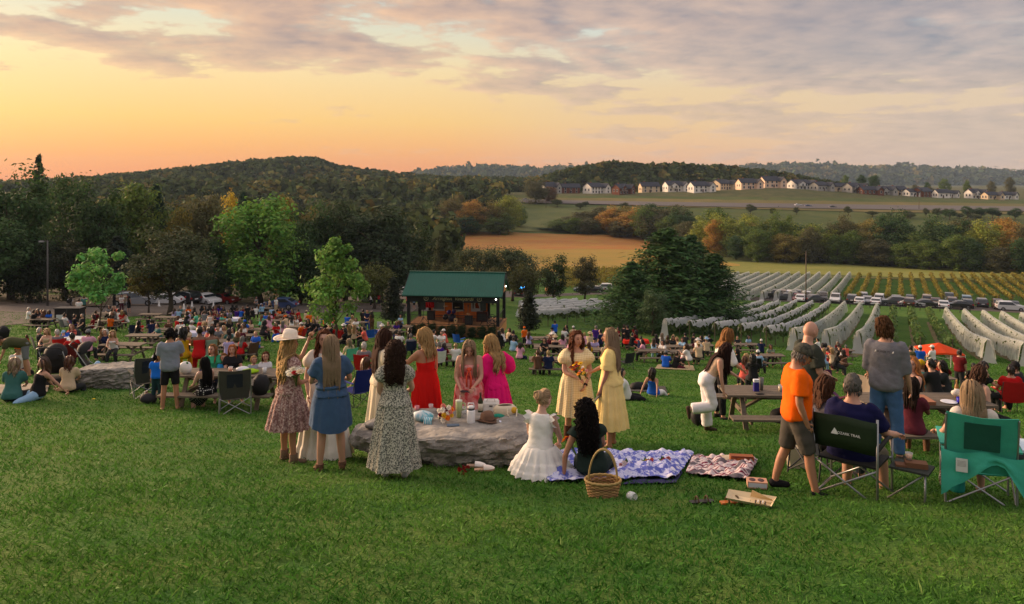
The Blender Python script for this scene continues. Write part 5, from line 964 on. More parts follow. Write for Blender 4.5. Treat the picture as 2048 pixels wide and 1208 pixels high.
e = empty('tote_bag', onrock(1010, 832), R(8)); b_ = MB(); b_.loft([[Vector((math.cos(a) * rx_, math.sin(a) * ry_, z)) for a in (2 * math.pi * i / 20 for i in range(20))] for rx_, ry_, z in ((.12, .09, 0), (.16, .11, .05), (.17, .10, .12), (.12, .06, .16), (.10, .05, .155))], True, False); b_.build('bag_body', CLOTH, e, True, color=S3(206, 194, 168)); b_ = MB(); b_.tube([(.02, -.09, .13), (.01, -.16, .08), (.06, -.19, .01), (.14, -.16, .02), (.16, -.09, .12)], .010, 6); b_.build('handle', CLOTH, e, True, color=S3(206, 194, 168)); b_ = MB(); b_.ell((.12, -.07, .10), (.05, .04, .045), 10, 7); b_.build('yellow_pouch', PLAST, e, True, color=S3(206, 160, 40)); b_ = MB(); b_.ell((-.10, -.09, .03), (.10, .05, .035), 12, 6); b_.build('teal_scarf', CLOTH, e, True, color=S3(44, 140, 118)); tag(e, 'cream canvas tote spilling a yellow pouch and a teal scarf on the boulder', 'bag')
e = empty('fringed_towel', onrock(846, 838), R(-10)); b_ = MB(); b_.ell((0, 0, .04), (.15, .11, .075), 20, 10, None, lambda p: p * (1 + .22 * mnoise.noise(p * 14))); b_.build('cloth', pat('aqua_white_cloth', 'dye', S3(216, 222, 222), S3(92, 170, 190), None, 9), e, True)
for i in range(14): a = R(-100 + i * 7); b_ = MB(); b_.tube([(.05 + i * .009, -.09, .06), (.06 + i * .008, -.15, .02 + .01 * (i % 2)), (.055 + i * .009, -.165, -.05 - .02 * (i % 3))], [.006, .005, .003], 5); b_.build('tassel', CLOTH, e, True, color=S3(92, 176, 196) if i % 3 else S3(226, 230, 230))
tag(e, 'aqua and white fringed towel heaped on the boulder', 'towel')
flowers(onrock(884, 838) + Vector((0, 0, .06)), 'bouquet of white, burgundy and yellow flowers in cream wrap lying on the boulder', [S3(236, 228, 212), S3(110, 20, 44), S3(220, 170, 40), S3(214, 130, 120), S3(240, 234, 220), S3(232, 120, 30)], 13, .17, .11, .044, (R(52), R(46)), S3(222, 212, 196), 41)
one('phone', lambda b_: b_.box((0, 0, .006), (.17, .085, .011)), PLAST, onrock(906, 851), 'phone in blue case lying on the front edge of the boulder', 'phone', R(6), S3(74, 98, 122)); one('folded_paper', lambda b_: (b_.box((0, 0, .004), (.10, .07, .004)), b_.box((.02, 0, .016), (.09, .06, .003), .3, Matrix.Rotation(R(18), 3, 'Y'))), PAPER, onrock(1002, 846), 'folded white paper beside the brown hat on the boulder', 'paper', R(-12), S3(206, 210, 226))
cup(onrock(834, 822), 'small pink cup on the far edge of the boulder near the red dress', S3(206, 130, 140), .075, .036); cup(onrock(862, 820), 'clear plastic cup with rose drink on the boulder', (.8, .8, .8), .085, .036, GLASS, S3(190, 70, 80)); cup(onrock(928, 830) + Vector((0, .05, 0)), 'clear plastic cup behind the green tumbler', (.8, .8, .8), .10, .038, GLASS)
e = empty('stone_chip', onrock(752, 850) + Vector((0, 0, -.03)), .4); b_ = MB(); b_.ell((0, 0, .03), (.14, .10, .06), 12, 8, None, lambda p: p * (1 + .35 * mnoise.noise(p * 11))); b_.build('stone', ROCKM, e); tag(e, 'loose stone lump on the low end of the boulder', 'rock')
# ================================================================== the group by the tables at the vineyard side
def sit_pose(**kw):
    d = dict(L=(84, 6, 82, 6), Rr=(84, 6, 82, 6), aL=(30, 8, 80, -20), aR=(30, 8, 80, -20)); d.update(kw); return d
def standg(u, v, vt, yaw, label, skin, **kw): return stand(u, v, vt, yaw, label, skin, **kw)
TB2 = at(1548, 857); TB2.z -= .02; table(TB2, R(-2), 'plank picnic table behind the man in orange', 1.98)
f3 = at(1868, 802, .75); TB3 = Vector((f3.x, f3.y + .36, gz(f3.x, f3.y + .36))); table(TB3, R(-1), 'plank picnic table with a pizza box and a dotted bag on it', 1.95)
# 13 leaning girl, 14 woman in white blouse
p = at(1413, 866); f = Fig(H=1.74, lean=30, hp=30, aR=(4, 6, 10, 2, .6), aL=(34, 8, 62, -4), Rr=(16, 3, 98, 5), L=(2, 3, 0, 6), hy=8, ph=.96); o = person(f, p, -84, 'young woman in beige top and white flared trousers leaning over the picnic table', 'fair')
wear(o, 'top', f.top(e=.016, z0=-.08, sleeve=0, grow=.0), S3(206, 176, 148)); wear(o, 'trousers', f.pants(e=.026, t1=.97, flare=.06, z1=.15), S3(222, 218, 220)); wear(o, 'hair', f.hair('straight', .55, 150, .012, 81, 1.08), (.022, .010, .008)); shoes(f, o, S3(62, 50, 40), .008, 0, 'sandal')
f, o = stand(1440, 838, 655, -62, 'woman with bronze hair and white blouse behind the leaning young woman', 'fair', lean=12, hp=18, aR=(16, 12, 55, -12), aL=(30, 8, 60, -5), fat=1.15)
wear(o, 'blouse', f.top(e=.024, z0=-.05, sleeve=.55, cuff=.02, folds=.009), S3(222, 220, 216)); wear(o, 'trousers', f.pants(), (.012, .012, .014)); wear(o, 'hair', f.hair('straight', .24, 150, .012, 83, 1.14), HC['bronze']); shoes(f, o, (.02, .02, .02))
# 15 man in orange
p = at(1600, 988); f = Fig(H=(984 - 674) / F * p.y * .995, sex='m', Rr=(14, 4, 5, 8), L=(-11, 4, 6, 8), aR=(-6, 10, 22, -6, .3), aL=(-4, 8, 25, -6), hp=22, hy=-4, fat=1.06); p.y += .10; p.z = gz(p.x, p.y); o = person(f, p, -74, 'man in orange T-shirt, grey shorts and camouflage cap walking past the table', 'tan')
wear(o, 'shirt', f.top(e=.026, z0=-.12, sleeve=.38, cuff=.026, grow=.03, folds=.009), S3(240, 98, 6)); wear(o, 'shorts', f.pants(e=.034, t1=.50, z1=.05, folds=.008), S3(76, 72, 66)); wear(o, 'hair', f.hair('short', .045, 170, .007, 85, 1.03), HC['grey']); wear(o, 'cap', cap_mb(f), m=pat('camo', 'dye', S3(84, 82, 72), S3(58, 58, 52), None, 26)); shoes(f, o, (.012, .012, .014), .014, 0, 'sneaker')
b_ = MB(); [b_.tube([f.C + f.HR @ (Vector((sd * x, y, .012)) * f.hk) for x, y in ((.02, .103), (.05, .098), (.078, .06))], .011 * f.hk, 6) for sd in (1, -1)]; wear(o, 'sunglasses', b_, (.01, .01, .012))
# 16 bald man
f, o = stand(1616, 908, 642, -60, 'bald bearded man in dark olive T-shirt standing behind the man in orange', 'fair', sex='m', aR=(8, 10, 70, -25), aL=(10, 10, 75, -20), hp=10, hy=-12, fat=1.16)
wear(o, 'shirt', f.top(e=.024, z0=-.1, sleeve=.36, cuff=.02, folds=.009), S3(56, 60, 52)); wear(o, 'trousers', f.pants(e=.022), (.02, .02, .022)); shoes(f, o, (.02, .02, .02))
b_ = MB(); b_.ell(f.C + f.HR @ Vector((0, .035, -.075)) * f.hk, (.066, .062, .05), 14, 8, f.HR); wear(o, 'beard', b_, (.13, .11, .10), HAIRM)
# 19 man in grey shirt
f, o = stand(1772, 916, 634, -8, 'man in untucked grey shirt with rolled sleeves and jeans, back turned', 'fair', sex='m', aR=(6, 8, 22, 8), aL=(10, 7, 55, 4), hy=-48, hp=8, L=(2, 3, 2, 8), Rr=(-2, 5, 2, 10))
wear(o, 'shirt', f.top(e=.019, z0=-.13, sleeve=.56, cuff=.014, grow=.04, folds=.009), m=mat('grey_cotton', S3(112, 112, 118), .92, var=.22, scale=11, bump=.5, bscale=15)); wear(o, 'jeans', f.pants(e=.02, t1=.98), m=mat('blue_jeans', S3(62, 96, 136), .9, var=.25, scale=8, bump=.3)); wear(o, 'hair', f.hair('wavy', .075, 230, .011, 87, 1.14), (.075, .038, .018)); shoes(f, o, (.05, .04, .03))
b_ = MB()
def back_pt(x, z): return f.tp(x, -.123 - .028 + .35 * x * x + (.02 if z > .40 else 0), z)
for k, (x0, x1) in enumerate(((-.105, -.085), (.085, .105))): b_.poly([back_pt(x0, .37), back_pt(x1 + .0, .37), back_pt(x1, .395), back_pt(x0 + .012, .395)], .003, (0, 1, 0))
wear(o, 'white_flash', b_, S3(206, 206, 206))
def text_part(txt, root, mtx, size, m, name='lettering', ext=.0015, shear=0.0, align='CENTER', space=1.0):
    cu = bpy.data.curves.new('t', 'FONT'); cu.body = txt; cu.size = size; cu.extrude = ext; cu.align_x = align; cu.align_y = 'CENTER'; cu.shear = shear; cu.space_character = space; cu.resolution_u = 2
    ob = bpy.data.objects.new('t', cu); TMP.collection.objects.link(ob); TMP.view_layers[0].update(); me = bpy.data.meshes.new_from_object(ob.evaluated_get(TMP.view_layers[0].depsgraph)); bpy.data.objects.remove(ob); bpy.data.curves.remove(cu)
    me.materials.clear(); me.materials.append(m); o_ = link(name, me, root); o_.matrix_local = mtx; return o_
q0, q1, qz = back_pt(-.08, .385), back_pt(.08, .385), back_pt(0, .41); xa = (q1 - q0).normalized(); za = (f.T @ Vector((0, 0, 1))); ya = za.cross(xa)
tm = Matrix.Identity(4); 
for r_ in range(3): tm[r_][0], tm[r_][1], tm[r_][2] = xa[r_], za[r_], xa.cross(za)[r_]
c_ = back_pt(0, .385) + f.T @ Vector((0, -.03, 0)); tm[0][3], tm[1][3], tm[2][3] = c_; text_part('SUPER 73', o, tm, .042, mat('black_print', (.015, .015, .016), .8), 'back_print')
# 17 seated woman in grey
p = at(1648, 956); f = Fig(**sit_pose(H=1.66, ph=.47, hy=6, hp=4, fat=1.22, aR=(18, 10, 60, -20), aL=(30, 8, 120, -10))); o = person(f, p, -52, 'woman with short brown hair and grey T-shirt sitting beside the man in navy', 'fair')
wear(o, 'shirt', f.top(e=.026, z0=-.06, sleeve=.34, cuff=.022, folds=.010), S3(84, 80, 84)); wear(o, 'trousers', f.pants(e=.018, t1=.9), S3(40, 48, 62)); wear(o, 'hair', f.hair('straight', .19, 170, .012, 89, 1.14), (.060, .028, .016)); b_ = MB(); [b_.ell(f.C + f.HR @ Vector((sd * .035, .06, .105)) * f.hk, (.028, .02, .014), 8, 6, f.HR) for sd in (1, -1)]; wear(o, 'sunglasses', b_, (.01, .01, .01)); shoes(f, o, (.12, .08, .06))
ch = camp_chair(p + Vector((0, 0, 0)), vyaw(p, -52), S3(52, 60, 72), 'dark folding chair under the woman in grey T-shirt', .56, .85, DARKTUBE)
# 18 man in navy on the green director chair
p = at(1704, 985); f = Fig(**sit_pose(H=1.80, sex='m', ph=.45, hy=-14, hp=6, fat=1.25, aR=(24, 24, 78, 12, .9), aL=(20, 10, 100, -20), L=(80, 9, 78, 10), Rr=(80, 12, 80, 14), lean=2)); o = person(f, p, -16, 'man with cropped grey hair in navy polo shirt sitting in the green folding chair', 'fair')
wear(o, 'polo_shirt', f.top(e=.024, z0=-.08, sleeve=.38, cuff=.022, folds=.009), S3(20, 22, 62)); wear(o, 'shorts', f.pants(e=.03, t1=.52), S3(112, 108, 92)); wear(o, 'hair', f.hair('short', .035, 200, .007, 91, 1.03), (.10, .095, .085)); shoes(f, o, S3(66, 54, 44), .012)
def director(pos, rz):
    e = empty('director_chair', pos, rz); GC = S3(34, 50, 30); w = .31
    def bk(b_):
        n = 10; b_.loft([[Vector((w * (2 * i / n - 1), -.30 - .05 * math.sin(math.pi * i / n) + y, z + .012 * math.cos(math.pi * (2 * i / n - 1)))) for i in range(n + 1)] + [Vector((w * (2 * i / n - 1), -.312 - .05 * math.sin(math.pi * i / n) + y, z + .012 * math.cos(math.pi * (2 * i / n - 1)))) for i in reversed(range(n + 1))] for z, y in ((.56, .02), (.68, 0), (.82, -.01), (.90, -.01))])
    b_ = MB(); bk(b_); bo = b_.build('backrest', FAB, e, True, color=GC)
    b_ = MB(); b_.box((0, 0, .40), (.58, .46, .02)); b_.build('seat', FAB, e, color=S3(30, 32, 30))
    for sd in (1, -1):
        b_ = MB(); b_.tube([(sd * w, -.30, .02), (sd * w, -.30, .92)], .013, 8); b_.build('back_post', STEEL, e, True); b_ = MB(); b_.tube([(sd * w, .26, .02), (sd * w, .26, .60)], .013, 8); b_.build('front_post', STEEL, e, True)
        b_ = MB(); b_.tube([(sd * w, -.32, .02), (sd * w, .30, .02)], .012, 8); b_.build('foot_rail', STEEL, e, True); b_ = MB(); b_.tube([(sd * w, -.28, .61), (sd * w, .10, .64), (sd * w, .27, .615)], .022, 8); b_.build('armrest', FAB, e, True, color=(.02, .02, .02))
        for y in (-.29, .25): b_ = MB(); b_.tube([(-sd * w, y, .03), (sd * w, y, .40)], .011, 8); b_.build('cross_tube', STEEL, e, True)
    b_ = MB(); b_.box((.56, -.02, .43), (.36, .30, .02)); st = b_.build('side_table', FAB, e, color=S3(46, 52, 48)); b_ = MB(); b_.tube([(.70, -.12, .43), (.70, -.12, 0)], .011, 8); b_.tube([(.36, -.12, .10), (.70, -.12, .42)], .009, 8); b_.build('table_leg', STEEL, e, True)
    WHT = mat('white_print', S3(222, 222, 222), .8); m4 = Matrix(((1, 0, 0, .055), (0, 0, -1, -.366), (0, 1, 0, .735), (0, 0, 0, 1))); text_part('OZARK TRAIL', bo, m4, .036, WHT, 'lettering')
    b_ = MB(); b_.poly([(-.12, -.3655, .715), (-.085, -.3655, .78), (-.065, -.3655, .755), (-.05, -.3655, .715)], .002, (0, -1, 0)); b_.build('mountain_mark', WHT, bo)
    tag(e, 'green folding director chair with white mountain mark and a side tray', 'folding chair'); return e, Matrix.Translation(pos) @ Matrix.Rotation(rz, 4, 'Z')
dc, dm = director(p + Vector((0, -.04, 0)), vyaw(p, -16))
tp_ = dm @ Vector((.58, -.02, .44)); one('food_box', lambda b_: (b_.box((0, 0, .025), (.20, .12, .05)), b_.box((-.14, -.02, .012), (.10, .10, .02))), PAPER, tp_ + Vector((.02, .0, 0)), 'small brown food box on the tray of the green chair', 'box', R(-20), S3(110, 76, 54)); cup(tp_ + Vector((-.02, .06, .05)), 'clear cup of pale drink on the tray of the green chair', (.8, .8, .8), .07, .038, GLASS, S3(214, 150, 90))
# table 2 things
t2 = lambda x, y: Vector((TB2.x + x, TB2.y + y, TB2.z + .756))
e = empty('travel_mug', t2(.62, -.28)); b_ = MB(); lathe(b_, [(.036, 0), (.045, .03), (.05, .17), (.05, .18)], 16); b_.build('mug_body', PLAST, e, True, color=S3(24, 30, 54)); b_ = MB(); lathe(b_, [(.052, .178), (.052, .20), (.03, .205)], 16); b_.build('lid', PLAST, e, True, color=S3(150, 156, 164)); tag(e, 'dark blue lidded tumbler on the table behind the man in orange', 'tumbler')
e = empty('drink_can', t2(-.36, -.05)); b_ = MB(); b_.box((0, 0, .09), (.10, .07, .18)); b_.build('can_body', PLAST, e, color=S3(44, 40, 120)); b_ = MB(); b_.box((0, 0, .20), (.102, .072, .05)); b_.build('lid', PLAST, e, color=S3(214, 216, 222)); tag(e, 'blue drink carton with white top on the table by the leaning woman', 'carton'); cup(t2(-.24, .02), 'tall grey tumbler with straw on the table by the leaning woman', S3(112, 110, 104), .24, .05)
cup(t2(.10, -.08), 'clear cup of milky iced drink on the picnic table', (.8, .8, .8), .13, .048, GLASS, S3(216, 186, 130)); bottle(t2(.24, .02), 'dark beer bottle on the table next to the iced drink', (.02, .012, .008), (.6, .5, .2), .24, .032, S3(206, 198, 180)); bottle(t2(.78, .05), 'pale green wine bottle with white label on the end of the table', S3(150, 160, 120), (.7, .65, .5), .31, .038, S3(226, 224, 216)); one('phone', lambda b_: b_.box((0, 0, .006), (.15, .075, .011)), PLAST, t2(-.36, -.26), 'black phone on the corner of the table by the leaning woman', 'phone', .2, (.01, .01, .012))
# table 3 things
t3 = lambda x, y: Vector((TB3.x + x, TB3.y + y, TB3.z + .756))
e = empty('pizza_box', t3(-.18, -.14), R(-4)); b_ = MB(); b_.box((0, 0, .022), (.46, .40, .044)); b_.build('tray', PAPER, e, color=S3(140, 92, 66)); b_ = MB(); b_.box((0, 0, .048), (.465, .405, .008)); b_.build('lid', PAPER, e, color=S3(162, 108, 80)); tag(e, 'brown cardboard pizza box on the picnic table', 'pizza box')
one('plate', lambda b_: lathe(b_, [(.07, 0), (.12, .014), (.115, .018), (.06, .006)], 20), PLAST, t3(.32, -.2), 'white paper plate on the table beside the blue cup', 'plate', 0, S3(214, 216, 224), True); cup(t3(.46, -.24), 'small cobalt blue plastic cup on the picnic table', S3(34, 30, 170), .09, .045); bottle(t3(.60, -.12), 'small bottle with white label standing on the picnic table', (.3, .25, .1), S3(190, 120, 40), .22, .036, S3(222, 220, 214)); bottle(t3(.62, .1), 'amber bottle behind the dotted bag', (.25, .12, .03), (.35, .2, .05), .27, .033, S3(200, 190, 170))
e = empty('dotted_bag', t3(.76, -.05)); b_ = MB(); b_.ell((0, 0, .06), (.16, .12, .07), 18, 10, None, lambda p: p * (1 + .15 * mnoise.noise(p * 12))); b_.build('bag_body', pat('green_white_dots', 'dots', S3(24, 66, 50), S3(214, 222, 214), None, 34), e, True); b_ = MB(); b_.ell((-.18, .05, .09), (.10, .06, .06), 12, 8, None, lambda p: p * (1 + .25 * mnoise.noise(p * 15))); b_.build('napkin', CLOTH, e, True, color=S3(214, 206, 196)); tag(e, 'dark green bag with white dots on the end of the picnic table', 'bag')
# 20, 21 women at the table; 23 person in maroon
p = Vector((TB3.x + .22, TB3.y + .66, TB3.z)); f = Fig(**sit_pose(H=1.68, ph=.50, hy=-40, fat=1.2, aR=(26, 14, 75, -40), aL=(26, 14, 75, -30))); o = person(f, p, 128, 'woman with long strawberry blond hair in black top at the far side of the table', 'light')
wear(o, 'top', f.top(e=.02, z0=-.06, z1=.40, sleeve=0), (.012, .012, .013)); wear(o, 'trousers', f.pants(), (.012, .012, .014)); wear(o, 'hair', f.hair('wavy', .44, 170, .013, 93, 1.12), (.34, .15, .055))
p = Vector((TB3.x + .98, TB3.y + .1, TB3.z)); f = Fig(**sit_pose(H=1.68, ph=.50, hy=24, fat=1.14, aR=(-2, 12, 30, 4), aL=(10, 12, 40, 0), Rr=(76, 14, 50, 6), L=(70, 10, 62, 6))); o = person(f, p, -52, 'woman with dark wavy hair in black strappy top sitting at the end of the table', 'light')
b_ = MB(); f.torso(b_, .016, -.06, .35); wear(o, 'top', remesh(b_, .020, 3), (.012, .012, .013))
for sd in (1, -1): b_ = MB(); b_.tube([f.tp(sd * .085, -.115, .34), f.tp(sd * .09, -.06, .448), f.tp(sd * .09, .05, .442), f.tp(sd * .085, .125, .35)], .012, 6); wear(o, 'strap', b_, (.012, .012, .013))
wear(o, 'skirt', f.pants(e=.03, t1=.62), (.012, .012, .013)); wear(o, 'hair', f.hair('wavy', .32, 170, .012, 95, 1.14), (.05, .026, .018)); shoes(f, o, (.02, .02, .02)); b_ = MB(); b_.tube([f.wri[1] - f.hd[1][0] * .018, f.wri[1] + f.hd[1][0] * .010], .031, 12); wear(o, 'bracelet', b_, S3(206, 206, 200))
p = Vector((TB3.x - .48, TB3.y - .62, TB3.z)); f = Fig(**sit_pose(H=1.66, ph=.50, aL=(40, 8, 110, -20), aR=(40, 8, 100, -30), Rr=(70, 4, 70, 6), L=(80, 8, 70, 6))); o = person(f, p, -14, 'person in maroon top seated on the bench in front of the man in grey shirt', 'brown')
wear(o, 'top', f.top(sleeve=.24), S3(96, 40, 52)); wear(o, 'shorts', f.pants(e=.022, t1=.4), S3(60, 56, 52)); wear(o, 'hair', f.hair('straight', .3, 90, .014, 97), HC['dark']); shoes(f, o, (.02, .015, .012), .008, 0, 'sandal')
# 22 blonde in the teal chair
p = at(1948, 996); f = Fig(**sit_pose(H=1.66, ph=.44, hy=-22, hp=6, aL=(14, 26, 78, 4, .9), aR=(14, 14, 70, -10))); o = person(f, p, 10, 'blond woman in pale top seated in the teal folding chair', 'fair')
wear(o, 'top', f.top(e=.018, sleeve=.06), S3(206, 196, 186)); wear(o, 'shorts', f.pants(e=.02, t1=.45), S3(70, 80, 100)); wear(o, 'hair', f.hair('straight', .40, 170, .012, 99, 1.12, back=True), HC['ash']); shoes(f, o, (.3, .2, .15), .006, 0, 'sandal'); b_ = MB(); [b_.ell(f.C + f.HR @ Vector((sd * .035, .055, .108)) * f.hk, (.028, .02, .012), 8, 6, f.HR) for sd in (1, -1)]; wear(o, 'sunglasses', b_, (.02, .02, .02))
TEAL = S3(58, 158, 138); e = camp_chair(p + Vector((0, -.05, 0)), vyaw(p, 6), TEAL, 'teal folding camp chair with its carry cover hung over the back', .60, .95, None, None, True, None, S3(30, 84, 72))
b_ = MB(); rr_ = []
for j in range(7):
    t = j / 6; ring = []
    for i in range(16): s_ = i / 15; x = -.34 + .70 * s_; hang = .16 + .09 * math.sin(s_ * 5 + 1) + (.22 * max(0, (s_ - .72) / .28) + .12 * max(0, (.15 - s_) / .15)); ring.append(Vector((x * (1 + .10 * t * (s_ > .7)), -.335 - .04 * math.sin(math.pi * s_) - .022 * t * math.sin(s_ * 17) - .02 * mnoise.noise((x * 9, t * 3, 1)), .585 - .02 * math.sin(s_ * 9) - t * hang * 1.3)))
    rr_.append(ring)
b_.loft(rr_, False); k = len(b_.v); b_.v += [(x, y + .012, z) for x, y, z in b_.v]; b_.f += [tuple(reversed([i + k for i in q])) for q in b_.f]; b_.mi = [0] * len(b_.f); cv_ = b_.build('carry_cover', FAB, e, True, color=S3(64, 172, 150)); b_ = MB(); b_.box((-.17, -.395, .46), (.10, .004, .13)); b_.build('care_label', PAPER, cv_, color=S3(206, 208, 206))
for i in range(5): b_ = MB(); b_.box((-.17, -.398, .50 - i * .012), (.075, .001, .004)); b_.build('label_line', PLAST, cv_, color=(.3, .3, .3))
b_ = MB(); b_.box((.43, .04, .60), (.14, .40, .025)); b_.build('arm_pad', FAB, e, color=S3(196, 214, 226))
e = empty('duffel_bag', at(1946, 1006) + Vector((.02, .3, 0))); b_ = MB(); lathe(b_, [(.07, 0), (.075, .02), (.075, .26), (.05, .30)], 14); b_.build('bag_body', FAB, e, True, color=S3(46, 160, 152)); tag(e, 'turquoise cylinder bag under the teal chair', 'bag')
one('towel_roll', lambda b_: b_.ell((0, 0, .10), (.06, .07, .11), 12, 8, None, lambda p: p * (1 + .2 * mnoise.noise(p * 16))), pat('brown_white_print', 'floral', S3(196, 190, 182), S3(96, 70, 52), None, 40), at(1922, 1000) + Vector((.02, .3, 0)), 'brown and white printed cloth bundle under the teal chair', 'cloth', 0, None, True)
e = empty('backpack', at(2020, 925), R(20)); b_ = MB(); b_.ell((0, 0, .20), (.17, .13, .22), 16, 10, None, lambda p: p * (1 + .1 * mnoise.noise(p * 9))); b_.build('pack_body', FAB, e, True, color=S3(40, 42, 50)); b_ = MB(); b_.ell((0, -.11, .14), (.12, .05, .10), 12, 8); b_.build('pocket', FAB, e, True, color=S3(54, 56, 64)); b_ = MB(); b_.tube([(-.05, 0, .40), (0, 0, .45), (.05, 0, .40)], .01, 6); b_.build('grab_handle', FAB, e, True, color=(.02, .02, .02)); tag(e, 'dark backpack on the grass beside the table end', 'backpack')
e = empty('water_bottle', at(2003, 930)); b_ = MB(); lathe(b_, [(.04, 0), (.04, .16), (.03, .18)], 14); b_.build('bottle_body', PLAST, e, True, color=S3(90, 92, 96)); b_ = MB(); lathe(b_, [(.033, .18), (.033, .21), (.01, .212)], 14); b_.build('lid', PLAST, e, True, color=(.02, .02, .02)); tag(e, 'grey metal bottle on the grass by the dark backpack', 'bottle')
e = empty('tote_bag', at(1602, 940) + Vector((0, .1, 0))); b_ = MB(); b_.loft([[Vector((x * w, y * .06, z)) for x, y in ((-1, -1), (1, -1), (1, 1), (-1, 1))] for z, w in ((0, .12), (.14, .13), (.26, .12))]); b_.build('bag_body', CLOTH, e, color=S3(190, 176, 148)); b_ = MB(); b_.tube([(-.05, 0, .26), (0, 0, .33), (.05, 0, .26)], .008, 6); b_.build('handle', CLOTH, e, color=S3(190, 176, 148)); tag(e, 'beige canvas bag on the grass under the chair of the woman in grey', 'bag')
camp_chair(Vector((TB2.x + 1.15, TB2.y + .65, gz(TB2.x + 1.15, TB2.y + .65))), R(170), S3(70, 26, 62), 'purple high-backed folding chair beyond the two tables', .62, 1.02, DARKTUBE, None, True, None, None)
camp_chair(Vector((TB3.x - .52, TB3.y + 1.1, gz(TB3.x, TB3.y + 1.1))), R(120), S3(96, 36, 46), 'maroon and beige folding chair behind the pizza box table', .58, .98, DARKTUBE, None, True, S3(150, 136, 116))
one('folded_jacket', lambda b_: b_.ell((0, 0, .07), (.26, .14, .09), 16, 8, None, lambda p: p * (1 + .2 * mnoise.noise(p * 8))), CLOTH, Vector((TB2.x - .05, TB2.y + .66, TB2.z + .44)), 'crimson folded jacket on the far bench of the table', 'jacket', 0, S3(120, 16, 44), True)
one('black_bag', lambda b_: b_.ell((0, 0, .16), (.30, .18, .17), 16, 10, None, lambda p: p * (1 + .18 * mnoise.noise(p * 7))), FAB, TB2 + Vector((.35, .35, 0)), 'big soft black bag under the table behind the man in orange', 'bag', 0, (.012, .012, .014), True)
one('black_bag', lambda b_: b_.ell((0, 0, .18), (.16, .16, .19), 16, 10, None, lambda p: p * (1 + .18 * mnoise.noise(p * 7))), FAB, at(1398, 852), 'black bag on the grass behind the leaning young woman', 'bag', 0, (.012, .012, .014), True)
# the table group on the lane side
f1 = at(457, 819); TB1 = Vector((f1.x * (f1.y + .6) / f1.y, f1.y + .6, gz(f1.x, f1.y + .6))); table(TB1, R(-1), 'plank picnic table by the man in grey polo shirt, laden with bottles', 2.45)
f, o = stand(340, 820, 656, -4, 'man in grey polo shirt and black shorts standing barefoot beside the table', 'tan', sex='m', aR=(20, 9, 85, -12), aL=(8, 7, 60, -25), hp=8, L=(0, 4, 0, 10), Rr=(0, 4, 0, 10))
wear(o, 'polo_shirt', f.top(e=.022, z0=-.13, sleeve=.36, cuff=.018, folds=.008), S3(124, 132, 144)); wear(o, 'shorts', f.pants(e=.018, t1=.44, z1=.0), (.012, .012, .014)); wear(o, 'hair', f.hair('short', .05, 220, .008, 101, 1.05), HC['black'])
p = at(314, 806); f = Fig(H=1.12, sex='m', kid=True, aR=(30, 10, 60, -10)); o = person(f, p, -20, 'child in bright blue T-shirt standing beside the man in grey polo', 'tan'); wear(o, 'shirt', f.top(e=.026, sleeve=.3, z0=-.08), S3(30, 110, 214)); wear(o, 'trousers', f.pants(e=.02), S3(34, 62, 66)); wear(o, 'hair', f.hair('short', .06, 130, .009, 103), HC['black']); shoes(f, o, (.03, .03, .03))
def bench(x, side, H, yaw, label, skin, sex='f', kid=False, **kw):
    f = Fig(**sit_pose(H=H, sex=sex, ph=.50 if not kid else .48, kid=kid, **kw)); p = Vector((TB1.x + x, TB1.y + side * .66, TB1.z)); return f, person(f, p, yaw, label, skin)
f, o = bench(-.25, -1, 1.66, 22, 'woman with long dark hair in black polka dot sundress on the near bench', 'light', hy=-10, aR=(30, 12, 90, -20), aL=(22, 14, 70, -10), Rr=(76, 4, 72, 6), L=(64, 6, 74, 6))
DOT = pat('black_white_dots', 'dots', (.012, .012, .013), S3(222, 220, 214), None, 26); b_ = MB(); f.torso(b_, .016, -.08, .31); d = remesh(b_, .020, 3); wear(o, 'dress', d, m=DOT)
b_ = MB(); f.torso(b_, .03, -.11, .08); [f.leg(b_, sd, .05, .5) for sd in (1, -1)]; b_.tube([(f.hip[1] + f.hip[-1]) / 2 + Vector((0, 0, .02)), (f.knee[1] + f.knee[-1]) / 2 - Vector((0, 0, .10))], [.15, .14], 12); wear(o, 'skirt', remesh(b_, .022, 4), m=DOT)
for sd in (1, -1): b_ = MB(); b_.tube([f.tp(sd * .07, -.10, .30), f.tp(sd * .08, -.06, .45), f.tp(sd * .085, .05, .44), f.tp(sd * .085, .12, .33)], .005, 5); wear(o, 'strap', b_, (.01, .01, .01))
wear(o, 'hair', f.hair('straight', .50, 170, .012, 105, 1.08), HC['black']); shoes(f, o, S3(40, 150, 70), .008, 0, 'sandal')
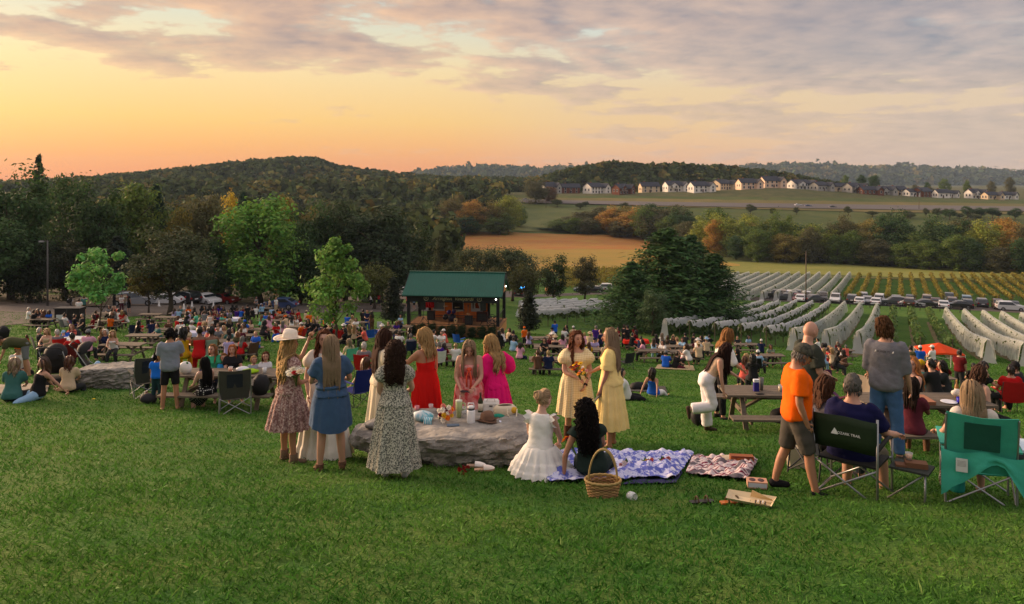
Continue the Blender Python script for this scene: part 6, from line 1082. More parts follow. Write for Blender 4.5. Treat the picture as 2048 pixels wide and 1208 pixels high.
for (x, sd, H, yaw, sx, kid, skn, top, bot, hs, hl2, hc, lab) in ((-.62, 1, 1.64, 168, 'f', False, 'fair', S3(52, 150, 110), S3(60, 70, 90), 'straight', .36, 'bronze', 'woman in green top with bronze hair facing the man in grey polo'), (-.36, 1, 1.10, 200, 'm', True, 'fair', S3(40, 140, 200), S3(50, 60, 80), 'short', .05, 'bronze', 'sandy-haired boy in turquoise T-shirt at the laden table'), (-.16, 1, 1.62, 190, 'f', False, 'fair', (.014, .014, .016), (.02, .02, .022), 'straight', .2, 'red', 'woman with short red hair in black on the far bench'), (.62, 1, 1.20, 160, 'f', True, 'fair', S3(206, 206, 210), S3(70, 80, 110), 'short', .09, 'auburn', 'child with auburn hair in white T-shirt at the laden table'), (.34, 1, .98, 180, 'm', True, 'fair', S3(150, 160, 170), S3(60, 60, 70), 'short', .045, 'blond', 'small blond child whose head just tops the laden table')):
    f, o = bench(x, sd, H, yaw, lab, skn, sx, kid, hy=20 if x < 0 else -20); wear(o, 'shirt', f.top(sleeve=.28, voxel=.02), top); wear(o, 'trousers', f.pants(voxel=.02), bot); wear(o, 'hair', f.hair(hs, hl2, 120, .012, int(x * 100) + 300), HC[hc])
p = at(296, 792); f = Fig(**sit_pose(H=1.45, ph=.44, kid=True, hy=-10)); o = person(f, p + Vector((0, .6, 0)), 150, 'girl with long dark hair sitting behind the boy in blue', 'light'); wear(o, 'shirt', f.top(), S3(196, 196, 200)); wear(o, 'trousers', f.pants(), S3(40, 44, 60)); wear(o, 'hair', f.hair('straight', .45, 130, .012, 333), HC['black'])
GREY = S3(66, 66, 62)
camp_chair(at(471, 826), vyaw(at(471, 826), -2), GREY, 'empty grey folding chair turned toward the laden table', .62, .98, STEEL, None, True, None, S3(34, 40, 52))
camp_chair(at(292, 792), vyaw(at(292, 792), 10), GREY, 'empty grey folding chair next to the stone block', .60, .98, STEEL, None, True, None, S3(34, 40, 52))
t1 = lambda x, y: Vector((TB1.x + x, TB1.y + y, TB1.z + .756))
e = empty('grocery_bag', t1(-.92, -.1)); b_ = MB(); b_.ell((0, 0, .12), (.15, .11, .14), 16, 10, None, lambda p: p * (1 + .18 * mnoise.noise(p * 10))); b_.build('bag_body', PLAST, e, True, color=S3(222, 222, 220)); b_ = MB(); b_.ell((.05, -.05, .235), (.03, .012, .03), 8, 6); b_.build('green_print', PLAST, e, True, color=S3(30, 110, 60)); tag(e, 'knotted white plastic grocery bag on the laden table', 'bag')
for i, x in enumerate((-.60, -.45)): bottle(t1(x, -.05), ('clear water bottle with blue label beside the grocery bag', 'clear water bottle beside the first one, further from the grocery bag')[i], S3(190, 206, 220), (.8, .8, .85), .23, .033, S3(60, 110, 190))
cup(t1(.05, .0), 'clear cup of orange drink on the laden table', (.8, .8, .8), .12, .05, GLASS, S3(230, 130, 20)); cup(t1(-.52, .14), 'clear plastic tub on the laden table', (.7, .7, .7), .07, .07, GLASS); cup(t1(.85, -.1), 'white paper cup on the laden table', S3(210, 212, 214), .12, .045)
one('green_towel', lambda b_: b_.ell((0, 0, .04), (.20, .12, .055), 16, 8, None, lambda p: p * (1 + .3 * mnoise.noise(p * 11))), CLOTH, t1(.52, -.1), 'crumpled lime green cloth on the laden table', 'cloth', 0, S3(140, 180, 30), True); one('white_bag', lambda b_: b_.ell((0, 0, .06), (.16, .12, .07), 14, 8, None, lambda p: p * (1 + .25 * mnoise.noise(p * 10))), PLAST, t1(.34, -.02), 'crumpled white plastic sack beside the lime cloth', 'bag', 0, S3(206, 208, 214), True)
one('leaf', lambda b_: b_.add([(0, 0, .03), (.05, -.02, .04), (.09, .01, .03), (.05, .04, .045), (.05, .01, .05)], [(0, 1, 4), (1, 2, 4), (2, 3, 4), (3, 0, 4)]), PAPER, at(183, 801), 'yellow scrap lying alone on the lawn', 'leaf', 0, S3(226, 190, 30)); one('black_bag', lambda b_: b_.ell((0, 0, .2), (.2, .2, .24), 14, 9, None, lambda p: p * (1 + .15 * mnoise.noise(p * 8))), FAB, Vector((TB1.x + .95, TB1.y - .66, TB1.z + .44)), 'black handbag on the bench by the woman in the wide hat', 'bag', 0, (.014, .014, .016), True); one('black_bag', lambda b_: b_.ell((0, 0, .10), (.2, .14, .12), 14, 9, None, lambda p: p * (1 + .15 * mnoise.noise(p * 8))), FAB, at(298, 806), 'black bag with a turquoise tip on the grass by the boy in blue', 'bag', 0, (.02, .02, .024), True)
# navy chair behind the denim woman
camp_chair(at(714, 812), R(45), S3(22, 34, 110), 'empty navy folding chair with its cover thrown over the seat', .54, .92, DARKTUBE)
# ================================================================== the crowd at the tables lower down
CP = {}; HP = {}
POSES = {'s0': dict(ph=.50, L=(84, 6, 84, 6), Rr=(84, 6, 84, 6), aL=(42, 12, 85, -30), aR=(42, 12, 85, -30), lean=10), 's1': dict(ph=.50, L=(84, 6, 84, 6), Rr=(78, 9, 70, 6), aL=(40, 10, 125, -20), aR=(30, 12, 80, -30), lean=14), 's2': dict(ph=.50, L=(84, 6, 84, 6), Rr=(84, 6, 84, 6), aL=(20, 8, 60, -20), aR=(8, 18, 40, 0), lean=2),
    'c0': dict(ph=.44, L=(80, 8, 76, 8), Rr=(80, 8, 76, 8), aL=(18, 18, 80, 0), aR=(18, 18, 80, 0), lean=-10), 'g0': dict(ph=.13, L=(86, 16, 95, 8), Rr=(86, 20, 90, 8), aL=(30, 10, 70, -25), aR=(30, 10, 70, -25), lean=14), 'g1': dict(ph=.13, L=(84, 8, 40, 8), Rr=(84, 8, 30, 8), aL=(-38, 14, -38, 8), aR=(-38, 14, -38, 8), lean=-16),
    'S0': dict(aL=(10, 8, 30, -6), aR=(8, 8, 24, -6)), 'S1': dict(aL=(20, 10, 85, -30), aR=(22, 10, 90, -30), Rr=(8, 3, 6, 8), L=(-6, 3, 4, 8)), 'R0': dict(Rr=(52, 2, 40, 4), L=(-38, 2, 62, 4), aL=(40, 8, 90, -10), aR=(-35, 12, 40, 0), lean=14), 'b0': dict(lean=78, L=(-6, 5, 6, 8), Rr=(4, 5, 6, 8), aL=(12, 6, 20, 0), aR=(60, 4, 40, -5), hp=70)}
def proto_p(pose, sex, kid):
    key = (pose, sex, kid)
    if key not in CP:
        f = Fig(H=1.70, sex=sex, kid=False, **POSES[pose]); b_ = f.body(.030, hands=True, smooth=3)
        CP[key] = (f, b_.mesh('person', SKIN, True, True), f.top(e=.022, sleeve=.32, cuff=.014, voxel=.030, folds=.006).mesh('shirt', CLOTH, True), f.top(e=.020, sleeve=0, z1=.40, voxel=.030, folds=.006).mesh('sleeveless_top', CLOTH, True), f.pants(e=.022, t1=.95, voxel=.032).mesh('trousers', CLOTH, True), f.pants(e=.026, t1=.5, voxel=.032).mesh('shorts', CLOTH, True))
    return CP[key]
def proto_h(pose, sex, kind):
    key = (pose, sex, kind)
    if key not in HP:
        f = CP[(pose, sex, False)][0]
        if kind == 'long': b_ = f.hair('straight', .40, 46, .020, 5, 1.10, seg=3)
        elif kind == 'mid': b_ = f.hair('wavy', .20, 44, .020, 6, 1.14, seg=3)
        elif kind == 'bun': b_ = f.hair('bun', .1, 40, .02, 7, seg=3)
        elif kind == 'big': b_ = f.hair('curly', .22, 70, .022, 7, 1.25, seg=3)
        elif kind == 'hat': b_, _ = hat_mb(f, .19, .12, 0, .045)
        elif kind == 'cap': b_ = cap_mb(f)
        else: b_ = f.hair('short', .05, 60, .014, 8, 1.05, seg=3)
        HP[key] = b_.mesh('hair' if kind not in ('hat', 'cap') else kind, HAIRM if kind not in ('hat', 'cap') else CLOTH, True)
    return HP[key]
COLS = {'wh': (S3(216, 214, 210), 'white'), 'bk': ((.013, .013, .015), 'black'), 'nv': (S3(26, 34, 66), 'navy'), 'gy': (S3(110, 112, 116), 'grey'), 'rd': (S3(176, 24, 26), 'red'), 'dr': (S3(96, 20, 26), 'dark red'), 'pk': (S3(206, 150, 172), 'pink'), 'lv': (S3(160, 150, 190), 'lavender'), 'pu': (S3(60, 30, 120), 'purple'), 'bl': (S3(30, 90, 190), 'blue'), 'lb': (S3(140, 176, 206), 'pale blue'), 'tl': (S3(60, 104, 100), 'teal'), 'mt': (S3(90, 180, 150), 'mint green'), 'or': (S3(214, 96, 20), 'orange'), 'co': (S3(214, 96, 84), 'coral'), 'be': (S3(190, 170, 140), 'beige'), 'ye': (S3(186, 150, 24), 'mustard'), 'ol': (S3(70, 72, 48), 'olive'), 'mr': (S3(84, 30, 44), 'maroon'), 'br': (S3(84, 60, 46), 'brown'), 'sg': (S3(112, 128, 112), 'sage'), 'dg': (S3(44, 46, 48), 'charcoal')}
HH = {'k': ('black', 'black-haired'), 'd': ('dark', 'dark-haired'), 'b': ('brown', 'brown-haired'), 'a': ('auburn', 'auburn-haired'), 'z': ('bronze', 'bronze-haired'), 'y': ('blond', 'blond'), 'h': ('ash', 'ash-blond'), 'g': ('grey', 'grey-haired'), 'w': ('white', 'white-haired'), 'r': ('red', 'red-haired')}
KIND = {'L': 'long', 'M': 'mid', 'U': 'bun', 'B': 'big', 'S': 'short', 'H': 'hat', 'C': 'cap'}
PWORD = {'s': 'sitting', 'c': 'in a folding chair', 'g': 'on the ground', 'S': 'standing', 'R': 'running', 'b': 'bending over'}
TOPH = {'s': 1.27, 'c': 1.20, 'g': .92, 'S': 1.70, 'R': 1.62, 'b': 1.28}
seen = {}; PEOPLE = []
def crowd(zone, where, ox, oy, rows, sc=5.0325):
    """rows: x y pose+variant yaw top+hair+cut [skin] [bottom] [s=scale] [seat=chair colour]"""
    for r_ in rows.strip().split(';'):
        w = r_.split(); u, v = ox + float(w[0]) / sc, oy + float(w[1]) / sc; pose, yaw, tc_ = w[2], float(w[3]), w[4]; kv = dict(x.split('=') for x in w[5:] if '=' in x); k = float(kv.get('s', 1)); skin = kv.get('k', 'fair'); hkind = KIND[tc_[3]]
        sex = 'f' if tc_[3] in 'LMUB' else ('f' if kv.get('x') == 'f' else 'm'); p = at(u, v, TOPH[pose[0]] * k, 26.0 if v < 712 and u > 700 else 30.0 if v < 640 else 23.0 if u < 250 and v < 712 else 17.5 if v < 712 else 18.0 if u > 1300 else 14.0); f, bm, sh_, tk, tr_, so_ = proto_p(pose, sex, False)
        yw = vyaw(p, yaw); o = link('person', bm, None, p, yw, SK[skin], k * 1.07); col, cn = COLS[tc_[:2]]; bc, bn_ = COLS[kv.get('b', 'dg')]
        link('shirt' if 'n' not in kv else 'sleeveless_top', tk if 'n' in kv else sh_, o, None, 0, col); link('trousers' if 't' not in kv else 'shorts', so_ if 't' in kv else tr_, o, None, 0, bc)
        hw = HH[tc_[2]]
        if hkind in ('hat', 'cap'): link('hair', proto_h(pose, sex, 'short' if sex == 'm' else 'mid'), o, None, 0, HC[hw[0]]); link(hkind, proto_h(pose, sex, hkind), o, None, 0, COLS[kv.get('h', 'be')][0])
        else: link('hair', proto_h(pose, sex, hkind), o, None, 0, HC[hw[0]])
        if k < .8: who = 'child'
        else: who = 'person'
        extra = '' if hkind not in ('hat', 'cap') else ' with ' + COLS[kv.get('h', 'be')][1] + ' ' + hkind
        lab = '%s %s in %s %s%s %s %s' % (hw[1], who, cn, 'top' if 'n' in kv else 'shirt', extra, PWORD[pose[0]].replace('in a folding chair', 'in folding chair') if len(where.split()) > 3 else PWORD[pose[0]], where); seen.setdefault(lab, []).append(o)
        tag(o, lab, 'person', 'people ' + zone); PEOPLE.append(o)
        if 'seat' in kv: camp_chair(p + Vector((0, 0, -.02)), yw, COLS[kv['seat']][0], '%s folding chair under the %s %s %s' % (COLS[kv['seat']][1], hw[1], who, where), .56, .92, DARKTUBE, 'folding chairs ' + zone, detail=False)
crowd('by the lane', 'at the tables by the lane', 0, 560, '285 285 s2 -80 whwS b=nv;325 312 s0 -70 bkdS;392 300 s1 150 bkkL;437 305 s0 90 nvbS b=nv;845 168 S0 -20 tlbS b=ol t=1;795 200 S0 -10 whbS;950 318 s0 -60 drdS;1115 298 s0 -60 whdS b=be;1197 303 s0 20 whdS;1222 318 s0 -20 rdyM;1275 318 s1 120 whkL n=1;662 343 c0 -60 whdS seat=gy;765 352 c0 -70 budS' .replace('budS', 'bkdS') + ' seat=pu;832 352 s2 120 bkgS;925 362 c0 90 drdM seat=wh;1150 148 S1 -60 bkkL;1224 158 S1 180 whaL b=mr;1297 168 S0 -40 bkdL n=1 t=1;1372 423 s1 -80 bkkL;1497 368 s0 -30 bkdS k=brown;1527 408 s0 10 nvdS b=nv;1418 430 s1 170 rdrS s=.72;1605 448 s0 100 tldS')
crowd('on the slope by the lane', 'below the lane', 0, 560, '417 493 c0 -80 dgwS b=be seat=gy;487 500 s0 150 beyM n=1;568 513 c0 15 gywS seat=rd;630 523 c0 150 bldC h=lb seat=bl s=.85;722 548 c0 10 rddS seat=dr;875 520 s0 -25 pkdC h=gy;1030 513 s0 -15 bkzL n=1 b=br;1140 523 s1 172 whyB n=1;1064 513 s2 150 nvwM;908 558 s0 100 drkM s=.8;285 555 g0 60 rdaM s=.6')
crowd('in the front row of tables', 'at the long front table', 300, 560, '330 505 s0 -8 yekM k=tan n=1 b=ye;378 480 s1 170 beaB k=tan;495 500 s0 -4 rdkU k=brown n=1 b=rd;620 498 s0 6 sgkS x=f k=brown n=1 b=sg;798 508 s0 10 tldL b=bl;848 488 s1 150 whkL;252 502 s0 -80 bkkL s=.75;548 470 s1 165 lvbL;680 470 s1 190 gybS;598 480 s0 175 bkkM n=1;755 468 s0 150 beyL;640 448 s1 150 coaM')
crowd('in the packed middle tables', 'at the packed middle tables', 300, 560, '275 383 s0 -40 rddH h=br;310 415 s0 10 whdH h=wh;355 328 s1 -60 dgbL;395 322 s0 60 lvdC h=wh;475 330 s0 90 mtdS;545 318 s0 -20 gybS;610 328 S1 150 whdL n=1 b=wh;665 308 s1 160 drdM;725 318 s0 120 mrdM;800 303 s0 150 lvdM;405 422 s0 -60 whgC h=wh;490 393 s0 -70 rdgS;527 440 s1 -40 beyM;700 440 s1 150 whbM;805 403 s0 10 bkhM;905 400 s1 0 bkhM n=1;945 415 s0 -30 bldC h=bl;957 440 s1 160 rdkL n=1;1018 410 s0 150 bebM;1150 418 s0 -20 pkkL;1205 374 s1 20 pkaM b=be;1275 428 s1 170 rdkL b=bl;1345 358 s0 -30 gyaL;1425 373 s0 -10 whkL n=1;1512 438 c0 60 ordC h=wh seat=rd;1642 408 c0 150 bkkM seat=bk;1735 358 s0 30 nvdS b=nv;1792 358 s1 -20 coyM n=1;1832 448 s0 90 dgdC h=wh;1712 366 s0 -60 bldS;1130 425 s1 -50 dgkB;1380 362 s1 60 bedC h=or;1470 370 s0 160 whbL;1600 400 s0 150 bkkL')
crowd('in the shade by the trees', 'at the tables under the trees', 300, 560, '455 285 s0 60 bkkL;520 264 s0 -20 bkkM;562 268 s1 140 dgkL;602 264 s0 10 bkdL;642 266 s0 -150 mrkM;702 264 s0 20 pudM;746 266 s1 150 dgbL;832 254 s0 0 bkkL;872 258 s0 20 bkkM;982 256 S0 30 bkkS;1060 268 s0 -10 whdS;1072 178 S1 140 gybM;1268 184 S0 -150 whyM b=be;1222 278 s0 -20 lbgS;1300 272 s1 20 bkdM;1342 290 s0 150 bkkL;1397 290 s0 10 pudM;1437 300 s1 160 drkL;1500 303 s0 60 rddS;1567 314 s0 -40 bedC h=be;1605 330 s0 20 ordS;1040 280 s0 60 bkdS;1205 190 S0 100 bedM b=be')
crowd('round the young maple', 'near the young maple', 680, 520, '70 552 s0 -20 bldS;130 568 s1 10 beyM;165 590 s0 160 whbM;232 508 S0 -10 bkdS;276 513 S1 170 nvdS b=bl;320 528 S0 40 brdL b=br;125 452 S0 -20 tlbM;618 556 s1 150 lbbM;45 654 c0 -30 bkgH h=wh seat=rd;95 664 s0 10 beyL n=1;140 668 s0 -20 beyL n=1;216 680 c0 0 bebM n=1 seat=bk;258 680 s1 90 codS;85 808 c0 30 behM seat=mt;250 865 c0 -20 gywS seat=rd;305 978 g1 -60 rdaL n=1;-60 545 s0 30 codM n=1;-120 560 s0 10 dgkM;-130 610 c0 -30 bkdM seat=bk;-50 660 c0 40 rdkL seat=rd;-95 640 s1 60 bedC h=wh;-160 580 s0 -60 ordS;40 700 c0 60 budM seat=bk'.replace('budM', 'bkdM') + ';-190 650 s0 -30 nvbS b=nv;-150 700 s1 20 bedL s=.8;-190 780 g0 10 budS s=.6;-150 740 g0 -40 puyS s=.6'.replace('budS', 'lbdS'))
crowd('before the stage', 'before the stage', 680, 520, '430 658 s0 160 lvdH h=wh;555 718 s1 -40 nvkS;708 752 c0 10 gygS seat=nv;690 694 s0 -60 bkdM;932 718 s0 -60 whkU;1032 723 s0 150 whdS b=nv;1066 704 s1 100 codC h=wh;988 838 c0 20 pugS seat=wh;880 735 s0 100 whyM;1602 722 c0 0 bkkM seat=bk;1692 698 c0 120 bebM seat=dg;1746 718 c0 -10 dgdC h=dg seat=bk;1857 683 S0 30 ordC h=or s=.82;1735 778 g0 -40 lbdS b=wh;1806 838 g0 -20 pkdM b=nv;1640 700 s1 20 whbM n=1;590 730 s0 -20 whbS;310 348 S0 60 whdS;392 343 S0 -40 rddM;745 373 S1 -70 lbdS t=1 b=bk;790 348 S0 40 bkdS;678 360 S1 -20 codM t=1 b=dg')
crowd('by the netted vines', 'before the netted vines', 1040, 560, '350 420 S0 30 bldS b=nv;335 490 s0 60 whgC h=bk;440 488 s0 -30 whdS;482 460 s1 120 dgkM;542 474 s0 20 bedC h=wh;765 474 S0 0 pugS b=gy t=1;812 514 S0 60 nvdS;702 538 s0 -10 beyH h=be;752 588 s0 176 lvgC h=nv;992 480 s1 150 drkM;1047 464 S0 -30 bkkS;1082 470 S1 40 bkkS;1157 474 s0 0 drdM;318 545 s0 -60 whyH h=wh;352 574 s0 -10 bkbH h=be n=1;432 564 s0 10 pkdM;255 588 s1 160 bkdM;500 560 s1 -70 pkdM;1207 578 s0 -40 nvdS b=ol t=1 k=tan;1252 608 s1 90 pkdM;1345 598 s0 -10 lbbL n=1 b=lb;1432 548 s0 10 whhL;1447 614 s1 150 whkM;1482 570 s0 -20 dgbL;1547 564 s0 20 beyL;1592 580 s1 140 beyM;1642 590 s0 150 lbbM;1662 544 s0 0 dgkS;1742 548 s0 -30 bkdS;1782 604 s0 -40 whyH h=wh;1802 640 s0 20 beyH h=be;1880 594 s0 10 beyH h=lb;1840 570 s1 120 bkdM;1900 560 s0 -20 bkdS;1700 660 s1 60 whbM;970 590 s0 60 nvkS;1380 560 s0 30 bkkM;1120 540 s0 -60 bkkS;1180 520 s0 60 drkM')
crowd('picnicking on the lawn', 'on the open lawn', 1040, 560, '1465 718 g0 -10 bldC h=gy b=nv;1560 723 g0 -60 bkdS b=mr;1645 662 R0 -80 whyM s=.74 t=1 b=pk;1068 893 g1 -70 whkS b=bk;1345 880 g1 -20 bldM n=1 k=tan b=wh')
crowd('behind the leaning woman', 'beyond the leaning woman', 1380, 560, '718 608 s0 0 nvgC h=wh b=nv;742 753 g0 10 lbyS s=.75;545 792 s0 -10 coaM s=.95;637 783 s0 10 bkkB s=1.0;600 764 s1 60 beyM;690 715 c0 -20 lbdC h=wh seat=bk;500 705 s1 80 bkdM;1297 598 s0 60 wcdS'.replace('wcdS', 'whdS') + ';1332 648 s0 -20 pkdM;1382 650 s1 60 bkkL;1412 668 s0 150 beyM;1277 658 s0 80 dgdS;1342 702 s0 -10 lbyL n=1 b=lb;1437 700 s0 20 beyM n=1 b=mr;1482 650 s1 -40 bkkS;1525 690 s0 120 whbM;1370 690 s0 -60 rdkS;1300 700 s1 150 beyL;1555 720 s0 30 brdM;1462 720 s1 -80 bkdL')
crowd('round the orange canopy', 'near the orange canopy', 1700, 560, '545 708 c0 20 rddH h=br seat=rd;610 680 S0 -30 oldS b=ol;706 678 S0 10 bldC h=wh;830 674 S1 60 whdC h=wh;700 858 s0 -20 tlrC h=ye b=nv;812 828 s0 40 gykS b=nv;882 813 s1 150 sgkM;922 828 s0 -20 drdS;858 938 s0 60 bkkS;1102 758 S0 -30 drdS;1232 852 c0 30 bkkS seat=bk;1302 870 s0 -60 bkdM;1605 938 c0 20 rddS seat=rd;1705 898 s0 60 dgdC h=bk;1672 903 g0 10 whbM;760 850 s1 -60 bebM n=1;970 850 s0 100 dgdM')
# people sitting on the grass near the strollers
crowd('on the picnic rug by the strollers', 'on the rug', 0, 660, '160 408 g0 -20 tlhM b=dg;212 345 g0 -150 whzC h=or b=bk;495 388 g1 110 bkbL n=1 b=lb;1340 435 g0 30 lbkC h=lb s=.7;905 380 g0 -20 becM s=.9'.replace('becM', 'beaM'), 6.71)
crowd('bending over the rug', 'by the strollers', 0, 660, '290 205 b0 80 oldS b=gy t=1 k=tan', 6.71)
PEOPLE[-1].location = at(50, 752)
# tables of the crowd
TBL = '85 638 -4;208 626 2;219 641 4;301 628 -2;331 634 0;137 676 3;246 688 -3;288 670 0;326 658 2;427 643 0;459 636 3;398 664 -2;430 681 0;480 689 4;476 670 2;516 658 0;539 640 -2;587 653 2;600 646 -4;491 625 0;529 616 0;360 626 0;440 622 2;560 630 1;714 644 2;640 648 -3;803 652 -2;776 660 0;900 702 6;870 690 3;1072 675 2;1099 692 0;1098 717 -2;1192 698 0;1306 700 2;1336 692 -2;1272 680 0;1368 702 3;1400 690 0;1492 688 -2;1536 710 2;1664 712 0;1682 700 3;1830 741 -4;1853 754 2;1240 676 0;1150 676 2'
tb_words = 'beside the lane;under the sapling;with white shirts round it;standing empty near the maple sapling;standing empty by the dark trunk;among the red camp chairs;behind the strollers;with a navy bag on it;behind the man in grey polo'.split(';')
for i, q in enumerate(TBL.split(';')):
    u, v, a = [float(x) for x in q.split()]; p = at(u, v, .74, 24.0 if u > 700 or v < 640 or u < 250 else 17.5); lab = 'weathered plank picnic table ' + (tb_words[i] if i < len(tb_words) else 'in the crowd ' + ('under dark trees' if v < 640 and u < 700 else 'of the packed middle' if u < 700 else 'before the stage' if u < 1060 else 'before the netted vines' if u < 1450 else 'beyond the leaning woman' if u < 1750 else 'near the orange canopy'))
    table(p, R(a), lab, 1.85, 'picnic tables in the crowd')
    if i in (3, 4, 6, 7): continue
    near = sum(1 for o in PEOPLE if (o.location - p).length < 1.5)
    for j in range(max(0, (4 if 340 < u < 720 else 3 if u < 720 else 2) - near)):
        sd = rnd.choice((1, -1)); q = p + Vector((rnd.uniform(-.7, .7), sd * .66, 0)); key = (rnd.choice(('s0', 's1', 's2')), rnd.choice('fm'), False); f, bm, sh_, tk, tr_, so_ = proto_p(*key); kk = rnd.choice(list(COLS)); hk = rnd.choice('kdbazyhg'); o = link('person', bm, None, q, R(rnd.uniform(-25, 25) + (0 if sd < 0 else 180)), SK[rnd.choice(('fair', 'tan', 'light', 'brown'))]); link('shirt', sh_, o, None, 0, COLS[kk][0]); link('trousers', tr_, o, None, 0, COLS['dg'][0]); link('hair', proto_h(key[0], key[1], 'long' if key[1] == 'f' else 'short'), o, None, 0, HC[HH[hk][0]])
        lab2 = '%s person in %s shirt at the %s' % (HH[hk][1], COLS[kk][1], lab.replace('weathered plank ', '').replace('in the crowd ', '')); seen.setdefault(lab2, []).append(o); tag(o, lab2, 'person', 'people at the crowd tables'); PEOPLE.append(o)
for lab, os_ in seen.items():
    if len(os_) > 1:
        for j, o in enumerate(os_): o['group'] = 'look-alikes: ' + lab[:60]
def cloth(u, v, col, label, L=1.5):
    p = at(u, v, .76, 24.0 if v < 640 or u < 250 else 17.5); b_ = MB(); w = .80; n = 24; rr_ = []
    for z, k in ((.775, .9), (.78, 1.0), (.772, 1.02), (.55, 1.08)):
        rr_.append([Vector((math.copysign(abs(math.cos(a)) ** .35, math.cos(a)) * L / 2 * k, math.copysign(abs(math.sin(a)) ** .35, math.sin(a)) * w / 2 * k * (1 + (.05 * math.sin(9 * a) if z < .6 else 0)), z)) for a in (2 * math.pi * i / n for i in range(n))])
    b_.loft(list(reversed(rr_)), True, False); b_.f.append(tuple(range(len(b_.v) - n, len(b_.v)))); b_.mi.append(0); o = b_.build('tablecloth', CLOTH, None, True, p, 0, col); tag(o, label, 'tablecloth')
cloth(398, 664, S3(186, 190, 214), 'pale lavender cloth on the table behind the row of sundresses'); cloth(459, 636, S3(206, 208, 222), 'white cloth on the table near the woman in white dress'); cloth(137, 676, S3(206, 206, 204), 'white cloth on the table among the red camp chairs'); cloth(1272, 680, S3(206, 44, 28), 'bright red cloth on the table before the big cedars', 1.8)
# empty chairs standing about
for u, v, a, c, lab in ((498, 722, 60, 'br', 'empty brown sling chair by the long front table'), (741, 684, 10, 'bl', 'empty royal blue folding chair on the open lawn'), (762, 684, -10, 'bl', 'second royal blue folding chair, next to the white sign'), (918, 694, -30, 'bl', 'bright blue folding chair behind the woman in tie-dye'), (1252, 738, 30, 'dg', 'small dark sling chair beside the yellow dress woman'), (268, 676, 30, 'nv', 'navy folding chair near the empty tables'), (875, 660, -60, 'bk', 'black folding chair by the lawn table')):
    camp_chair(at(u, v), R(a), COLS[c][0], lab, .58, .92, DARKTUBE)
one('white_sign', lambda b_: (b_.box((0, 0, .35), (.6, .03, .45)), b_.box((-.2, 0, .06), (.03, .03, .12)), b_.box((.2, 0, .06), (.03, .03, .12))), PLAST, at(120, 644), 'low white board beside the black bin', 'sign', 0, S3(196, 200, 204)); one('white_sign', lambda b_: (b_.box((0, 0, .55), (.42, .03, .5)), b_.box((0, 0, .15), (.03, .03, .3))), PLAST, at(759, 662), 'small white notice on the lawn by the blue chairs', 'sign', 0, S3(200, 204, 214))
e = empty('bin_store', at(140, 643)); b_ = MB(); b_.box((0, 0, .55), (2.0, .9, 1.1)); b_.build('bin_body', PLAST, e, color=(.012, .012, .014)); b_ = MB(); b_.box((0, -.02, 1.13), (2.1, 1.0, .07)); b_.build('lid', PLAST, e, color=(.02, .02, .024)); b_ = MB(); b_.box((0, -.46, .6), (.04, .02, 1.0)); b_.build('door_gap', PLAST, e, color=(.05, .05, .05)); tag(e, 'long black rubbish bin housing beside the lane', 'bin')
def stroller(pos, rz, label, canopy_up=True):
    e = empty('stroller', pos, rz); K = (.014, .014, .016)
    b_ = MB(); b_.loft([[Vector((x * .24, y, z)) for x in (-1, 1)] + [Vector((x * .24, y - .05, z - .03)) for x in (1, -1)] for y, z in ((.25, .42), (.0, .40), (-.16, .62), (-.24, .92))]); b_.build('seat', FAB, e, color=K)
    b_ = MB(); rr_ = []
    for j in range(7): t = R(-10 + j * 22); rr_.append([Vector((math.cos(a) * .27, -.16 - math.cos(t) * .28 * math.sin(a) * 1.0 + .1, .84 + math.sin(t) * .30 * math.sin(a))) for a in (math.pi * i / 10 for i in range(11))])
    b_.loft(rr_, False); b_.build('canopy', FAB, e, True, color=K)
    for sd in (1, -1):
        b_ = MB(); b_.tube([(sd * .27, -.34, 1.0), (sd * .27, -.05, .5), (sd * .27, .36, .14)], .014, 6); b_.build('side_tube', STEEL, e, True); b_ = MB(); b_.tube([(sd * .27, -.05, .5), (sd * .29, -.34, .16)], .014, 6); b_.build('rear_tube', STEEL, e, True)
        for y, r_ in ((-.34, .15), (.36, .12)):
            b_ = MB(); b_.tube([(sd * .31 - .025, y, r_), (sd * .31 + .025, y, r_)], r_, 16); wq = b_.build('wheel', PLAST, e, True, color=(.015, .015, .016)); b_ = MB(); b_.tube([(sd * .31 - .028, y, r_), (sd * .31 + .028, y, r_)], r_ * .62, 12); b_.build('rim', PLAST, wq, color=(.35, .35, .36))
    b_ = MB(); b_.tube([(-.27, -.34, 1.0), (-.27, -.44, 1.08), (-.2, -.47, 1.11), (.2, -.47, 1.11), (.27, -.44, 1.08), (.27, -.34, 1.0)], .017, 8); b_.build('handle', PLAST, e, True, color=(.02, .02, .02)); b_ = MB(); b_.loft([[Vector((x * .22, y, z)) for x, y in ((-1, -.25), (1, -.25), (1, .2), (-1, .2))] for z in (.14, .30)], True, True); b_.build('basket', FAB, e, color=(.03, .03, .032)); tag(e, label, 'stroller'); return e
stroller(at(114, 776), R(8), 'black stroller seen from behind on the rug side of the stone block'); stroller(at(180, 762), R(-70), 'black stroller turned sideways behind the stone block'); stroller(at(152, 704), R(20), 'dark stroller parked at the table behind the others'); stroller(at(4, 694), R(60), 'dark stroller at the far end of the lawn, near the red-haired child')
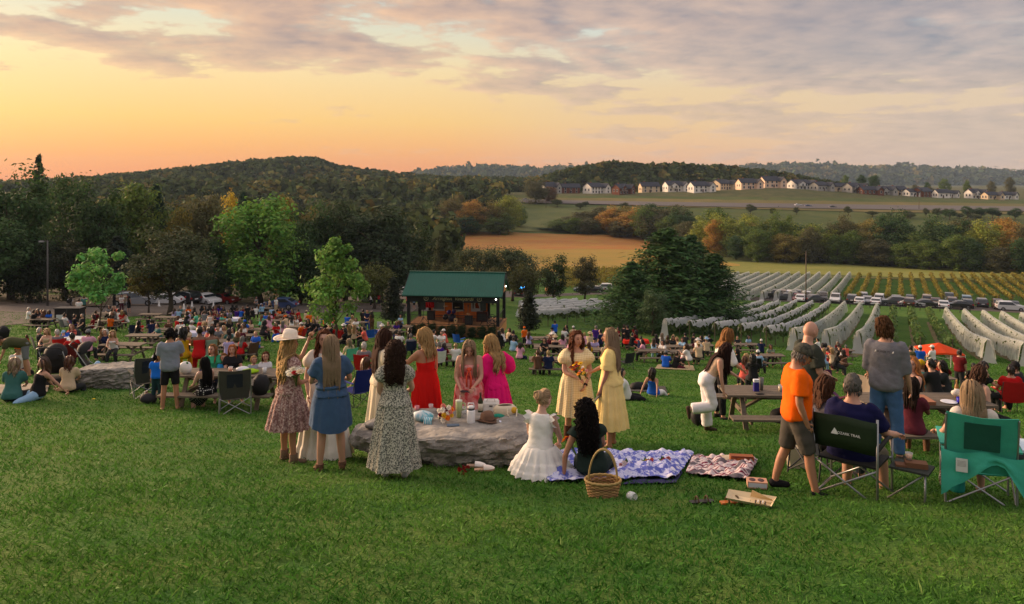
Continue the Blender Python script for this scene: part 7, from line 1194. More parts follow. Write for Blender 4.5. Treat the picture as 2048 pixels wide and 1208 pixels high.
blanket('picnic_rug', [(-10, 790), (95, 786), (100, 770), (0, 772)], mat('pale_rug', S3(140, 130, 116), .9, var=.2), 'pale picnic rug under the people by the strollers', .02, 12, 14); blanket('picnic_rug', [(1245, 784), (1335, 786), (1330, 774), (1250, 772)], mat('black_rug', (.03, .03, .03), .9), 'dark rug under the pair resting on the open lawn', .015, 14, 12); blanket('picnic_rug', [(1310, 738), (1390, 742), (1386, 732), (1316, 730)], mat('straw_rug', S3(150, 136, 106), .9), 'straw coloured rug under the person in royal blue', .015, 16, 12)
one('black_bag', lambda b_: b_.ell((0, 0, .14), (.34, .2, .17), 16, 10, None, lambda p: p * (1 + .15 * mnoise.noise(p * 7))), FAB, at(1278, 781), 'black rucksack between the two people resting on the lawn', 'bag', 0, (.014, .014, .015), True)
e = empty('canopy_tent', at(1878, 742), R(-10)); e.scale = (.72, .72, .66); b_ = MB(); w = 1.55; top_ = (0, 0, 2.75); cs = [(-w, -w, 2.0), (w, -w, 2.0), (w, w, 2.0), (-w, w, 2.0)]
for i in range(4):
    a, c = Vector(cs[i]), Vector(cs[(i + 1) % 4]); b_ = MB(); m = (a + c) / 2 + Vector((0, 0, .12)); b_.add([a, m, c, top_, a - Vector((0, 0, .16)), m - Vector((0, 0, .14)), c - Vector((0, 0, .16))], [(0, 1, 3), (1, 2, 3), (4, 5, 1, 0), (5, 6, 2, 1)]); b_.build('roof_panel', mat('orange_nylon', S3(236, 78, 18), .7, transl=.3), e)
    b_ = MB(); b_.tube([a, (a.x * 1.0, a.y * 1.0, 0)], .025, 6); b_.build('leg', mat('white_pole', (.7, .7, .7), .5), e); b_ = MB(); b_.tube([a - Vector((0, 0, .1)), m - Vector((0, 0, .5)), c - Vector((0, 0, .1))], .014, 5); b_.build('truss_bar', MATS['white_pole'], e)
tag(e, 'small orange pop-up canopy tent with white legs', 'tent')
for i, (u, v) in enumerate(((318, 613), (344, 615), (368, 619), (384, 614), (427, 614))):
    b_ = MB(); lathe(b_, [(.17, .03), (.14, .05), (.045, .72), (.02, .73)], 12); e = empty('traffic_cone', at(u, v)); b_.build('cone_body', PLAST, e, True, color=S3(196, 196, 192)); b_ = MB(); b_.box((0, 0, .018), (.40, .40, .036)); b_.build('base_plate', PLAST, e, color=S3(180, 180, 176)); tag(e, 'white traffic cone standing at the edge of the lane', 'traffic cone', 'white cones along the lane')
# ================================================================== stage
def box_part(name, parent, c, sz, m, col=None, rz=0.0): b_ = MB(); b_.box(c, sz, rz); return b_.build(name, m, parent, color=col)
SW, SD = 9.8, 5.2; sp0 = at(814, 672); sp1 = at(1005, 678); sc_ = (sp0 + sp1) / 2; ang = R(-7)
SE = empty('stage_pavilion', Vector((sc_.x, sc_.y + 2.4, gz(sc_.x, sc_.y))), ang); BLK = mat('black_paint', (.012, .012, .014), .6); CED = mat('cedar_boards', S3(232, 128, 58), .65, var=.3, scale=3, stretch=(.6, 6, 8)); CEDL = mat('pale_boards', S3(196, 140, 86), .7, var=.2, scale=3, stretch=(.6, 6, 8)); DECK = mat('deck_wood', S3(150, 108, 70), .8, var=.25, scale=4, stretch=(.6, 8, 8)); ROOFM = mat('green_sheet_metal', S3(22, 88, 74), .5, var=.1, scale=1.0); GALV = mat('rail_black', (.014, .014, .016), .5)
hw, hd = SW / 2, SD / 2; DZ = 1.05; EV = 4.05; RG = 6.05
for i in range(6): box_part('deck_skirt_board', SE, (0, -hd - .02, .09 + i * .175), (SW - .2, .04, .165), DECK)
box_part('deck_slab', SE, (0, 0, DZ - .04), (SW, SD, .10), DECK)
for sx in (-1, 1): box_part('side_skirt', SE, (sx * (hw - .06), 0, .5), (.05, SD - .2, 1.0), CEDL)
for i in range(17): box_part('wall_board', SE, (-.35, hd - .5, DZ + .1 + i * .172), (SW * .66, .05 + .012 * (i % 2), .168), CED)
for sx, y in ((-1, -1), (1, -1), (-1, 1), (1, 1)): box_part('corner_post', SE, (sx * (hw - .28), y * (hd - .25), (DZ + EV) / 2), (.30, .30, EV - DZ + .1), BLK)
for x in (-hw * .70, hw * .62): box_part('inner_post', SE, (x, hd - .62, (DZ + EV) / 2), (.26, .2, EV - DZ), BLK)
fb = box_part('fascia_beam', SE, (0, -hd + .22, EV - .28), (SW - .3, .26, .78), BLK); box_part('eave_trim', SE, (0, -hd - .36, EV + .02), (SW + .5, .07, .2), BLK)
for sx in (-1, 1):
    b_ = MB(); b_.poly([(sx * (hw - .1), -hd - .2, EV), (sx * (hw - .1), hd + .2, EV), (sx * (hw - .1), .0, RG - .1)] if sx < 0 else [(sx * (hw - .1), hd + .2, EV), (sx * (hw - .1), -hd - .2, EV), (sx * (hw - .1), 0, RG - .1)], .06, (sx, 0, 0)); b_.build('gable_wall', CEDL, SE)
    for y in (-1, 1): b_ = MB(); b_.bar((sx * (hw + .22), y * (hd + .42), EV - .06), (sx * (hw + .22), 0, RG + .03), .06, .22); b_.build('barge_board', BLK, SE)
for y in (-1, 1):
    b_ = MB(); e0 = Vector((0, y * (hd + .45), EV + .02)); e1 = Vector((0, 0, RG + .06)); b_.add([e0 + Vector((-hw - .25, 0, 0)), e0 + Vector((hw + .25, 0, 0)), e1 + Vector((hw + .25, 0, 0)), e1 + Vector((-hw - .25, 0, 0)), e0 + Vector((-hw - .25, 0, .05)), e0 + Vector((hw + .25, 0, .05)), e1 + Vector((hw + .25, 0, .05)), e1 + Vector((-hw - .25, 0, .05))], [(0, 1, 2, 3), (7, 6, 5, 4), (0, 4, 5, 1), (1, 5, 6, 2), (3, 7, 4, 0)] if y > 0 else [(3, 2, 1, 0), (4, 5, 6, 7), (1, 5, 4, 0), (2, 6, 5, 1), (0, 4, 7, 3)]); rs = b_.build('roof_sheet', ROOFM, SE)
    for i in range(35): x = -hw - .1 + i * (SW + .2) / 34; b_ = MB(); b_.bar(e0 + Vector((x, 0, .065)), e1 + Vector((x, 0, .065)), .035, .035); b_.build('seam', ROOFM, rs)
b_ = MB(); b_.bar((-hw - .25, 0, RG + .13), (hw + .25, 0, RG + .13), .3, .05); b_.build('ridge_cap', ROOFM, SE)
CRM = mat('cream_letter', S3(206, 196, 160), .7)
def scr(txt, x, size): m4 = Matrix(((1, 0, 0, x), (0, 0, -1, -hd + .082), (0, 1, 0, EV - .28), (0, 0, 0, 1))); text_part(txt, fb, m4, size, CRM, 'sign_lettering', .006, .35)
scr('Arrington', -1.1, .50); scr('Vineyards', 1.15, .50)
for x in (-2.75, 2.75):
    b_ = MB(); b_.tube([(x + math.cos(a) * .22, -hd + .08, EV - .28 + math.sin(a) * .22) for a in (2 * math.pi * i / 24 for i in range(25))], .022, 5, False); b_.tube([(x - .06, -hd + .08, EV - .38), (x, -hd + .08, EV - .16), (x + .06, -hd + .08, EV - .38)], .018, 5); b_.tube([(x - .09, -hd + .08, EV - .22), (x + .09, -hd + .08, EV - .22)], .018, 5); b_.build('sign_emblem', CRM, fb)
def banner(x, sub):
    p = box_part('banner', SE, (x, hd - .56, DZ + 1.5), (1.28, .02, 1.6), PLAST, S3(196, 196, 196))
    for (n_, pts, col) in sub: b_ = MB(); b_.poly([(x + a * 1.28, hd - .572, DZ + 1.5 + c * 1.6) for a, c in pts], .004, (0, -1, 0)); b_.build(n_, PLAST, p, color=col)
banner(-2.45, (('print_sky', [(-.45, .05), (.45, .05), (.45, .46), (-.45, .46)], S3(150, 158, 166)), ('print_water', [(-.45, -.38), (.45, -.38), (.45, .05), (-.45, .05)], S3(120, 130, 140)), ('print_figure', [(-.3, .12), (-.05, .02), (.15, .3), (-.1, .4), (-.35, .3)], S3(226, 226, 224)), ('print_wave', [(.0, -.36), (.43, -.36), (.43, -.2), (.1, -.26)], S3(70, 110, 180)))); banner(-.35, (('print_hill', [(-.45, -.40), (.45, -.40), (.45, .20), (.1, .12), (-.45, .22)], S3(34, 38, 42)), ('print_cloud', [(-.45, .16), (.0, .10), (.45, .18), (.45, .44), (-.45, .44)], S3(150, 150, 146)), ('print_tree', [(-.4, .28), (.0, .26), (.0, .46), (-.4, .46)], S3(26, 28, 28)))); banner(1.72, (('print_trunk', [(-.36, -.3), (-.28, -.3), (-.24, .45), (-.40, .45)], S3(90, 90, 92)), ('print_trunk', [(.28, -.3), (.36, -.3), (.40, .45), (.26, .45)], S3(90, 90, 92)), ('print_dog', [(-.12, -.28), (.24, -.3), (.12, -.02), (.06, .2), (-.08, .12), (-.16, -.05)], S3(140, 56, 28))))
for sx, y0, y1 in ((-1, -hd + .35, hd - .5), (1, -hd + .35, hd - .5)):
    for z in (DZ + .12, DZ + 1.05): b_ = MB(); b_.bar((sx * (hw - .28), y0, z), (sx * (hw - .28), y1, z), .06); b_.build('side_rail', GALV, SE)
    for i in range(14): y = y0 + (y1 - y0) * (i + .5) / 14; box_part('side_baluster', SE, (sx * (hw - .28), y, DZ + .58), (.022, .022, .92), GALV)
for z in (DZ + .12, DZ + 1.02): box_part('front_rail', SE, (0, -hd + .2, z), (SW - .85, .05, .05), GALV)
for i in range(66): box_part('front_baluster', SE, (-hw + .5 + i * (SW - 1.0) / 65, -hd + .2, DZ + .57), (.018, .018, .88), GALV)
for x in (-hw * .52, -hw * .08, hw * .36, hw * .72): box_part('rail_post', SE, (x, -hd + .2, DZ + .58), (.05, .05, 1.1), GALV)
LAMP = mat('bulb_glow', (1, .93, .8), emit=9.0)
for x, y, z in ((hw - .45, -hd - .02, EV - .25), (hw + .05, 1.2, EV + .55)): b_ = MB(); b_.ell((x, y, z), (.06, .06, .06), 8, 6); b_.build('light_bulb', LAMP, SE)
SE.scale = (.79, .79, .80); tag(SE, 'open timber stage pavilion with green metal roof and black posts', 'stage')
SM = Matrix.Translation(SE.location) @ Matrix.Rotation(ang, 4, 'Z') @ Matrix.Diagonal((.79, .79, .80, 1)); ST = lambda x, y, z=DZ + .012: SM @ Vector((x, y, z))
for k, x in enumerate((-3.25, 3.05)):
    e = empty('speaker_stand', ST(x, -hd + .95), ang); b_ = MB(); b_.tube([(0, 0, .3), (0, 0, 1.45)], .025, 6); b_.build('pole', GALV, e)
    for a in (0, 2.1, 4.2): b_ = MB(); b_.tube([(0, 0, .55), (math.cos(a) * .5, math.sin(a) * .5, .01)], .018, 5); b_.build('leg', GALV, e)
    tag(e, ('black tripod speaker stand by the red drape', 'black tripod speaker stand by the net view')[k], 'stand'); e = empty('loudspeaker', ST(x, -hd + .95, DZ + 1.45), ang); b_ = MB(); b_.loft([[Vector((a * w, b * .2, z)) for a, b in ((-1, -1), (1, -1), (.7, 1), (-.7, 1))] for z, w in ((0, .24), (.72, .22))]); b_.build('cabinet', PLAST, e, color=(.012, .012, .013)); b_ = MB(); b_.box((0, -.205, .36), (.38, .01, .60)); b_.build('grille', PLAST, e, color=(.03, .03, .032)); tag(e, ('black loudspeaker on its stand by the red drape', 'black loudspeaker on its stand by the net view')[k], 'speaker')
e = empty('drum_kit', ST(-.55, -.2), ang); 
for x, y, z, r_, h, c in ((0, 0, .32, .30, .42, (.02, .02, .05)), (-.3, .25, .72, .17, .22, S3(60, 50, 120)), (.1, .3, .76, .16, .2, S3(60, 50, 120)), (-.55, .1, .35, .22, .4, (.02, .02, .03))): b_ = MB(); b_.tube([(x, y - h / 2, z), (x, y + h / 2, z)], r_, 14); b_.build('drum', PLAST, e, True, color=c)
for x, y, z, r_ in ((.42, .2, 1.15, .22), (-.6, .3, 1.2, .2), (.55, -.1, .85, .18)): b_ = MB(); lathe(b_, [(.02, .02), (r_, 0), (r_, -.006)], 16, (x, y, z)); b_.build('cymbal', mat('brass', (.75, .65, .4), .3, metal=.8), e, True); b_ = MB(); b_.tube([(x, y, 0), (x, y, z)], .012, 5); b_.build('cymbal_stand', GALV, e)
tag(e, 'dark drum kit with pale cymbals at the middle of the stage', 'drum kit')
def guitar(p, rz, col, label):
    e = empty('guitar', p, rz); e.rotation_euler = (R(-12), 0, rz); b_ = MB(); n = 24; pts = [(math.sin(a) * (.17 + .03 * math.cos(2 * a) - .03 * math.cos(a)), 0, .28 - math.cos(a) * .24) for a in (2 * math.pi * i / n for i in range(n))]; b_.poly(pts, .09, (0, -1, 0)); b_.build('body', PLAST, e, color=col); b_ = MB(); b_.bar((0, -.02, .48), (0, -.02, 1.02), .05, .03); b_.build('neck', PLAST, e, color=(.08, .04, .02)); b_ = MB(); b_.ell((0, -.0, .30), (.05, .004, .05), 12, 4); b_.build('sound_hole', PLAST, e, color=(.02, .01, .01)); b_ = MB(); b_.box((0, -.02, 1.08), (.08, .025, .14)); b_.build('headstock', PLAST, e, color=(.06, .03, .02)); tag(e, label, 'guitar')
guitar(ST(.12, -hd + .9), ang, S3(206, 170, 120), 'pale acoustic guitar on a stand before the drum kit'); guitar(ST(1.35, -hd + 1.2, DZ + .5), ang, S3(176, 120, 70), 'brown guitar propped high beside the black amplifier'); guitar(ST(.95, -hd + 1.4), ang + .3, S3(120, 60, 30), 'dark guitar leaning behind the brown one')
for x, y, w, h, lab in ((-2.95, .6, .62, .75, 'black amplifier on the stage by the red drape'), (1.5, -hd + 1.0, .6, .7, 'black equipment case with a white label near the guitars'), (2.6, .2, .9, .8, 'dark red keyboard case on the stage')):
    e = empty('stage_case', ST(x, y), ang); box_part('case_body', e, (0, 0, h / 2), (w, .4, h), PLAST, (.016, .016, .018) if x < 2 else S3(70, 24, 22)); box_part('case_front', e, (0, -.205, h / 2), (w * .8, .012, h * .7), PLAST, (.04, .04, .042)); tag(e, lab, 'amplifier' if x < 0 else 'case')
one('red_drape', lambda b_: b_.loft([[Vector((x, .03 * math.sin(x * 30), z)) for x in [i * .05 - .4 for i in range(17)]] for z in (.85, 1.35)], False), CLOTH, ST(-3.4, hd - .9), 'red cloth hung over the rail behind the loudspeaker', 'cloth', ang, S3(190, 24, 30))
e = empty('stage_fan', ST(3.95, -hd + .9), ang); b_ = MB(); b_.tube([(math.cos(a) * .36, 0, .5 + math.sin(a) * .36) for a in (2 * math.pi * i / 24 for i in range(25))], .025, 6, False); b_.build('cage_ring', GALV, e)
for k in range(4): a = k * 1.57 + .4; b_ = MB(); b_.add([(0, 0, .5), (math.cos(a) * .3, .05, .5 + math.sin(a) * .3), (math.cos(a + .6) * .3, -.05, .5 + math.sin(a + .6) * .3)], [(0, 1, 2)]); b_.build('blade', PLAST, e, color=(.05, .05, .05))
b_ = MB(); b_.tube([(-.25, 0, 0), (0, 0, .15), (.25, 0, 0)], .02, 5); b_.build('foot', GALV, e); tag(e, 'round black floor fan at the end of the stage', 'fan')
for i in range(9):
    e = empty('low_shrub', Vector((0, 0, 0))); q = SM @ Vector((-hw + .9 + i * 1.02, -hd - .75, 0)); e.location = (q.x, q.y, gz(q.x, q.y)); e.scale = (1.1, 1.1, .95 + .15 * (i % 3)); c, t_ = proto('full', i % 3); link('crown', c, e, None, 0, (.028, .052, .02)); link('stem', t_, e); tag(e, 'small dark shrub in the bed at the foot of the stage', 'shrub', 'shrubs along the stage front')

# ================================================================== vineyard rows
NET = mat('bird_net', (0.66, 0.70, 0.67), .9, alpha=.50, transl=.25, var=.45, scale=2.6, stretch=(2.5, 2.5, .35)); NETW = mat('bunched_net', (0.56, 0.58, 0.58), .9, alpha=.72, transl=.2); VINE = mat('vine_leaf', oc=True, rough=.7, island=.4, transl=.3); POST = mat('post_wood', (.12, .09, .065), .9)
VD = Vector((.519, 1.0)); PERP = 2.8
def rowpt(c, y): x = .519 * y + c; return Vector((x, y, gz(x, y)))
def vine_row(c, y0, y1, style, label, group, col=(.075, .125, .03), hgt=1.95, seed=0):
    rg = random.Random(seed + int(c * 10)); nrg = np.random.default_rng(seed + int(abs(c) * 13) + 1); o0 = rowpt(c, y0); e = empty('vine_row', o0); L = math.hypot(.519, 1) * (y1 - y0); m = max(4, int(L / 1.1)); P_ = [rowpt(c, y0 + (y1 - y0) * i / m) - o0 for i in range(m + 1)]; d = (P_[1] - P_[0]); d.z = 0; d.normalize(); s_ = Vector((d.y, -d.x, 0))
    nl = int(L * (28 if style != 'bare' else 36)); t = nrg.random(nl); base = np.array([[float(np.interp(a * m, range(m + 1), [p[k] for p in P_])) for k in range(3)] for a in t]); lat = nrg.normal(size=nl) * (.20 if style == 'bare' else .13); hg_ = hgt - (.22 if style != 'bare' else 0); zz = .75 + (hg_ - .75) * nrg.random(nl) ** .8 + .12 * np.sin(t * L * 1.7)
    V = cards(base + lat[:, None] * np.array(s_)[None, :] + np.stack([0 * zz, 0 * zz, zz], 1), np.tile([s_.x, s_.y, .4], (nl, 1)) * np.sign(lat)[:, None], .21, nrg, .2, .7); link('foliage', npmesh('foliage', V, 4, VINE), e, None, 0, col)
    k = 0; step = max(1, int(6 / max(.1, L / m)))
    for i in range(0, m + 1, step): p = P_[i]; b_ = MB(); b_.tube([p + Vector((0, 0, -.1)), p + Vector((0, 0, hgt - .1))], .045, 5); b_.build('post', POST, e); k += 1
    if style in ('net', 'bunch'):
        n2 = max(8, int(L / .42)); prof = ((-.46, .3), (-.40, 1.0), (-.33, 1.6), (-.13, hgt + .02), (.13, hgt + .04), (.33, 1.6), (.40, 1.0), (.46, .3)) if style == 'net' else ((-.32, 1.5), (-.26, 1.68), (-.16, hgt - .08), (.0, hgt + .04), (.16, hgt - .08), (.26, 1.68), (.32, 1.5)); b_ = MB(); rows_ = []
        for i in range(n2 + 1):
            t_ = i / n2; q = Vector([float(np.interp(t_ * m, range(m + 1), [p[k] for p in P_])) for k in range(3)]); f1 = mnoise.noise((t_ * L * 1.1, c, 0)); f2 = mnoise.noise((t_ * L * .45, c, 9)); ring = []
            for j, (a, z) in enumerate(prof):
                low = (1 - z / hgt); w = 1 + (.28 * f1 + .20 * rg.uniform(-1, 1)) * (low + .15); dz_ = (.28 * f2 * low + .10 * rg.uniform(-1, 1) * low) if style == 'net' else .10 * f1 + .14 * f2 + ((.40 * f2 + .25 * f1 - .1) if abs(a) > .3 else 0)
                ring.append(q + s_ * (a * w + .05 * f2) + Vector((0, 0, max(.04, z + dz_ + .05 * f1))) + d * rg.uniform(-.06, .06))
            rows_.append(ring)
        b_.loft(rows_, False); b_.build('net', NET if style == 'net' else NETW, e, style != 'net')
        if style == 'net' or rg.random() < .35:
            b_ = MB(); q = P_[0]; b_.loft([[q - d * dd + s_ * (w * (i / 6 - .5) * 2 + .05 * math.sin(i * 2.1)) + Vector((0, 0, z)) for i in range(7)] for z, w, dd in ((hgt, .12, .02), (1.3, .26, .12), (.6, .36, .2), (.05, .55, .38))], False); b_.build('net_end', NETW, e, True)
    tag(e, label, 'vine row', group); return e
for k in range(-20, 8):
    c = 2.8 * k + 2.0; y0 = lin(k, [-25, -18, -12, -6, -4, 0, 3, 7], [84, 82, 78, 70, 65, 66, 61, 60]); y1 = lin(k, [-25, -12, -5, 0, 4, 7], [112, 126, 128, 121, 116, 113])
    y0 = max(y0, -c / .508)
    if -14 <= k <= -10: continue                       # behind the cedars
    if k in (-1, 0, 1): vine_row(c, y0 + 2, y1, 'bare', ('green vine row without a net, next to the netted rows by the bald man', 'green vine row without a net, the middle one of three', 'green vine row without a net, on a strip of bare earth')[k + 1], 'bare vine rows', (.085, .15, .035), 1.8)
    elif k <= -5: vine_row(c, y0, y1, 'bunch', 'vine row with white netting bunched up on top ' + ('beside the magnolia' if k < -14 else 'between the cedars and the draped rows'), 'vine rows with bunched nets')
    else: vine_row(c, y0, y1, 'net', 'vine row fully draped in pale bird netting ' + ('next to the cedars' if k < 0 else 'behind the orange canopy'), 'draped vine rows ' + ('a' if k < 0 else 'b'), (.09, .13, .035))
for k in (0, 1, 2, 3, 4, -2, -3):
    c = 2.8 * k + 2.0; y0, y1 = 63, 114; b_ = MB()
    for i in range(40):
        y = y0 + (y1 - y0) * i / 39; q = rowpt(c, y); w = .55 + .15 * mnoise.noise((y * .5, k, 0)); b_.v += [(q.x - w, q.y, gz(q.x - w, q.y) + .03), (q.x + w, q.y, gz(q.x + w, q.y) + .03)]
    for i in range(39): b_.f.append((2 * i, 2 * i + 1, 2 * i + 3, 2 * i + 2)); b_.mi.append(0)
    o = b_.build('soil_strip', SOIL, None, True); o['kind'] = 'structure'; o['label'] = 'strip of bare brown soil under a vine row'; o['category'] = 'ground'
for k in range(-16, 16):
    c = 2.8 * k + .5; y0, y1 = 150, 206
    if k < -4: vine_row(c, y0, y1, 'net', 'netted vine row in the block across the road', 'netted vine rows across the road', (.09, .12, .035), 1.9)
    else: vine_row(c, y0, y1, 'bare', 'yellowing vine row without net in the block across the road', 'bare vine rows across the road', (.21, .185, .03), 1.7)
for k in range(11):                                     # the yellow block behind the stage
    y = 172 + k * 5.5; x0, x1 = (1118 - CU) / F * y, (1262 - CU) / F * y; e = empty('vine_row', (x0, y, gz(x0, y))); nl = 420; rg = np.random.default_rng(k); xs = rg.random(nl) * (x1 - x0); V = cards(np.stack([xs, rg.normal(size=nl) * .25 + xs * .12, .6 + 1.2 * rg.random(nl)], 1), np.tile([0, -1, .5], (nl, 1)), .30, rg); link('foliage', npmesh('foliage', V, 4, VINE), e, None, 0, (.24, .20, .03))
    for i in range(4): b_ = MB(); b_.tube([((x1 - x0) * i / 3, (x1 - x0) * i / 3 * .12, -.2), ((x1 - x0) * i / 3, (x1 - x0) * i / 3 * .12, 1.7)], .05, 5); b_.build('post', POST, e)
    tag(e, 'golden vine row crossing the slope below the rust coloured field', 'vine row', 'golden vine rows')
# ================================================================== vehicles
GLS = mat('car_glass', (.02, .025, .03), .08, spec=.7); TYRE = mat('tyre', (.012, .012, .013), .85); RIM = mat('alloy', (.35, .36, .38), .35, metal=.8); RED = mat('tail_lamp', (.35, .01, .01), .3); HEADL = mat('head_lamp', (.75, .76, .78), .15); CARP = mat('car_paint', oc=True, rough=.28, coat=.6, spec=.5)
CARS = {'sedan': (4.7, 1.82, ((-2.33, .45, .70), (-2.3, .62, .88), (-1.75, .98, 1.0), (-1.05, 1.40, 0), (-.35, 1.45, 0), (.35, 1.40, 0), (1.0, .96, 0), (1.9, .86, 0), (2.3, .66, 0), (2.34, .42, 0))), 'suv': (4.7, 1.9, ((-2.3, .5, 0), (-2.32, .98, 0), (-2.1, 1.60, 0), (-1.2, 1.72, 0), (.1, 1.70, 0), (.95, 1.10, 0), (1.9, 1.0, 0), (2.28, .80, 0), (2.32, .48, 0))), 'pickup': (5.6, 1.95, ((-2.75, .62, 0), (-2.75, 1.12, 0), (-.75, 1.12, 0), (-.62, 1.82, 0), (.75, 1.84, 0), (1.25, 1.22, 0), (2.4, 1.14, 0), (2.76, .95, 0), (2.78, .55, 0)))}
_car = {}
def car_parts(kind):
    if kind in _car: return _car[kind]
    L, Wd, pr = CARS[kind]; hw_ = Wd / 2; parts = []; belt = {'sedan': .93, 'suv': 1.05, 'pickup': 1.16}[kind]
    b_ = MB(); top = [(x, z) for x, z, *_ in pr]; rings = []
    for s_, ins in ((-1, 0), (-.86, .0), (.86, 0), (1, 0)):
        ring = []
        for x, z in top: wz = hw_ * (1 - .16 * max(0, (z - belt)) / .6); ring.append(Vector((x * (1 if abs(s_) < .95 else .985), s_ * wz, z if abs(s_) < .95 else (z - .05 if z > belt else z - .02))))
        for x in (L / 2 - .35, -L / 2 + .35): ring.append(Vector((x, s_ * hw_ * .97, .28)))
        rings.append(ring)
    b_.loft(rings); parts.append(('body', b_.mesh('body', CARP, False), (0, 0, 0)))
    zt = max(z for _, z in top); fx = {'sedan': (.28, .98, -.98, -1.72), 'suv': (.16, .92, -2.0, -2.3), 'pickup': (.80, 1.22, -.60, -.74)}[kind]; zs = zt - .10
    b_ = MB(); y_ = hw_ * .80
    b_.add([(fx[0], -y_, zs), (fx[0], y_, zs), (fx[1] - .03, y_ * 1.08, belt + .06), (fx[1] - .03, -y_ * 1.08, belt + .06)], [(0, 3, 2, 1)]); b_.v = [(x + .04, y, z + .045) for x, y, z in b_.v]; parts.append(('windscreen', b_.mesh('windscreen', GLS), (0, 0, 0)))
    b_ = MB(); b_.add([(fx[2], -y_, zs), (fx[2], y_, zs), (fx[3], y_ * 1.06, belt + .06), (fx[3], -y_ * 1.06, belt + .06)], [(0, 1, 2, 3)]); b_.v = [(x - .045, y, z + .045) for x, y, z in b_.v]; parts.append(('rear_window', b_.mesh('rear_window', GLS), (0, 0, 0)))
    for s_ in (-1, 1):
        wt = hw_ * (1 - .16 * (zs - belt) / .6); b_ = MB(); x0, x1 = (fx[0] - .08, fx[1] - .25), (fx[2] + .1, fx[3] + .28); vs = [(x1[0], s_ * (wt + .012), zs), (x0[0], s_ * (wt + .012), zs), (x0[1], s_ * (hw_ + .008), belt + .04), (x1[1], s_ * (hw_ + .008), belt + .04)]; b_.add(vs, [(0, 1, 2, 3) if s_ < 0 else (3, 2, 1, 0)]); parts.append(('side_window', b_.mesh('side_window', GLS), (0, 0, 0)))
        b_ = MB(); b_.box((L / 2 - .14, s_ * hw_ * .74, belt - .24), (.16, .34, .15)); parts.append(('headlight', b_.mesh('headlight', HEADL), (0, 0, 0))); b_ = MB(); b_.box((-L / 2 + .06, s_ * hw_ * .80, belt - .16), (.12, .26, .20)); parts.append(('tail_light', b_.mesh('tail_light', RED), (0, 0, 0)))
        for x in (-L * .29, L * .30): b_ = MB(); b_.tube([(0, -.11, 0), (0, .11, 0)], .34, 16); b_.cur = 1; b_.tube([(0, -.116, 0), (0, .116, 0)], .21, 12); parts.append(('wheel', b_.mesh('wheel', [TYRE, RIM]), (x, s_ * (hw_ - .10), .34)))
    b_ = MB(); b_.box((-L / 2 - .005, 0, belt - .28), (.03, .5, .14)); parts.append(('number_plate', b_.mesh('number_plate', HEADL), (0, 0, 0))); _car[kind] = parts; return parts
CC = {'w': (S3(206, 208, 210), 'white'), 's': (S3(140, 144, 148), 'silver'), 'g': (S3(74, 78, 82), 'grey'), 'k': ((.014, .014, .016), 'black'), 'r': (S3(120, 24, 22), 'dark red'), 'b': (S3(40, 62, 104), 'blue'), 't': (S3(134, 120, 100), 'tan'), 'p': (S3(96, 130, 150), 'pale blue'), 'n': (S3(86, 60, 40), 'bronze')}
def car(u, v, kind, col, yaw, where, group):
    e = empty('parked_car', at(u, v) + Vector((0, 0, .04)), R(yaw))
    for n_, me, lo in car_parts(kind): link(n_, me, e, lo, 0, CC[col][0])
    tag(e, '%s %s %s' % (CC[col][1], {'sedan': 'saloon car', 'suv': 'SUV', 'pickup': 'pickup truck'}[kind], where), 'car', group)
for a in ((200, 614, 'pickup', 't', -150, 'parked in the shade behind the feathery sapling'), (272, 611, 'suv', 's', 20, 'parked beside the tan pickup'), (330, 609, 'sedan', 'w', 185, 'parked behind the white cones'), (370, 607, 'suv', 'k', 150, 'parked between the white cars by the lane'), (412, 608, 'sedan', 'w', -35, 'parked nose out by the red car'), (447, 607, 'sedan', 'r', -20, 'parked under the big bright green tree'), (176, 612, 'sedan', 'k', 160, 'beside the tan pickup under the trees'), (735, 603, 'suv', 'w', 100, 'with its back open on the lane behind the magnolia'), (800, 591, 'suv', 'w', 170, 'beside the stage roof'), (770, 585, 'sedan', 's', 180, 'behind the magnolia tree'), (815, 580, 'sedan', 'w', 170, 'on the lane behind the stage'), (755, 596, 'sedan', 'r', 100, 'on the lane next to the open white SUV'), (1205, 582, 'suv', 'w', 175, 'by the golden vines'), (1188, 585, 'sedan', 'k', 175, 'by the golden vines'), (1168, 584, 'sedan', 'p', 175, 'by the golden vines'), (560, 618, 'sedan', 'b', 180, 'at the end of the lane under the trees')):
    car(*a, 'cars by the lane')
Z8 = '55 275 suv w 62;140 290 sedan g 10;205 280 suv k 62;325 295 suv w 62;478 298 suv g 62;550 312 sedan w 60;580 275 suv s 64;615 305 sedan s 60;700 318 sedan w 58;730 290 suv w 60;850 322 suv g 160;880 305 suv g 60;1000 330 suv n 60;1015 332 sedan w 160;1010 288 sedan g 62;1160 298 suv t 62;1165 338 sedan k 165;1240 318 sedan n 60;1312 345 sedan w 62;1365 288 suv g 62;1390 325 suv n 62;1450 350 sedan k 160;1520 305 suv p 62;1530 345 suv k 62;1660 335 suv g 64;1815 355 suv n 64;1925 372 suv w 160;1950 350 sedan k 62;-165 260 suv t 62;-130 275 sedan g 160;-100 255 suv w 62;-60 268 suv k 62;-20 250 suv g 62;10 285 sedan w 62;-210 262 pickup k 160;-15 280 sedan r 62'
for q in Z8.split(';'):
    w = q.split(); car(1600 + float(w[0]) / 4.571, 540 + float(w[1]) / 4.571, w[2], w[3], float(w[4]) + 180 * (int(float(w[0])) % 2), 'parked in the line along the vineyard road', 'cars along the vineyard road')
e = empty('police_car', at(1042, 592), R(75))
for n_, me, lo in car_parts('suv'): link(n_, me, e, lo, 0, (.02, .02, .024))
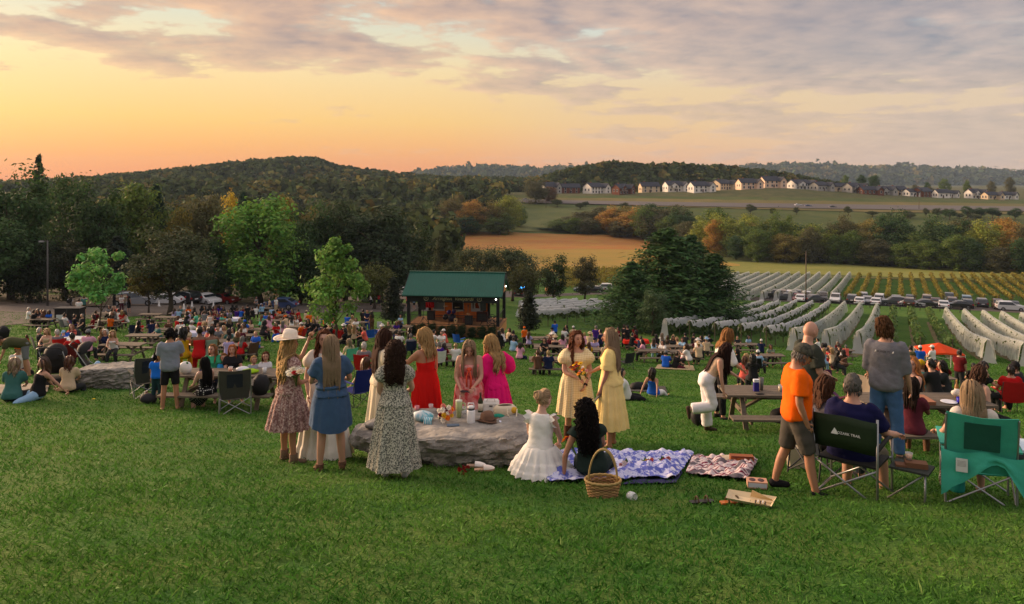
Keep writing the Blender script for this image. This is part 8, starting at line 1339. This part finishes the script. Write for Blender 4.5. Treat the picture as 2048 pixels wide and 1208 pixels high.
box_part('light_bar', e, (0, 0, 1.88), (.6, 1.4, .3), mat('blue_flash', (.05, .35, 1.0), emit=25.0)); tag(e, 'dark patrol SUV with flashing blue light bar on the lane behind the stage', 'car')
e = empty('hay_bale', at(1100, 588), R(20)); b_ = MB(); b_.tube([(0, -.75, .85), (0, .75, .85)], .85, 24); b_.build('bale', mat('straw', S3(160, 112, 64), .95, var=.3, scale=8, bump=.6), e, True); b_ = MB(); b_.tube([(0, -.77, .85), (0, -.755, .85)], .6, 20); b_.build('end_spiral', mat('straw_dark', S3(120, 84, 48), .95), e); tag(e, 'round straw bale beside the lane', 'hay bale')
# fence in front of the road
fpx = [(1640, 612), (1700, 614), (1760, 617), (1820, 620), (1880, 623), (1940, 627)]; e = empty('rail_fence', at(*fpx[0])); o0 = e.location.copy(); pts = []
for i in range(16): t = i / 15; u = 1640 + 300 * t; pts.append(at(u, lin(u, [p[0] for p in fpx], [p[1] for p in fpx])) - o0)
for p in pts: b_ = MB(); b_.tube([p + Vector((0, 0, -.1)), p + Vector((0, 0, 1.25))], .07, 5); b_.build('fence_post', BLK, e)
for i in range(15):
    for z in (.6, 1.05): b_ = MB(); b_.bar(pts[i] + Vector((0, 0, z)), pts[i + 1] + Vector((0, 0, z)), .05, .11); b_.build('fence_rail', BLK, e)
tag(e, 'dark post and rail fence between the vine rows and the road', 'fence')
# poles and lamps
def pole(u, v, vt, r, name, label, m=None, arm=None, lamp=None):
    p = at(u, v); h = (HZ - vt) / F * p.y - p.z; e = empty(name, p); b_ = MB(); b_.tube([(0, 0, -.2), (0, 0, h)], [r, r * .7], 8); b_.build('pole', m or mat('grey_pole', (.10, .095, .09), .7), e, True)
    if arm: b_ = MB(); b_.box((arm * .5, 0, h - .06), (abs(arm), .14, .10)); b_.build('arm', m or MATS['grey_pole'], e); b_ = MB(); b_.box((arm * .75, 0, h - .10), (abs(arm) * .55, .40, .16)); b_.build('lamp_head', mat('lamp_metal', (.35, .35, .36), .5), e)
    if lamp: b_ = MB(); b_.ell((.12, -.05, h - lamp), (.20, .2, .2), 10, 8); b_.build('lamp_globe', mat('sodium_lamp', (1.0, .55, .18), emit=10.0), e)
    tag(e, label, 'lamp post' if (arm or lamp) else 'pole'); return e, p, h
pole(95, 612, 481, .11, 'lamp_post', 'dark lamp post with a boxy head beside the lane', None, -.85); _, lp, lh = pole(811, 588, 490, .10, 'street_lamp', 'wooden pole with a glowing lamp behind the stage', None, None, 1.1); pole(798, 590, 520, .09, 'utility_pole', 'bare pole next to the glowing street lamp'); _, up_, uh = pole(1612, 604, 503, .13, 'utility_pole', 'wooden utility pole rising from the line of parked cars', POST); pole(738, 592, 522, .08, 'lamp_post', 'grey lamp post by the small yellow tipped tree', None, -2.2); pole(1838, 420, 394, .16, 'utility_pole', 'pale pole standing beside the highway', POST); pole(1092, 416, 393, .16, 'utility_pole', 'pole at the corner of the green meadow', POST)
WIRE = mat('wire', (.01, .01, .012), .6)
for k, dz_ in enumerate((.25, .9, 1.5)):
    q = Vector((260, 165, up_.z + uh - 1.5 - dz_)); q0 = up_ + Vector((0, 0, uh - dz_)); b_ = MB(); b_.tube([q0.lerp(q, t) - Vector((0, 0, 5.0 * 4 * t * (1 - t) * .4)) for t in [i / 16 for i in range(17)]], .028, 4); o = b_.build('power_line', WIRE); tag(o, ('top', 'middle', 'lowest')[k] + ' wire running from the utility pole past the vine rows', 'wire')
# ================================================================== houses on the far slope
def wall_mat(c, k): return mat('house_wall_' + k, c, .85, var=.08, scale=.4)
HWM = {'w': wall_mat(S3(226, 222, 214), 'white'), 'c': wall_mat(S3(206, 186, 156), 'cream'), 'b': wall_mat(S3(110, 66, 48), 'brick'), 'g': wall_mat(S3(160, 158, 152), 'grey'), 'o': wall_mat(S3(226, 196, 170), 'peach')}; HN = {'w': 'white', 'c': 'cream', 'b': 'brick', 'g': 'grey', 'o': 'peach'}
RF = mat('slate_roof', (.035, .038, .052), .8, var=.2, scale=.6); WIN = mat('house_window', (.03, .035, .045), .2, spec=.6); TRM = mat('house_trim', (.6, .6, .58), .7)
_wm = MB(); _wm.box((0, 0, 0), (1.1, .06, 1.5)); WME = _wm.mesh('window', WIN); _wm = MB(); _wm.box((0, 0, 0), (1.35, .03, 1.75)); WFR = _wm.mesh('window_frame', TRM)
def gable(b_, x0, x1, y0, y1, z0, z1, along='x', over=.5, th=.3):
    if along == 'x': ym = (y0 + y1) / 2; A = [(x0 - over, y0 - over, z0 - .2), (x1 + over, y0 - over, z0 - .2), (x1 + over, ym, z1), (x0 - over, ym, z1), (x1 + over, y1 + over, z0 - .2), (x0 - over, y1 + over, z0 - .2)]
    else: xm = (x0 + x1) / 2; A = [(x0 - over, y1 + over, z0 - .2), (x0 - over, y0 - over, z0 - .2), (xm, y0 - over, z1), (xm, y1 + over, z1), (x1 + over, y0 - over, z0 - .2), (x1 + over, y1 + over, z0 - .2)]
    o = b_.add(A + [(x, y, z - th) for x, y, z in A], [(0, 1, 2, 3), (3, 2, 4, 5), (9, 8, 7, 6), (11, 10, 8, 9), (0, 6, 7, 1), (4, 10, 11, 5), (1, 7, 8, 2), (2, 8, 10, 4), (0, 3, 9, 6), (3, 5, 11, 9)])
def gwall(b_, x0, x1, y0, y1, zb, z0, z1, along='x'):
    if along == 'x': ym = (y0 + y1) / 2; b_.loft([[Vector((x, y0, zb)), Vector((x, y0, z0)), Vector((x, ym, z1 - .25)), Vector((x, y1, z0)), Vector((x, y1, zb))] for x in (x0, x1)])
    else: xm = (x0 + x1) / 2; b_.loft([[Vector((x0, y, zb)), Vector((x0, y, z0)), Vector((xm, y, z1 - .25)), Vector((x1, y, z0)), Vector((x1, y, zb))] for y in (y0, y1)])
def house(u, vb, wpx, vt, wk, kind, label, D=None, group='houses of the far estate'):
    D = D or 515 + rnd.uniform(-10, 30); x_ = (u - CU) / F * D; p = Vector((x_, D, gz(x_, D))); w = wpx / F * p.y; h = (vb - vt) / F * p.y; ev = h * .62; e = empty('house', p, R(rnd.uniform(2, 40))); b_ = MB(); r_ = MB(); hw_ = w / 2; dp = max(7, w * .55); m = HWM[wk]
    gwall(b_, -hw_, hw_ * (.45 if kind else 1), 0, dp, -2, ev, h, 'x'); b_.build('wall', m, e); gable(r_, -hw_, hw_ * (.45 if kind else 1), 0, dp, ev, h, 'x'); rf = r_.build('roof', RF, e)
    if kind:
        b_ = MB(); gwall(b_, hw_ * .40, hw_, -2.5, dp - 1, -2, ev * .92, h * .94, 'y'); b_.build('wing_wall', m, e); r_ = MB(); gable(r_, hw_ * .40, hw_, -2.5, dp - 1, ev * .92, h * .94, 'y'); r_.build('wing_roof', RF, e)
    if kind == 2:
        b_ = MB(); gwall(b_, -hw_ * .75, -hw_ * .1, -1.6, dp * .4, ev * .55, ev * .98, h * .85, 'y'); b_.build('dormer_wall', m, e); r_ = MB(); gable(r_, -hw_ * .75, -hw_ * .1, -1.6, dp * .4, ev * .98, h * .85, 'y', .3); r_.build('dormer_roof', RF, e)
    b_ = MB(); b_.box((-hw_ * .5, dp * .55, h * .92), (.9, .9, h * .3)); b_.build('chimney', HWM['b'], rf)
    nx = max(2, int(w / 4)); zs_ = (ev * .28, ev * .74) if ev > 4.2 else (ev * .5,)
    for z in zs_:
        for i in range(nx):
            x = -hw_ + (i + .6) * w * (.72 if kind else 1) / (nx + .2); y = -.03
            if kind == 2 and z > ev * .5 and -hw_ * .75 < x < -hw_ * .1: y = -1.63
            o = link('window_frame', WFR, e, (x, y, z)); link('window', WME, o, (0, -.03, 0))
        if kind: o = link('window_frame', WFR, e, (hw_ * .70, -2.53, z)); link('window', WME, o, (0, -.03, 0))
    for i in range(2): o = link('window_frame', WFR, e, (-hw_ - .02, dp * (.3 + .4 * i), ev * .55)); o.rotation_euler = (0, 0, R(90)); link('window', WME, o, (0, .03, 0))
    b_ = MB(); b_.box((-hw_ * .1, -.05, 1.05), (1.1, .08, 2.1)); b_.build('door', mat('house_door', (.10, .06, .045), .6), e); tag(e, label, 'house', group); return e
HS = [(1105, 389, 34, 366, 'g', 1), (1142, 391, 36, 371, 'b', 0), (1200, 389, 46, 367, 'w', 1), (1252, 389, 38, 368, 'b', 2), (1302, 388, 38, 367, 'c', 0), (1356, 386, 44, 364, 'w', 2), (1408, 383, 46, 361, 'w', 1), (1456, 382, 46, 361, 'c', 1), (1503, 378, 44, 356, 'o', 1), (1550, 377, 44, 354, 'o', 1), (1612, 379, 50, 359, 'w', 2), (1650, 382, 40, 363, 'g', 1), (1678, 383, 38, 366, 'c', 0), (1718, 387, 42, 366, 'g', 2), (1745, 389, 40, 372, 'b', 1), (1775, 391, 38, 373, 'g', 2), (1800, 393, 34, 374, 'c', 0), (1856, 397, 44, 377, 'b', 0), (1830, 396, 26, 380, 'w', 1), (1888, 398, 24, 380, 'w', 0), (1905, 402, 26, 386, 'w', 1), (1958, 396, 34, 376, 'w', 2), (1990, 398, 30, 382, 'c', 1), (2020, 402, 30, 386, 'w', 1)]
HS2 = [(1110, 379, 30, 366, 'w', 2), (1155, 381, 30, 365, 'w', 2), (1225, 380, 30, 365, 'w', 1), (1262, 377, 26, 363, 'w', 1), (1310, 376, 34, 361, 'c', 2), (1330, 378, 22, 364, 'w', 1), (1370, 374, 40, 360, 'g', 2), (1405, 372, 36, 356, 'b', 1), (1450, 372, 40, 356, 'g', 2), (1530, 370, 34, 354, 'g', 1), (1760, 372, 20, 360, 'o', 1)]
for k, a in enumerate(HS): house(*a[:6], '%s %s house in the front row of the far estate' % (HN[a[4]], ('plain gabled', 'house with a cross wing, two-part', 'dormered')[a[5]].replace('house with a cross wing, two-part', 'winged')))
for k, a in enumerate(HS2): house(*a[:6], '%s gabled house in the upper row under the wooded hill' % HN[a[4]], 590, 'houses of the upper row')
for k, (u, vb, w, vt, c) in enumerate(((377, 390, 20, 381, 'w'), (500, 391, 22, 379, 'g'), (700, 393, 26, 382, 'w'), (722, 394, 20, 384, 'g'), (755, 392, 32, 380, 'c'), (790, 390, 20, 381, 'w'), (812, 388, 26, 378, 'g'), (850, 384, 24, 374, 'w'), (880, 383, 20, 373, 'w'), (930, 386, 30, 370, 'g'), (905, 388, 18, 378, 'w'))): house(u, vb, w, vt, c, (k % 3), '%s house of the hamlet showing above the dark tree belt' % HN[c], 640, 'hamlet houses')
for u, v, c in ((1596, 412, 'w'), (1616, 414, 'b'), (1665, 416, 'k'), (1052, 401, 's')): car(u, v, 'sedan', c, 5, 'driving on the far highway', 'cars on the highway')
# ------------------------------------------------------------------ air
b_ = MB(); b_.box((0, 1500, 30), (6400, 3300, 150)); hz_o = b_.build('haze'); hm = bpy.data.materials.new('haze'); hm.use_nodes = True; t = hm.node_tree; t.nodes.clear(); pv = nn(t, 'ShaderNodeVolumePrincipled', ins={'Color': (.55, .74, 1.0, 1), 'Density': 0.00008, 'Anisotropy': 0.0}); t.links.new(pv.outputs[0], nn(t, 'ShaderNodeOutputMaterial').inputs['Volume']); hz_o.data.materials.append(hm); hz_o['kind'] = 'stuff'; hz_o['label'] = 'thin evening haze over the valley'; hz_o['category'] = 'haze'
bpy.data.scenes.remove(TMP)
